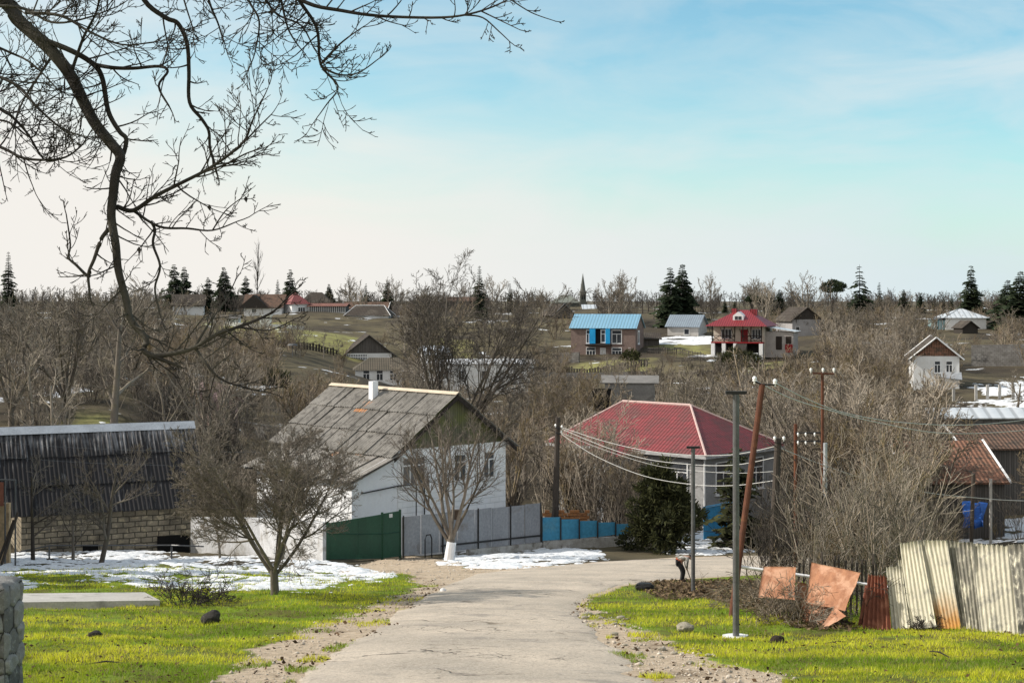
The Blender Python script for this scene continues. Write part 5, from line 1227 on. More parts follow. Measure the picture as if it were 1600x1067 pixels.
for t_ in (.005, .27, .52, .76, .995):
    q = MB(); q.tube([pt3(t_, g1(*lerp2(A,B,t_))-.2,.05), pt3(t_, top(t_)+.04,.05)], .03, 6); rel(q.build('fence_post', iron), rt)
mb = MB(); qp(mb, lerp2(A,B,.45), lerp2(A,B,1), g1(*lerp2(A,B,.45))-.5, bot(.45)-.01, g1(*B)-.5, bot(1)-.01, .2); rel(mb.build('footing', footing), rt)
q = MB(); c_ = pt3(.345,-8.42,.12); q.box(c_.x-.15,c_.x+.15,c_.y-.1,c_.y+.1,c_.z-.19,c_.z+.19)
o = q.build('meter_box', simple('rusty_brown_box', (.12,.085,.06), (.07,.05,.04), 4)); tag(o, 'small brown meter box on the grey sheet fence beside the whitewashed tree', 'meter box')
q = MB(); q.tube([pt3(.13,g1(*lerp2(A,B,.13))-.1,.2), pt3(.13,-9.2,.2), pt3(.14,-9.03,.2), pt3(.165,-9.03,.2), pt3(.175,-9.2,.2), pt3(.175,g1(*lerp2(A,B,.175))-.1,.2)], .025, 6)
tag(q.build('pipe_hoop', iron), 'thin iron pipe hoop standing before the grey sheet fence', 'pipe')
# blue fence
A, B = (1.26, 62.05), (5.3, 64.2)
rt = empty('sheet_fence', (A[0], A[1], g1(*A)), 0, 'blue painted sheet fence on a stone footing before the red roofed house', 'fence')
N_ = 5
for i in range(N_):
    t0, t1 = i / N_, (i + 1) / N_ - .004; zt = -9.12 - .13 * i - .02 * (i > 0); mb = MB()
    qp(mb, lerp2(A,B,t0), lerp2(A,B,t1), zt-.98+.12*i, zt, zt-1.0+.14*i, zt-.05, .03); rel(mb.build('sheet', blue_paint), rt)
mb = MB(); qp(mb, A, B, g1(*A)-.5, -10.12, g1(*B)-.5, -10.22, .25); rel(mb.build('footing', footing), rt)
for i in range(N_ + 1):
    a = lerp2(A,B,i/N_); q = MB(); q.box(a[0]-.03,a[0]+.03,a[1]-.09,a[1]-.03,g1(*a)-.2,-9.05-.13*i); rel(q.build('fence_post', iron), rt)
q = MB()
for i in range(9):
    for j in range(4):
        if j == 3 and i % 3 == 1: continue
        x_ = 1.35+.22*i+.1*(j%2); q.box(x_,x_+.205,64.9+.05*rng.random(),65.1,-9.75+.13*j+.02*rng.random(),-9.63+.13*j)
o = q.build('brick_heap', simple('orange_brick', (.45,.20,.08), (.32,.15,.07), 3)); tag(o, 'low stack of orange bricks behind the blue fence near the utility pole', 'bricks'); o['kind'] = 'thing'
# blue gate
A, B = (8.62, 66.2), (10.2, 68.0)
rt = empty('yard_gate', (A[0], A[1], g1(*A)), 0, 'bright blue metal gate beside the drooping spruce at the bend', 'gate')
for i, (t0, t1) in enumerate(((0,.39),(.4,.79),(.8,1))):
    mb = MB(); qp(mb, lerp2(A,B,t0), lerp2(A,B,t1), -10.72, -9.25, -10.72, -9.25, .04); rel(mb.build('gate_leaf', simple('gate_blue', (.05,.28,.52), (.04,.23,.45), 1.2, rough=.5)), rt)
    q = MB(); a, b = lerp2(A,B,t0+.01), lerp2(A,B,t1-.01)
    for zz in (-9.98,-9.3): q = MB(); q.tube([V(a[0]+.03,a[1]-.03,zz),V(b[0]+.03,b[1]-.03,zz)], .02, 4); rel(q.build('brace', simple('pale_blue_trim', (.25,.45,.6), None, 4)), rt)
q = MB(); q.box(8.55,10.0,65.9,66.15,-10.86,-10.72); o = rel(q.build('threshold', concrete), rt)
# rail fence before the barn
rt = empty('rail_fence', ground(77, 55), 0, 'thin pipe rail on two posts along the stone barn', 'fence')
p1, p2, p3 = ground(30, 54), ground(77, 54.4), ground(268, 54.8); p4 = ground(318, 54)
for p_ in (p2, p3):
    q = MB(); q.tube([p_-V(0,0,.3), p_+V(0,0,.48)], .035, 6); rel(q.build('fence_post', steel_grey), rt)
q = MB(); q.tube([p1+V(0,0,.33), p2+V(0,0,.48), p3+V(0,0,.52), p4+V(0,0,.5)], .028, 6); rel(q.build('rail', steel_grey), rt)
# pipe frame at the far left
rt = empty('gate_frame', ground(10, 49), 0, 'pipe frame of an open gate at the left edge with a strip of reddish door', 'gate')
f = lambda px, py: PX(px, py, 49)
for px in (8, 24):
    q = MB(); q.tube([ground(px,49)-V(0,0,.2), f(px,750)], .03, 6); rel(q.build('frame_post', steel_grey), rt)
q = MB(); q.tube([f(-40,748), f(25,750)], .03, 6); rel(q.build('crossbar', steel_grey), rt)
q = MB(); a, b = f(-30,752), f(6,752); q.box(a.x,b.x,48.95,49.0,f(0,790).z,f(0,753).z); rel(q.build('door_strip', simple('reddish_boards', (.30,.12,.08), (.2,.08,.06), 3)), rt)
q = MB(); a, b = f(-60,790), f(9,790); q.box(a.x,b.x,49.3,49.5,g1(a.x,49)-.4,f(0,788).z); tag(q.build('plaster_wall', simple('sunlit_ochre_plaster', (.58,.42,.25), (.46,.33,.2), 1.5, c3=(.3,.22,.14), s3=2)), 'ochre plastered wall stub at the left edge beside the stone barn', 'wall')
for k_, (x0, y0, x1, y1) in enumerate(((2,862,28,800),(-5,868,22,812))):
    q = MB(); q.tube([ground(x0,48.5), PX(x1,y1,48.8)], .05, 6); tag(q.build('leaning_pole', old_pole), ['longer dark pole propped at the ochre wall stub','shorter dark pole propped at the ochre wall stub'][k_], 'pole')

# ---------------------------------------------------------------- poles and wires
def tpole(px, pyb, pyt, label, half, rad):
    D = 4485/(pyb-792); b = ground(px, D); zt = PX(px, pyt, D).z - b.z
    rt = empty('pipe_post', b, 0, label, 'post')
    q = MB(); q.tube([(0,0,-.3),(0,0,zt-.03)], rad, 14); o = q.build('pole', steel_grey, rt)
    q = MB(); q.box(-half,half,-rad*.8,rad*.8,zt-.028,zt+.02); q.build('crossbar', iron, rt)
    return rt, zt
rt, _ = tpole(1150, 990, 613, 'tall grey steel T post on a white concrete pad, nearest the leaning sheets', .16, .05)
rt['label'] = 'tall grey steel T post standing on a white concrete pad in the grass'
q = MB(); q.mesh([(.22*math.cos(a_)*(1+.12*math.sin(3*a_)), .2*math.sin(a_), -.06) for a_ in np.linspace(0,6.28,13)[:-1]]+[(.2*math.cos(a_)*(1+.12*math.sin(3*a_)), .18*math.sin(a_), .035) for a_ in np.linspace(0,6.28,13)[:-1]], [tuple(range(12,24))]+[(i,(i+1)%12,12+(i+1)%12,12+i) for i in range(12)])
q.build('concrete_pad', white_paint, rt)
rt, _ = tpole(1083, 926, 698.5, 'grey steel T post standing beside the stooping person', .15, .045)
b = ground(1089, 33.2); q = MB(); q.mesh(*[[(0,0,.05),(.09,0,-.02),(.03,.08,-.02),(-.07,.06,-.02),(-.08,-.05,-.02),(.03,-.08,-.02)], [(0,1,2),(0,2,3),(0,3,4),(0,4,5),(0,5,1)]])
o = q.build('white_stone', white_paint); o.location = b; tag(o, 'small white stone at the foot of the T post beside the person', 'stone')
def insulator(p, rt, s=1.0):
    s *= .72; q = MB(); q.tube([p+V(0,0,a_*s) for a_ in (-.07,-.02,-.015,.03,.035,.075,.09)], [.02*s,.02*s,.045*s,.035*s,.05*s,.03*s,.01*s], 10); o = q.build('insulator', porcelain)
    return rel(o, rt)
b = ground(1143, 25.4); tp = PX(1191, 601, 26.2)
rt = empty('leaning_pole', b, 0, 'leaning rust red pipe pole with two white insulators', 'utility pole')
q = MB(); q.tube([b-(tp-b)*.06, tp], .055, 12); rel(q.build('pole', rust), rt)
e0, e1 = PX(1179,596,26.2), PX(1211,601,26.2)
q = MB(); q.tube([e0, tp, e1], .018, 6); rel(q.build('crossarm', iron), rt)
insulator(e0+V(0,0,.02), rt, 1.2); insulator(e1+V(0,0,.03), rt, 1.2)
def wire(name, label, pts, rad, mat, sag=None):
    """pts: (px, py, D) knots, smoothed"""
    P = [PX(*p) for p in pts]; out = []
    for i in range(len(P)-1):
        p0, p1, p2, p3 = P[max(i-1,0)], P[i], P[i+1], P[min(i+2,len(P)-1)]
        for k in range(8):
            t = k/8; out.append(.5*((2*p1)+(p2-p0)*t+(2*p0-5*p1+4*p2-p3)*t*t+(3*p1-p0-3*p2+p3)*t**3))
    out.append(P[-1]); q = MB(); q.smooth = True; q.tube(out, rad, 5); return tag(q.build(name, mat), label, 'wire')
wm = simple('bare_aluminium_wire', (.62,.62,.60), (.5,.5,.49), 6, rough=.6, bump=0)
wire('power_line', 'upper white wire running from the leaning red pole towards the right edge', [(1211,598,26.2),(1262,624,28),(1320,645,30),(1400,659,34),(1500,664,38),(1600,656,42),(1720,635,47)], .0095, wm)
wire('power_line', 'lower white wire running from the leaning red pole towards the right edge', [(1179,594,26.2),(1235,622,28),(1300,642,30),(1380,662,34),(1480,677,38),(1600,672,42),(1720,655,47)], .0095, wm)
wire('power_line', 'single sagging wire from the dark wooden pole to the right edge', [(1217,699,42),(1280,724,43.5),(1360,750,45),(1440,768,47),(1520,777,49),(1600,782,51),(1720,780,54)], .010, wm)
# dark wooden pole and utility pole
b = ground(1206, 42); tp = PX(1216, 684, 42); rt = empty('utility_pole', b, 0, 'short dark wooden pole standing in brambles right of the leaning red pole', 'utility pole')
q = MB(); q.tube([b-V(0,0,.4), b.lerp(tp,.5), tp], [.12,.11,.095], 10); rel(q.build('pole', old_pole), rt)
q = MB(); q.tube([tp+V(-.12,-.1,-.12),tp+V(.14,-.1,-.16)], .015, 5); q.tube([tp+V(.14,-.1,-.16),tp+V(.14,-.1,-.02)], .012, 5); rel(q.build('bracket', iron), rt)
for s_ in (-.12,.14): insulator(tp+V(s_,-.1,-.02), rt, 1.2)
b = ground(866.5, 63); tp = PX(871.5, 652, 63); rt = empty('utility_pole', b, 0, 'slim dark utility pole at the joint of the grey and blue fences', 'utility pole')
q = MB(); q.tube([b-V(0,0,.4), b.lerp(tp,.5), tp], [.16,.13,.10], 10); rel(q.build('pole', old_pole), rt)
q = MB(); q.tube([PX(868,668,62.85), PX(879,670,62.85)], .03, 6); q.tube([PX(868,676,62.85), PX(878,678,62.85)], .03, 6); rel(q.build('crossarm', iron), rt)
for p_ in ((878,667),(868,665),(877,675)): insulator(PX(*p_,62.85), rt, 1.2)
q = MB(); q.tube([PX(867,775,63), ground(858,62.2)], .06, 6); rel(q.build('strut', old_pole), rt)
D_ = lambda px: 62.8 + (42 - 62.8) * (px - 876) / 340.0
def lw(lab, pts, r): wire('power_line', lab, [(x, y, D_(x)) for x, y in pts], r, wm)
lw('topmost of the four wires between the utility pole and the dark wooden pole', [(879,668),(940,688),(1010,704),(1085,711),(1150,709.5),(1212,697)], .0105)
lw('second wire from the top between the utility pole and the dark wooden pole', [(878,670),(945,698),(1010,717),(1085,726),(1150,726),(1213,714)], .0105)
lw('thin third wire between the utility pole and the dark wooden pole', [(877,676),(945,703),(1020,726),(1085,735),(1150,739),(1213,736)], .0065)
lw('lowest most sagging wire between the utility pole and the dark wooden pole', [(877,678),(930,712),(1005,743),(1085,757),(1150,758),(1213,750)], .0105)
for k_, (y0, y1) in enumerate(((686,705),(708,728))):
    wire('power_line', ['upper thin wire crossing above the barn roof','lower thin wire crossing above the barn roof'][k_], [(-60,y0,52),(120,(y0+y1)/2+4,54),(300,y1,57),(480,y1+2,60)], .007, steel_grey)
# rusty H frame
b = ground(1285, 46); tp = PX(1285, 582, 46); rt = empty('rusty_post', b, 0, 'tall rusty iron post with a T crossarm and three white insulators', 'utility pole')
q = MB(); q.tube([b-V(0,0,.3), tp], .05, 8); rel(q.build('pole', rust), rt)
q = MB(); q.tube([PX(1270,583,46), PX(1303,584,46)], .03, 6); rel(q.build('crossarm', rust), rt)
for px in (1267,1286,1303): insulator(PX(px,579,46), rt, 1.3)
b = ground(1243, 46.3); rt = empty('rusty_post', b, 0, 'shorter rusty post joined by two insulator bars to the tall rusty post', 'utility pole')
q = MB(); q.tube([b-V(0,0,.3), PX(1243,662,46.3)], .06, 8); rel(q.build('pole', rust), rt)
for y_ in (676, 689):
    q = MB(); q.tube([PX(1243,y_,46.25), PX(1284,y_,46.2)], .03, 6); rel(q.build('bar', iron), rt)
    for px in (1247,1259,1273): insulator(PX(px,y_+3,46.1), rt, 1.0)
b = ground(1290, 44); q = MB(); q.tube([b-V(0,0,.3), PX(1289.5,692,44)], .06, 8); o = q.build('pipe_post', tin_light); tag(o, 'pale galvanised pipe standing in the thicket below the tall rusty post', 'post')
b = ground(1517, 66); q = MB(); q.tube([b-V(0,0,.3), PX(1521,739,66)], .09, 8); o = q.build('fence_post', old_pole); tag(o, 'dark post in front of the blue tarpaulin', 'post')
b = ground(1548, 69); q = MB(); q.tube([b-V(0,0,.3), PX(1548,748,69)], .07, 6); o = q.build('fence_post', concrete); tag(o, 'pale concrete post before the nearer tiled roof', 'post')
for i, (px, D) in enumerate(((1525,141),(1543,141),(1562,141),(1583,141),(1490,140))):
    b = ground(px, D); q = MB(); q.box(-.12,.12,-.1,.1,-.3,1.5); o = q.build('fence_post', concrete); o.location = b; tag(o, 'small concrete fence post in the snow field on the far right', 'post', 'fence posts in the snow field')
# blue tarpaulin
nu, nv = 22, 14; vs = []
for j in range(nv+1):
    for i in range(nu+1):
        u_, v_ = i/nu, j/nv; p = PX(1503+36*u_, 824-41*v_*(1-.12*abs(u_-.4)), 69+1.2*v_*v_)
        vs.append(p+V(.12*math.sin(u_*17+v_*3), -.14*math.sin(u_*13)*math.cos(v_*5)-.1*fbm(u_*5,v_*5,3), .05*math.sin(u_*9)))
mb = MB(); mb.smooth = True; mb.mesh(vs, [(j*(nu+1)+i, j*(nu+1)+i+1, (j+1)*(nu+1)+i+1, (j+1)*(nu+1)+i) for j in range(nv) for i in range(nu)])
tag(mb.build('tarpaulin', simple('tarpaulin_blue', (.02,.10,.38), (.015,.07,.28), 1.5, rough=.5)), 'blue tarpaulin hanging below the nearer tiled roof', 'tarpaulin')

# ---------------------------------------------------------------- leaning sheets at the right
def sheetmat(name, c1, c2, c3, s3, lo3, hi3, ribs=None, rough=.8, rust_low=None):
    m = bpy.data.materials.new(name); t = NT(m); uv = t.coord('UV'); P = t.coord('Object'); r = t.n('ObjectInfo').outputs['Random']
    st = t.noise(t.n('Mapping', {'Vector': P, 'Scale': (9,9,1.2)}).outputs[0], 1.0, 5, .7); n1 = t.noise(P, s3, 6, .65, .4); n2 = t.noise(P, 60, 4, .7)
    col = t.mix(t.ramp(st, .35, .65), c1, c2); col = t.mix(t.ramp(n1, lo3, hi3), col, c3)
    if rust_low:
        a = t.n('SeparateColor', {0: t.n('Attribute', attribute_name='col').outputs['Color']})
        k_ = t.math('MULTIPLY', t.ramp(t.math('ADD', a.outputs[0], t.math('MULTIPLY', t.math('SUBTRACT', n1, .5), .5)), rust_low[1], 0.0), a.outputs[1])
        col = t.mix(k_, col, rust_low[0])
        col = t.mix(t.math('MULTIPLY', a.outputs[2], t.ramp(st, .3, .5)), col, (.10,.095,.085))
    col = t.mix(.4, col, t.mix(n2, (.15,.15,.15), (.85,.85,.85)), 'OVERLAY')
    t.bsdf(col, rough, t.math('ADD', n1, t.math('MULTIPLY', n2, .4)), .4, .012, spec=.2); MATS[name] = m
    return m
plate_m = sheetmat('rusted_steel_plate', (.44,.215,.125), (.29,.135,.08), (.52,.30,.20), 4.2, .48, .62)
asb_m = sheetmat('cream_asbestos_sheet', (.70,.66,.53), (.56,.53,.43), (.32,.31,.27), 3.0, .56, .7, rust_low=((.48,.25,.07), .42))
rcorr_m = sheetmat('rusted_corrugated_iron', (.27,.10,.06), (.16,.06,.04), (.36,.16,.10), 4, .5, .65)
def px_sheet(name, label, cat, cs, Ds, mat, waves=0, amp=.02, dent=.0, nu=14, nv=14, seed=0, group=None, lo=0.0, rusty=0.0, sooty=0.0, curl=0.0, gapf=.06):
    """a sheet with corners top-left, top-right, bottom-right, bottom-left standing at the given depths"""
    c = [PX(px, py, D) for (px, py), D in zip(cs, Ds)]; n = (c[1]-c[0]).cross(c[3]-c[0]).normalized()
    if n.y > 0: n = -n
    if waves: nu = int(waves*8)
    vs, col = [], []
    for j in range(nv+1):
        for i in range(nu+1):
            u, v = i/nu, j/nv*(1+lo)
            p = c[0].lerp(c[1],u).lerp(c[3].lerp(c[2],u),v)
            d = dent*(fbm(u*3.1+seed, v*3.1, seed, 4)-.5) + dent*.5*(abs(math.sin(u*2.7+seed))-.5)
            if waves: d += amp*math.sin(2*math.pi*waves*u)
            d += curl*(v*v)*(1-u)
            k = (v-.5)*2
            if waves and j == 0: p = p + V(0,0,.012*math.sin(i*1.7+seed)+.02*fbm(u*6,1,seed))
            vs.append(p + n*d); col.append((1-v, rusty, sooty))
    f = [(j*(nu+1)+i, (j+1)*(nu+1)+i, (j+1)*(nu+1)+i+1, j*(nu+1)+i+1) for j in range(nv) for i in range(nu)]
    vb = [Vector(v) - n*.008 for v in vs]; m0 = len(vs)
    f2 = [tuple(m0+k for k in q_[::-1]) for q_ in f]
    bd = [i for i in range(nu+1)]+[j*(nu+1)+nu for j in range(1,nv+1)]+[nv*(nu+1)+i for i in range(nu-1,-1,-1)]+[j*(nu+1) for j in range(nv-1,0,-1)]
    fe = [(bd[k], m0+bd[k], m0+bd[(k+1)%len(bd)], bd[(k+1)%len(bd)]) for k in range(len(bd))]
    o = link(name, np_mesh(name, np.array([list(v) for v in vs+vb]), np.array(f+f2+fe), mat, True, np.array(col+col)))
    o.data.polygons.foreach_set('use_smooth', [True]*(len(f)+len(f2))+[False]*len(fe))
    return tag(o, label, cat, group)
gs = 'sheets leaning in a row at the right'
px_sheet('rusty_plate', 'leftmost flat orange rust plate standing in brambles', 'metal sheet', [(1193,884),(1243.5,886),(1242,937),(1184,932.5)], (25.3,25.0,24.7,25.0), plate_m, dent=.05, seed=3, group=gs)
px_sheet('rusty_plate', 'largest tilted orange rust plate with a crumpled face', 'metal sheet', [(1268,878),(1344.4,894.4),(1320,954),(1260.5,941)], (24.7,24.0,23.75,24.4), plate_m, dent=.09, seed=9, nu=24, nv=20, group=gs)
px_sheet('rusty_plate', 'lower rust plate showing beneath the largest tilted plate', 'metal sheet', [(1256,936),(1302,946),(1297,981),(1257.5,974)], (24.75,24.4,24.1,24.5), plate_m, dent=.04, seed=14, group=gs, lo=.1)
px_sheet('rusty_plate', 'folded pointed rust flap at the bottom of the largest plate', 'metal sheet', [(1304,947),(1322.5,963),(1288,983),(1284,984)], (23.8,23.45,23.45,23.5), plate_m, dent=.03, seed=21, curl=.06, group=gs)
px_sheet('rusty_plate', 'narrow rust strip between the two big orange plates', 'metal sheet', [(1246,908),(1262,912),(1258,975),(1243,945)], (25.2,25.0,24.8,25.0), plate_m, dent=.04, seed=25, group=gs)
px_sheet('corrugated_sheet', 'red brown rusted corrugated sheet before the cream sheets', 'metal sheet', [(1357,899),(1385,901),(1393,983),(1347,983)], (24.5,24.3,23.7,23.9), rcorr_m, waves=6, amp=.028, seed=5, group=gs, dent=.04, lo=.04)
px_sheet('corrugated_sheet', 'broken rusted corrugated sheet half behind the red brown one', 'metal sheet', [(1352,915),(1366,905),(1360,983),(1340,982)], (24.8,24.7,24.1,24.3), rcorr_m, waves=3, amp=.028, seed=6, group=gs, dent=.05, lo=.04)
SH = [([(1385,887.5),(1409,885),(1422,978),(1394,982)],(24.5,24.35,23.7,23.9),5,0,.15,'shortest cream corrugated sheet, next to the rusted one'),
 ([(1403,876),(1414,875),(1428,976),(1417,977)],(24.65,24.6,24.0,24.1),3,0,.0,'narrow whitish sheet strip just behind the shortest cream sheet'),
 ([(1406,850),(1438,845),(1462,972),(1422.5,978)],(24.4,24.2,23.5,23.8),6,0,.05,'clean cream corrugated sheet with a tilted top, tallest on its side'),
 ([(1436,845),(1479.5,845),(1500.5,975),(1464,975)],(24.3,24.0,23.3,23.6),6.5,1,.1,'cream corrugated sheet with an orange stained foot'),
 ([(1477.5,846),(1520,848),(1534,983),(1500,979)],(24.15,23.85,23.1,23.4),6.5,0,.75,'grey streaked corrugated sheet with one sooty edge'),
 ([(1518,849),(1579.5,854),(1592,997),(1534,983)],(23.95,23.5,22.5,23.0),8,0,.3,'widest cream corrugated sheet near the right edge'),
 ([(1575,852),(1632,848),(1650,1006),(1594,996)],(23.55,23.1,22.0,22.4),7,0,.85,'sooty corrugated sheet cut off by the right edge')]
for i, (cs, Ds, wv, ru, so_, lb) in enumerate(SH): px_sheet('corrugated_sheet', lb, 'corrugated sheet', cs, Ds, asb_m, waves=wv, amp=.017, seed=30+i, group=gs, lo=.05, rusty=ru, sooty=so_, dent=.03, nv=10)
q = MB(); q.tube([PX(1150,884,25.6), PX(1400,919,25.0)], .028, 7); tag(q.build('support_rail', white_paint), 'white pipe rail holding up the leaning rust plates', 'rail')
rt = empty('picket_fence', ground(1300, 26), 0, 'remains of a dark picket fence behind the rust plates', 'fence')
for i in range(16):
    px = 1238+9*i+rng.uniform(-2,2); b = ground(px, 26.2); q = MB(); tp = PX(px+rng.uniform(-3,3), 868+rng.uniform(-6,14), 26.2)
    q.tube([b-V(0,0,.2), tp], .022, 4); rel(q.build('picket', old_pole), rt)

# ---------------------------------------------------------------- rocks, slab, wall, bag
def rock(name, label, cat, px, pyb, wpx, hpx, mat, seed, depth=.8, peak=0.0):
    D = 4485/(pyb-792); b = ground(px, D); k = D/F; import bmesh
    bm = bmesh.new(); bmesh.ops.create_icosphere(bm, subdivisions=3, radius=1)
    for v in bm.verts:
        c = v.co; n = fbm(c.x*1.3+seed, c.y*1.3+c.z*1.1, seed, 4); n2 = fbm(c.x*4+seed, c.z*4+c.y*3, seed+3, 3)
        f_ = .62+.55*n+.18*n2; c *= f_; c.x += peak*max(0,c.z)*.3
    bm.normal_update()
    me = bpy.data.meshes.new(name); bm.to_mesh(me); bm.free()
    zs = [v.co.z for v in me.vertices]; xs = [v.co.x for v in me.vertices]; w_, h_ = max(xs)-min(xs), max(zs)-min(zs)
    for v in me.vertices: v.co = Vector((v.co.x/w_*wpx*k, v.co.y/w_*wpx*k*depth, (v.co.z-min(zs))/h_*hpx*k*1.2-hpx*k*.2))
    me.materials.append(mat); o = link(name, me); o.location = b
    return tag(o, label, cat)
dark_rock = simple('dark_weathered_rock', (.055,.05,.045), (.03,.027,.025), 9, c3=(.10,.09,.08), s3=14, bump=.8, bdist=.03)
pale_rock = simple('pale_fieldstone', (.42,.38,.30), (.27,.25,.2), 9, c3=(.16,.15,.12), s3=11, bump=.8, bdist=.03)
rock('boulder', 'dark jagged boulder alone on the lawn left of the lane', 'rock', 329, 975, 31, 24, dark_rock, 3, peak=1)
rock('stone', 'small dark stone low on the near lawn beside the wall', 'rock', 149, 1002, 23, 12, dark_rock, 7)
rock('boulder', 'pale lichened boulder on the grass right of the lane', 'rock', 1070, 984, 28, 15, pale_rock, 11)
rock('earth_clod', 'dark earth clod in the grass in front of the rust plates', 'clod', 1214, 1002, 25, 17, simple('dark_mud', (.05,.038,.028), (.03,.022,.017), 9, bump=.9, bdist=.03), 15)
rock('white_stone', 'white stone at the snow bank below the grey fence', 'stone', 744, 886, 9, 6, white_paint, 19)
rock('white_stone', 'white stone at the corner where lane and gravel meet', 'stone', 692, 925, 10, 7, white_paint, 23)
rock('black_bag', 'black sagging bag lying on the grass left of the person', 'bag', 1006, 921, 30, 13, simple('black_plastic', (.012,.012,.013), (.02,.02,.02), 12, rough=.4, bump=.9, bdist=.04), 27)
for i in range(26):
    t_ = rng.random(); px, py = (915+60*t_+rng.uniform(-8,8), 962+12*t_+rng.uniform(-5,5)) if i < 14 else (960+150*t_, 1000+40*t_+rng.uniform(-14,14))
    s_ = rng.uniform(5, 10); rock('verge_stone', 'grey stone in the broken verge right of the lane', 'stone', px, py, s_*1.5, s_*.6, pale_rock, 40+i)['group'] = 'verge stones'
def px_slab(name, label, cat, pts, th, m, lift=.04):
    P = []
    for px, py in pts:
        x, y = pl(px, py); P.append(Vector((x, y, _base(x, y).item()+lift)))
    mb = MB(); mb.prism([p-V(0,0,.1) for p in P], (0,0,.1+th)); return tag(mb.build(name, m), label, cat)
px_slab('concrete_slab', 'flat pale concrete slab lying on the lawn beside the stone wall', 'slab', [(-30,951),(250,947),(226,933.5),(-30,936)], .09, concrete, .03)
# rubble wall at the left edge
def rubble(name, W_, Hh, Dp, seed):
    """a masonry pier whose faces bulge stone by stone"""
    q = np.random.RandomState(seed); VS, FS, CS, off = [], [], [], 0
    def face(L, fn):
        nonlocal off
        cols, rows = max(2, int(L/.26)), max(3, int(Hh/.2)); sd = []
        for r in range(-1, rows+1):
            for c_ in range(-1, cols+1): sd.append(((c_+.5+.5*(r % 2)+q.uniform(-.28,.28))*L/cols, (r+.5+q.uniform(-.25,.25))*Hh/rows, q.uniform()))
        sd = np.array(sd); nu, nv = int(L/.016)+2, int(Hh/.016)+2
        U, V_ = np.meshgrid(np.linspace(0, L, nu), np.linspace(0, Hh, nv)); u, v = U.ravel(), V_.ravel()
        uw = u + (fbm(u*6, v*6, seed, 3)-.5)*.09; vw = v + (fbm(u*6+9, v*6, seed+1, 3)-.5)*.07
        d = np.hypot(uw[:,None]-sd[:,0], (vw[:,None]-sd[:,1])*1.25); o_ = np.argsort(d, 1)[:, :2]
        f1, f2 = np.take_along_axis(d, o_[:, :1], 1)[:,0], np.take_along_axis(d, o_[:, 1:], 1)[:,0]
        e = np.clip((f2-f1)/.055, 0, 1); e = e*e*(3-2*e); cell = sd[o_[:,0],2]
        dd = e*(.008+.03*cell) + (fbm(u*14, v*14, seed+5, 4)-.5)*.045*e
        edge = np.minimum(np.minimum(u, L-u), Hh-v)
        dd = dd*np.clip(edge/.04, 0, 1)
        VS.append(fn(u, v, dd)); ii = np.arange(nu*nv).reshape(nv, nu)+off
        FS.append(np.stack([ii[:-1,:-1],ii[:-1,1:],ii[1:,1:],ii[1:,:-1]], -1).reshape(-1,4)); CS.append(np.stack([cell, e, cell*0], -1)); off += nu*nv
    z0 = -.3
    face(W_, lambda u, v, d: np.stack([u, -d, v+z0], -1)); face(Dp, lambda u, v, d: np.stack([W_+d, u, v+z0], -1)); face(Dp, lambda u, v, d: np.stack([-d, u, v+z0], -1)); face(W_, lambda u, v, d: np.stack([u, Dp+d, v+z0], -1))
    nu, nv = 60, 30; U, V_ = np.meshgrid(np.linspace(0,W_,nu), np.linspace(0,Dp,nv)); u, v = U.ravel(), V_.ravel()
    ed = np.clip(np.minimum(np.minimum(u,W_-u),np.minimum(v,Dp-v))/.05,0,1)
    VS.append(np.stack([u, v, Hh+z0+ed*(.02+.05*fbm(u*4,v*4,seed))], -1)); ii = np.arange(nu*nv).reshape(nv,nu)+off; FS.append(np.stack([ii[:-1,:-1],ii[:-1,1:],ii[1:,1:],ii[1:,:-1]],-1).reshape(-1,4)); CS.append(np.stack([u*0+.4,u*0+.8,u*0],-1))
    m = bpy.data.materials.new('rubble_masonry'); t = NT(m); P = t.coord('Object'); a = t.n('SeparateColor', {0: t.n('Attribute', attribute_name='col').outputs['Color']})
    n1 = t.noise(P, 7, 6, .7); n2 = t.noise(P, 50, 4, .7)
    col = t.mix(a.outputs[0], (.13,.127,.125), (.27,.265,.255)); col = t.mix(t.ramp(n1,.52,.66), col, (.36,.35,.33)); col = t.mix(t.ramp(a.outputs[1],.45,.1), col, (.045,.042,.04))
    col = t.mix(.5, col, t.mix(n2,(.1,.1,.1),(.9,.9,.9)), 'OVERLAY'); t.bsdf(col, .95, t.math('ADD', n1, n2), .7, .015, spec=.1)
    return link(name, np_mesh(name, np.concatenate(VS), np.concatenate(FS), m, True, np.concatenate(CS)))
b = PX(37, 920, 15); b.x = (37-800)/F*15.6; o = rubble('rubble_wall', 2.6, b.z - g1(b.x, 15) + .3, .55, 4); o.location = (b.x-2.6, 15, g1(b.x, 15)); tag(o, 'grey rubble stone wall end at the lower left corner', 'wall')
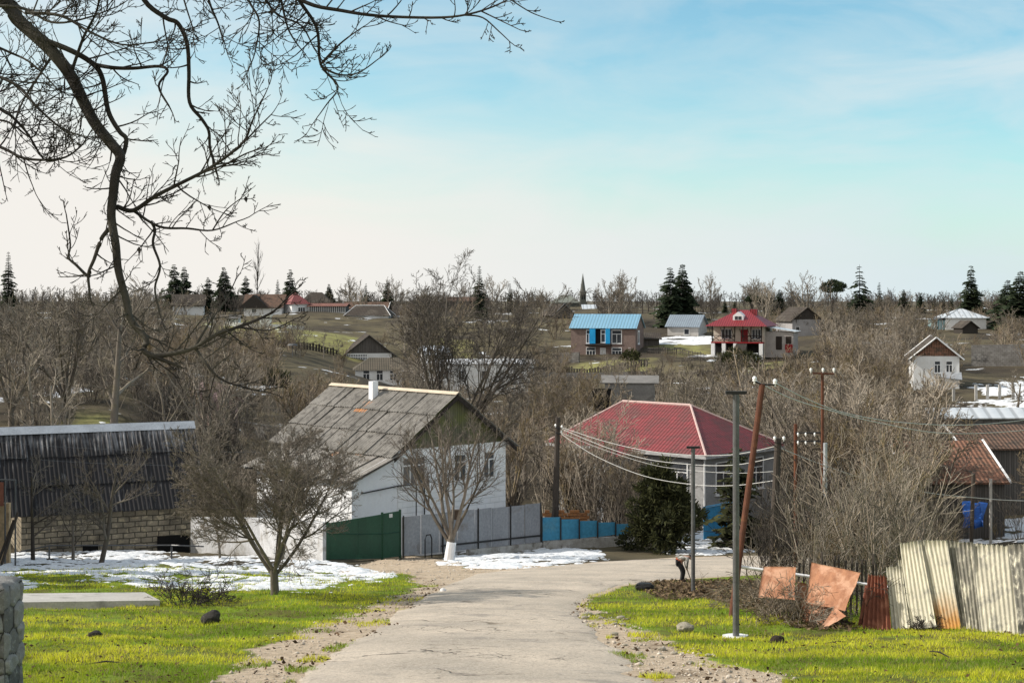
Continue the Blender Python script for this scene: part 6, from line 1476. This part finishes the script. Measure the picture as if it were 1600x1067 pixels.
# brush heap and brambles
for k_, (px, py, s_, lb) in enumerate(((292,944,.62,'heap of dry dark brush beside the concrete slab'),(332,940,.4,'low dry brush clump right of the brush heap'))):
    b = ground(px, 4485/(py-792)); put_tree(make_tree(500+k_, s_, 'tangle', 1.1, .006, bark_dark, names=('stems','twigs')), 'brush_heap', b, lb, 'brush', parts=('stems','crown'))
for k_, (px, D, s_, mt, lb) in enumerate(((1222,24.6,.55,bark_russet,'bramble tangle before the leftmost rust plate'),(1245,24.4,.62,bark_pale,'pale dry bramble between the two big rust plates'),(1338,24.6,.75,bark_dark,'dark bramble between the largest plate and the rusted corrugated sheet'),(1196,26.0,.7,bark_russet,'bramble tangle left of the leftmost rust plate'),(1215,28,1.1,bark_pale,'pale dry bramble at the foot of the dark wooden pole'),(1330,27,1.0,bark_grey,'grey bramble rising behind the largest rust plate'),(1440,23.6,.28,bark_dark,'low dry weeds at the foot of the cream sheets'))):
    b = ground(px, D); put_tree(make_tree(520+k_, s_, 'tangle', 1.0, .005, mt, names=('stems','twigs')), 'bramble', b, lb, 'bramble', parts=('stems','crown'))
for k_, (px, py, a_, L_) in enumerate(((166,1041,.1,.5),(1310,1011,.15,.5),(1468,1030,2.0,.4),(560,905,.3,.6))):
    b = ground(px, 4485/(py-792)); q = MB(); dx = Vector((math.cos(a_),math.sin(a_),0))*L_/2
    q.tube([b-dx+V(0,0,.03), b+V(0,0,.06), b+dx+V(0,0,.03)], [.008,.012,.005], 6); tag(q.build('fallen_twig', bark_dark), ['fallen stick on the near left lawn','curved fallen stick on the grass before the rust plates','short fallen stick on the near right lawn','fallen branch on the snow edge before the green gate'][k_], 'stick')

# unseen barn added beyond the left edge to shade the snow
H = House('added_shade_barn', 'tall weathered board barn added unseen left of the snow to shade it', 'barn', (-26.4, 46.0, gz(-23, 49)), 3, 6.5, 8.6, 6.0)
H.walls(grey_boards, 'y', 2.6); H.gable_roof(tile_dark, 'y', 2.6, .4, .3)
# ---------------------------------------------------------------- the stooping person
def skinned(name, J, E, mat, sub=2):
    """J: {joint: (x, y, z, radius)}, E: bones; grows one continuous surface"""
    ks = list(J); me = bpy.data.meshes.new(name)
    me.from_pydata([J[k][:3] for k in ks], [(ks.index(a), ks.index(b)) for a, b in E], []); me.update()
    o = bpy.data.objects.new(name + '_tmp', me); COL.objects.link(o)
    m = o.modifiers.new('s', 'SKIN'); m.use_smooth_shade = True
    for i, k in enumerate(ks):
        r = J[k][3]; me.skin_vertices[0].data[i].radius = (r, r) if not isinstance(r, tuple) else r
        me.skin_vertices[0].data[i].use_root = (i == 0)
    s = o.modifiers.new('u', 'SUBSURF'); s.levels = s.render_levels = sub
    dg = bpy.context.evaluated_depsgraph_get(); out = bpy.data.meshes.new_from_object(o.evaluated_get(dg))
    bpy.data.objects.remove(o); out.name = name; out.materials.clear(); out.materials.append(mat); return out
skin_m = simple('skin', (.42,.25,.18), (.36,.21,.15), 8, rough=.6, bump=0)
jk = simple('grey_camouflage_jacket', (.50,.49,.47), (.24,.235,.22), 9, lo=.45, hi=.55, c3=(.12,.12,.11), s3=11, lo3=.56, hi3=.6)
tro = simple('dark_trousers', (.045,.045,.05), (.03,.03,.034), 9)
b = ground(1066, 38.3); rt = empty('person', b, 0, 'person in a grey patterned jacket stooping at the lane edge with a hoe', 'person')
J = {'pelvis':(-.15,0,.90,.145),'spine':(-.03,0,1.05,.135),'chest':(.15,0,1.11,.155),'neck':(.31,0,1.10,.06),'head':(.40,0,1.06,.092),'face':(.455,0,.985,.075),
 'nose':(.52,0,1.0,.018),'ear1':(.40,.10,1.04,.02),'ear2':(.40,-.10,1.04,.02)}
E = [('pelvis','spine'),('spine','chest'),('chest','neck'),('neck','head'),('head','face'),('face','nose'),('head','ear1'),('head','ear2')]
for s, sg in (('l',1),('r',-1)):
    fx = .07 if s == 'l' else -.02
    J.update({'sh'+s:(.20,.19*sg,1.07,.075),'el'+s:(.17,.22*sg,.80,.05),'wr'+s:(.19,.09*sg,.60,.034),'pa'+s:(.215,.05*sg,.53,.036),
      'hi'+s:(-.14,.10*sg,.86,.11),'kn'+s:(.02+fx,.11*sg,.48,.066),'an'+s:(-.04+fx,.11*sg,.09,.045),'to'+s:(.12+fx,.13*sg,.035,.035)})
    E += [('chest','sh'+s),('sh'+s,'el'+s),('el'+s,'wr'+s),('wr'+s,'pa'+s),('pelvis','hi'+s),('hi'+s,'kn'+s),('kn'+s,'an'+s),('an'+s,'to'+s)]
SCL = .6
body = link('body', skinned('body', J, E, skin_m), rt); body.scale = (SCL,)*3
fm = MB(); fm.smooth = True
for sg in (1, -1):
    for i in range(4):
        y0 = sg*(.05-.02*i+.012); p0 = Vector((.235-.004*i, sg*.05+(.028-.019*i), .515)); L_ = (.036,.04,.038,.03)[i]
        fm.tube([p0, p0+V(.03,-sg*.012,-L_*.6), p0+V(.028,-sg*.045,-L_*1.1), p0+V(.0,-sg*.055,-L_*1.0)], [.010,.0095,.009,.007], 6)
    p0 = Vector((.20,.05*sg,.545)); fm.tube([p0, p0+V(.035,-sg*.03,-.005), p0+V(.045,-sg*.06,-.03)], [.012,.011,.008], 6)
fg = fm.build('fingers', skin_m, body)
def grow_by(keys, add): return {k: (*J[k][:3], J[k][3] + add) for k in keys}
def sub(keys): return [e for e in E if e[0] in keys and e[1] in keys]
ks = ['chest','spine','pelvis','shl','ell','wrl','shr','elr','wrr']; o = link('jacket', skinned('jacket', grow_by(ks, .018), sub(ks), jk), body)
ks = ['pelvis','hil','knl','anl','hir','knr','anr']; TJ = grow_by(ks, .02); TJ['pelvis'] = (-.17,0,.85,.15); o = link('trousers', skinned('trousers', TJ, sub(ks), tro), body)
bt = MB(); bt.smooth = True
for sg in (1,-1): bt.tube([(-.12+.07*(sg>0),.11*sg,.04),(.02+.07*(sg>0),.12*sg,.045),(.13+.07*(sg>0),.135*sg,.035)], [.055,.06,.04], 8)
bt.build('boots', simple('black_boots', (.02,.018,.016), None, 6), body)
be = MB(); be.smooth = True; d_ = Vector((.55,0,.75)).normalized(); a_ = Vector((.8,0,-.6)); pc = Vector((-.13,0,.95))
be.mesh([pc+a_*math.cos(t)*r_+V(0,1,0)*math.sin(t)*r_*1.05+d_*z for z, r_ in ((-.03,.172),(.03,.176)) for t in np.linspace(0,6.283,17)[:-1]], [(i,(i+1)%16,16+(i+1)%16,16+i) for i in range(16)]); be.build('belt', simple('red_belt', (.40,.10,.05), None, 5), body)
hc = MB(); hc.smooth = True; hc.tube([(.33,0,1.05),(.36,0,1.12),(.42,0,1.155),(.48,0,1.12),(.505,0,1.07)], [.07,.095,.10,.085,.03], 10); hc.build('cap', simple('dark_cap', (.02,.02,.023), None, 6), body)
for e_ in (.03,-.03):
    ey = MB(); ey.tube([(.512,e_,1.015),(.522,e_,1.012)], .009, 6); ey.build('eye', black, body)
ht = empty('hoe', b, 0, 'long handled hoe held by the stooping person', 'hoe')
q = MB(); q.tube([Vector((.10,.0,.88))*SCL, Vector((.225,0,.52))*SCL, Vector((.40,0,.02))*SCL], .012, 6); q.build('handle', old_pole, ht)
q = MB(); q.slab([Vector(p)*SCL for p in ((.40,-.08,.04),(.40,.08,.04),(.30,.08,-.02),(.30,-.08,-.02))], .006); q.build('blade', iron, ht)

# ---------------------------------------------------------------- the overhanging walnut
W = Wood(); W.split = 0; W.rmin = .0025; q = random.Random(99)
TW = [(7,.13,.05,3,R(40),.5,4),(5,.17,.06,2,R(38),.5,3),(3,.22,.05,0,0,0,3)]
TW2 = [(8,.11,.06,4,R(38),.55,4),(6,.16,.07,2,R(38),.55,3),(4,.22,.05,1,R(40),.35,3),(3,.2,.04,0,0,0,3)]
def smooth3(P, k=5):
    out = []
    for i in range(len(P)-1):
        p0, p1, p2, p3 = P[max(i-1,0)], P[i], P[i+1], P[min(i+2,len(P)-1)]
        for j in range(k):
            t = j/k; out.append(.5*((2*p1)+(p2-p0)*t+(2*p0-5*p1+4*p2-p3)*t*t+(3*p1-p0-3*p2+p3)*t**3))
    return out+[P[-1]]
def limb(pts, w0, w1, D0, D1, every=26, tl=(45,120), lay=1, spec=TW, sides=7, skip=0.0, pre=None, knob=True):
    """a branch traced through picture points at real depth, with its twigs; widths in photograph pixels"""
    n = len(pts); P = [PX(p[0], p[1], D0+(D1-D0)*i/(n-1)) for i, p in enumerate(pts)]
    P = (pre or [])+P; P = smooth3(P); m = len(P)
    rad = [(w0+(w1-w0)*(i/(m-1))**.85)/2/F*(D0+D1)/2 for i in range(m)]
    W.add(lay, P, rad[0], rad[-1], sides, q.random()*.5)
    L = sum((P[i+1]-P[i]).length for i in range(m-1))*F/((D0+D1)/2)
    for k in range(int(L/every)):
        t = min(.995, skip+(1-skip)*(k+q.random())/max(1, int(L/every))); pp, dd = along(P, t); ii = int(t*(m-1))
        ln = q.uniform(*tl)*(1.1-.35*t)/F*(D0+D1)/2
        d = side(q, dd, R(q.uniform(28, 75))); d = (d+V(0,q.gauss(0,.25),.1)).normalized()
        branch(q, W, pp, d, ln, max(W.rmin, min(rad[ii]*.55, .0055)), 0, spec)
    if every < 900: branch(q, W, P[-1], (P[-1]-P[-2]).normalized(), q.uniform(*tl)*.7/F*D1, max(W.rmin, rad[-1]), 0, spec)
    return P
T0 = Vector((-5.3, 9.3, g1(-5.3, 9.3))); fork = Vector((-5.0, 9.2, .9))
trunk = smooth3([T0-V(0,0,.4), T0+V(.05,0,.4), T0+V(.12,0,1.6), T0+V(.05,-.05,2.9), fork])
W.add(0, trunk, .36, .25, 14, .2)
pre = [fork, Vector((-4.75,9.2,1.7)), Vector((-4.3,9.15,2.35)), Vector((-3.75,9.1,2.3))]
limb([(6,0),(25,28),(59,59),(84,84),(110,118),(132,163),(149,194),(174,225),(188,245),(181,270),(177,304),(174,338),(181,383),(185,422),(197,467),(205,501),(228,529),(225,548),(242,557)], 26, 8, 9.1, 8.6, 34, (40,110), sides=9, pre=pre, skip=.35, lay=0)
limb([(242,557),(276,551),(304,543),(338,523),(394,503),(425,488),(439,476)], 9, 2.5, 8.6, 8.4, 20, (40,95))
limb([(306,545),(325,572),(345,592),(372,603),(400,610)], 5, 2, 8.55, 8.3, 18, (40,90))
limb([(338,523),(372,512),(420,516),(462,498)], 4, 1.6, 8.5, 8.2, 22, (30,70))
limb([(304,543),(330,500),(352,470),(368,438)], 4, 1.6, 8.55, 8.8, 22, (30,70))
limb([(59,59),(112,80),(146,101),(160,124),(169,174),(186,205),(197,217),(194,238)], 9, 7, 9.0, 8.95, 30, (50,120))
limb([(146,101),(175,106),(208,107),(248,104),(262,112),(248,135),(264,166)], 7, 3, 9.0, 8.6, 22, (40,100))
B0 = [fork, Vector((-4.7,8.9,2.2)), Vector((-3.9,8.7,3.0)), Vector((-2.9,8.6,3.1))]
limb([(150,-190),(260,-150),(380,-110),(480,-75),(560,-60)], 26, 8, 8.7, 8.4, 40, (60,140), pre=B0, skip=.45, lay=0)
limb([(190,-165),(205,-60),(225,0),(259,28),(278,37),(292,68),(295,112),(296,160),(315,186),(326,205),(328,231),(335,255)], 9, 4, 8.7, 8.8, 30, (35,90), skip=.25)
limb([(183,323),(208,329),(242,307),(281,287),(315,270),(338,256),(366,236),(385,215),(394,190),(413,150)], 8, 2, 8.85, 8.5, 15, (45,110), spec=TW2)
limb([(315,270),(350,258),(385,240),(410,232)], 4, 1.6, 8.7, 8.4, 20, (30,70))
limb([(338,256),(375,228),(405,198),(425,178)], 4, 1.6, 8.7, 8.9, 18, (30,70))
limb([(208,329),(248,354),(292,357),(332,360),(371,346)], 5, 1.8, 8.85, 8.5, 19, (40,100))
limb([(332,360),(352,330),(378,309)], 2.5, 1.4, 8.6, 8.4, 30, (25,50))
limb([(176,330),(172,354),(158,374),(147,405),(138,428),(140,455)], 8, 4, 8.85, 8.8, 40, (30,70))
limb([(140,424),(138,432),(120,415),(107,402),(110,382),(104,338)], 6, 2, 8.8, 8.9, 18, (40,90))
limb([(236,346),(242,360),(239,382),(250,416),(242,450),(248,482)], 5, 3, 8.8, 8.7, 24, (35,80))
for pts, w0, D0 in (([(-70,150),(0,170),(40,205),(70,250),(100,247)],6,9.3),([(-60,100),(20,130),(60,170),(95,200),(120,210)],6,9.0),([(-60,50),(10,80),(50,100),(90,140)],5,9.2),([(-60,215),(0,230),(40,248),(95,248),(125,230),(137,213)],6,9.1),([(-60,10),(30,12),(80,35),(130,30),(185,10)],6,9.0),([(-50,185),(10,190),(50,215),(66,180)],4,9.4),([(40,20),(95,25),(140,50),(190,70),(240,66)],6,8.9),([(84,84),(60,120),(35,160),(20,205)],5,9.1),([(110,118),(130,60),(150,20),(158,-20)],6,9.0)):
    limb(pts, w0, 1.8, D0, D0-.3, 15, (45,115), spec=TW2)
for pts, w0 in (([(300,-135),(315,-60),(326,0),(340,35),(349,62)],6),([(345,-120),(372,-50),(388,0),(405,34),(398,84)],6),([(400,-105),(425,-50),(439,0),(450,45),(467,73)],6),([(420,-100),(450,-40),(467,0),(495,45),(501,101),(528,135),(513,160)],8),([(270,-148),(280,-60),(285,-10),(300,40)],5),([(360,-115),(400,-30),(430,20),(470,40),(490,75)],5)):
    limb(pts, w0, 2, 8.6, 8.45, 17, (40,105), spec=TW2, skip=.2)
limb([(501,101),(525,75),(545,58),(568,42)], 4, 1.6, 8.45, 8.3, 18, (30,65))
limb([(501,104),(530,117),(560,114),(592,92)], 4, 1.6, 8.45, 8.5, 16, (30,70))
limb([(380,-110),(430,-30),(480,5),(534,17),(590,25),(675,28),(725,24),(770,11),(812,-10)], 8, 2, 8.5, 8.1, 30, (30,75), skip=.3)
limb([(725,24),(754,28),(780,50),(798,67)], 3, 1.4, 8.2, 8.1, 22, (20,45))
limb([(752,18),(785,34),(812,47)], 2.6, 1.2, 8.2, 8.0, 26, (15,35))
limb([(795,-2),(830,20),(866,33)], 2.4, 1.2, 8.1, 8.0, 60, (15,25))
# off-frame crown on the far side of the trunk
for tgt in ((-8,9,4.2),(-6.5,11,4.6),(-6.2,7.2,4.2),(-5.2,10.4,5)):
    d = (Vector(tgt)-fork); branch(q, W, fork, d.normalized(), d.length*.7, .13, 0, [(7,.1,.05,6,R(45),.6,7),(6,.15,.06,5,R(42),.55,4),(4,.2,.06,4,R(40),.55,3),(3,.2,.05,0,0,0,3)])
rt = empty('walnut_tree', T0, 0, 'dark bare tree reaching its long drooping branches across the upper left sky', 'tree')
for lay, nm in ((0, 'trunk'), (1, 'crown')):
    o = link(nm, W.mesh(lay, nm, bark_dark), rt); o.matrix_parent_inverse = Matrix.Translation(-T0)
lv = MB()
for px, py in ((384,309),(327,322),(217,388)):
    p = PX(px, py, 8.6); lv.mesh([p+V(0,0,.01), p+V(.012,.004,-.006), p+V(.004,.0,-.03), p+V(-.012,-.004,-.008)], [(0,1,2,3)])
o = lv.build('dry_leaf', bark_dark, rt); o.matrix_parent_inverse = Matrix.Translation(-T0)

# ---------------------------------------------------------------- grass, dead leaves, gravel
def lawn_points(n, seed, D0=13.5, D1=47):
    r = np.random.RandomState(seed); u = r.uniform(0, 1, n)
    y = 1/(1/D0-u*(1/D0-1/D1)); x = r.uniform(-.40, .40, n)*y
    s1 = np.maximum(poly_sd(x, y, ROAD), poly_sd(x, y, APRON)); s2 = np.maximum(poly_sd(x, y, DIRT_L), poly_sd(x, y, DIRT_R)); nn = fbm(x*1.6, y*1.6, 71, 4); sd = np.maximum(s1, s2)
    k = (s1 < (nn-.60)*.9) & (s2 < (nn-.46)*2.6)
    return x[k], y[k], sd[k], r
x, y, sd, r = lawn_points(520000, 5)
yl = np.interp(x/y, [-.40,-.35,-.26,-.12,-.07,0,.02,.10,.17,.4], [50,50,47,44,46,47,40,36,34,24.5]) + (fbm(x*.8, y*.8, 77)-.5)*5
keep = (y < yl) & (r.uniform(0,1,len(x)) < np.clip(.75+4.2*(fbm(x*.9, y*1.3, 81, 5)-.46), .10, 1))
soilk = poly_sd(x, y, SOIL) > -.4
keep &= ~(soilk & (r.uniform(0,1,len(x)) < .85))
x, y = x[keep], y[keep]; n = len(x); z = G(x, y)
patch = fbm(x*.4, y*.9, 91, 4); tuft = fbm(x*3.1, y*3.1, 95, 3)
hh = (.030+.075*np.clip(tuft-.3,0,1))*r.uniform(.6,1.5,n)*(1+.006*(y-14)); wd = .0055*r.uniform(.7,1.4,n)*(y/17)**.75
a = r.uniform(0,6.28,n); ln = r.uniform(.15,.8,n)*hh; b_ = r.uniform(0,6.28,n)
base_ = np.stack([x,y,z-.008],-1); sdv = np.stack([np.cos(a)*wd,np.sin(a)*wd,0*a],-1); tip = base_+np.stack([np.cos(b_)*ln,np.sin(b_)*ln,hh],-1)
VS = np.stack([base_-sdv, base_+sdv, tip], 1).reshape(-1,3)
hue = np.clip((patch-.47)*5.5+.45+r.normal(0,.16,n), 0, 1); dry = (r.uniform(0,1,n) < .13+.35*np.clip(patch-.52,0,1)).astype(float); sh = np.clip(r.uniform(.55,1,n)*(.7+.6*tuft),0,1)
col = np.repeat(np.stack([hue,dry,sh],-1), 3, 0)
gmat = bpy.data.materials.new('grass_blades'); t = NT(gmat); at = t.n('SeparateColor', {0: t.n('Attribute', attribute_name='col').outputs['Color']})
c_ = t.mix(at.outputs[0], (.27,.40,.028), (.80,.80,.06)); c_ = t.mix(at.outputs[1], c_, (.42,.34,.17)); c_ = t.mix(1.0, c_, t.n('CombineColor', {0: at.outputs[2], 1: at.outputs[2], 2: at.outputs[2]}).outputs[0], 'MULTIPLY')
bs = t.n('BsdfPrincipled', {'Base Color': c_, 'Roughness': .6, 'Specular IOR Level': .25}); tl = t.n('BsdfTranslucent', {'Color': c_}); mx = t.n('MixShader', {0: .45})
t.t.links.new(bs.outputs[0], mx.inputs[1]); t.t.links.new(tl.outputs[0], mx.inputs[2]); t.t.links.new(mx.outputs[0], t.out.inputs[0])
tag(link('grass', np_mesh('grass', VS, np.arange(n*3).reshape(-1,3), gmat, False, col)), 'short sunlit yellow green grass of the roadside lawns', kind='stuff')
print('GRASS', n)
def flakes(name, x, y, size, mat, label, seed, lift=.012):
    r = np.random.RandomState(seed); n = len(x); z = G(x, y)+lift*r.uniform(.3,2.2,n)
    a = r.uniform(0,6.28,n); s = size*r.uniform(.4,1.5,n); u = np.stack([np.cos(a)*s,np.sin(a)*s,r.normal(0,.35,n)*s],-1); v = np.stack([-np.sin(a)*s*.6,np.cos(a)*s*.6,r.normal(0,.35,n)*s],-1)
    c = np.stack([x,y,z],-1); VS = np.stack([c-u,c-v*.9+u*.1,c+u,c+v],1).reshape(-1,3); cc = np.repeat(r.uniform(0,1,n),4)
    return tag(link(name, np_mesh(name, VS, np.arange(n*4).reshape(-1,4), mat, False, np.stack([cc]*3,-1))), label, kind='stuff')
x, y, sd, r = lawn_points(9000, 15); k = (fbm(x*.7,y*.7,61) > .5) | (r.uniform(0,1,len(x)) < .15); x, y = x[k], y[k]
dl = leafmat('dead_leaf', (.035,.022,.012), (.14,.085,.045), .2)
flakes('fallen_leaves', x, y, .022, dl, 'scattered dark dead leaves in the grass', 3, .03)
q_ = np.random.RandomState(8); P_ = []
for poly in (SOIL, SOIL): 
    a = np.array(poly); xx = q_.uniform(a[:,0].min(), a[:,0].max(), 5200); yy = q_.uniform(a[:,1].min(), a[:,1].max(), 5200); k = poly_sd(xx,yy,poly) > -.5; P_.append((xx[k],yy[k]))
flakes('fallen_leaves', np.concatenate([p[0] for p in P_]), np.concatenate([p[1] for p in P_]), .045, leafmat('leaf_litter', (.03,.02,.012), (.24,.17,.10), .2), 'dark leaf litter and turned soil around the person', 4, .03)
def pebbles(name, x, y, s0, label, seed, mat):
    r = np.random.RandomState(seed); n = len(x); z = G(x, y)
    o = np.array([[1,0,0],[0,1,0],[-1,0,0],[0,-1,0],[0,0,.8],[0,0,-.6]], float); f = np.array([[0,1,4],[1,2,4],[2,3,4],[3,0,4],[1,0,5],[2,1,5],[3,2,5],[0,3,5]])
    s = s0*r.gamma(1.6,.6,n)[:,None,None]*r.uniform(.6,1.3,(n,1,3)); a = r.uniform(0,6.28,n); R2 = np.stack([np.stack([np.cos(a),-np.sin(a),0*a],-1),np.stack([np.sin(a),np.cos(a),0*a],-1),np.stack([0*a,0*a,1+0*a],-1)],1)
    vv = np.einsum('nij,nkj->nki', R2, o[None]*s*r.uniform(.7,1.3,(n,6,1))); vv += np.stack([x,y,z+s[:,0,2]*.2],-1)[:,None]
    F_ = (f[None]+np.arange(n)[:,None,None]*6).reshape(-1,3); cc = np.repeat(r.uniform(0,1,n),6)
    return tag(link(name, np_mesh(name, vv.reshape(-1,3), F_, mat, False, np.stack([cc]*3,-1))), label, kind='stuff')
def in_poly(poly, n, seed, pad=.2, edge=None):
    r = np.random.RandomState(seed); a = np.array([p for p in poly if p[1] > 10 and p[1] < 66]); x = r.uniform(a[:,0].min()-.3,a[:,0].max()+.3,n*4); y = r.uniform(a[:,1].min(),a[:,1].max(),n*4)
    s = poly_sd(x,y,poly); k = (s > -pad) if edge is None else (np.abs(s-edge[0]) < edge[1]); k &= fbm(x*1.2,y*1.2,seed) > .42
    return x[k][:n], y[k][:n]
gv = barkmat('gravel_stone', (.30,.25,.19), (.74,.67,.58), None)
for i, (poly, n, s0) in enumerate(((DIRT_L,2600,.0085),(DIRT_R,3000,.0095),(APRON,2200,.013))):
    x, y = in_poly(poly, n, 40+i); pebbles('gravel', x, y, s0, ['loose gravel along the left verge','loose gravel along the right verge','loose gravel before the green gate'][i], 60+i, gv)
x, y = in_poly(ROAD, 3800, 55, edge=(.05,.28)); pebbles('gravel', x, y, .0095, 'crumbled stones along the broken lane edges', 66, gv)
x, y = in_poly(DIRT_L, 420, 57, pad=.1); flakes('fallen_leaves', x, y, .03, dl, 'dead leaves lying in the left verge gutter', 9)
x, y = in_poly(DIRT_R, 260, 58, pad=.1); flakes('fallen_leaves', x, y, .03, dl, 'dead leaves lying on the right verge', 10)
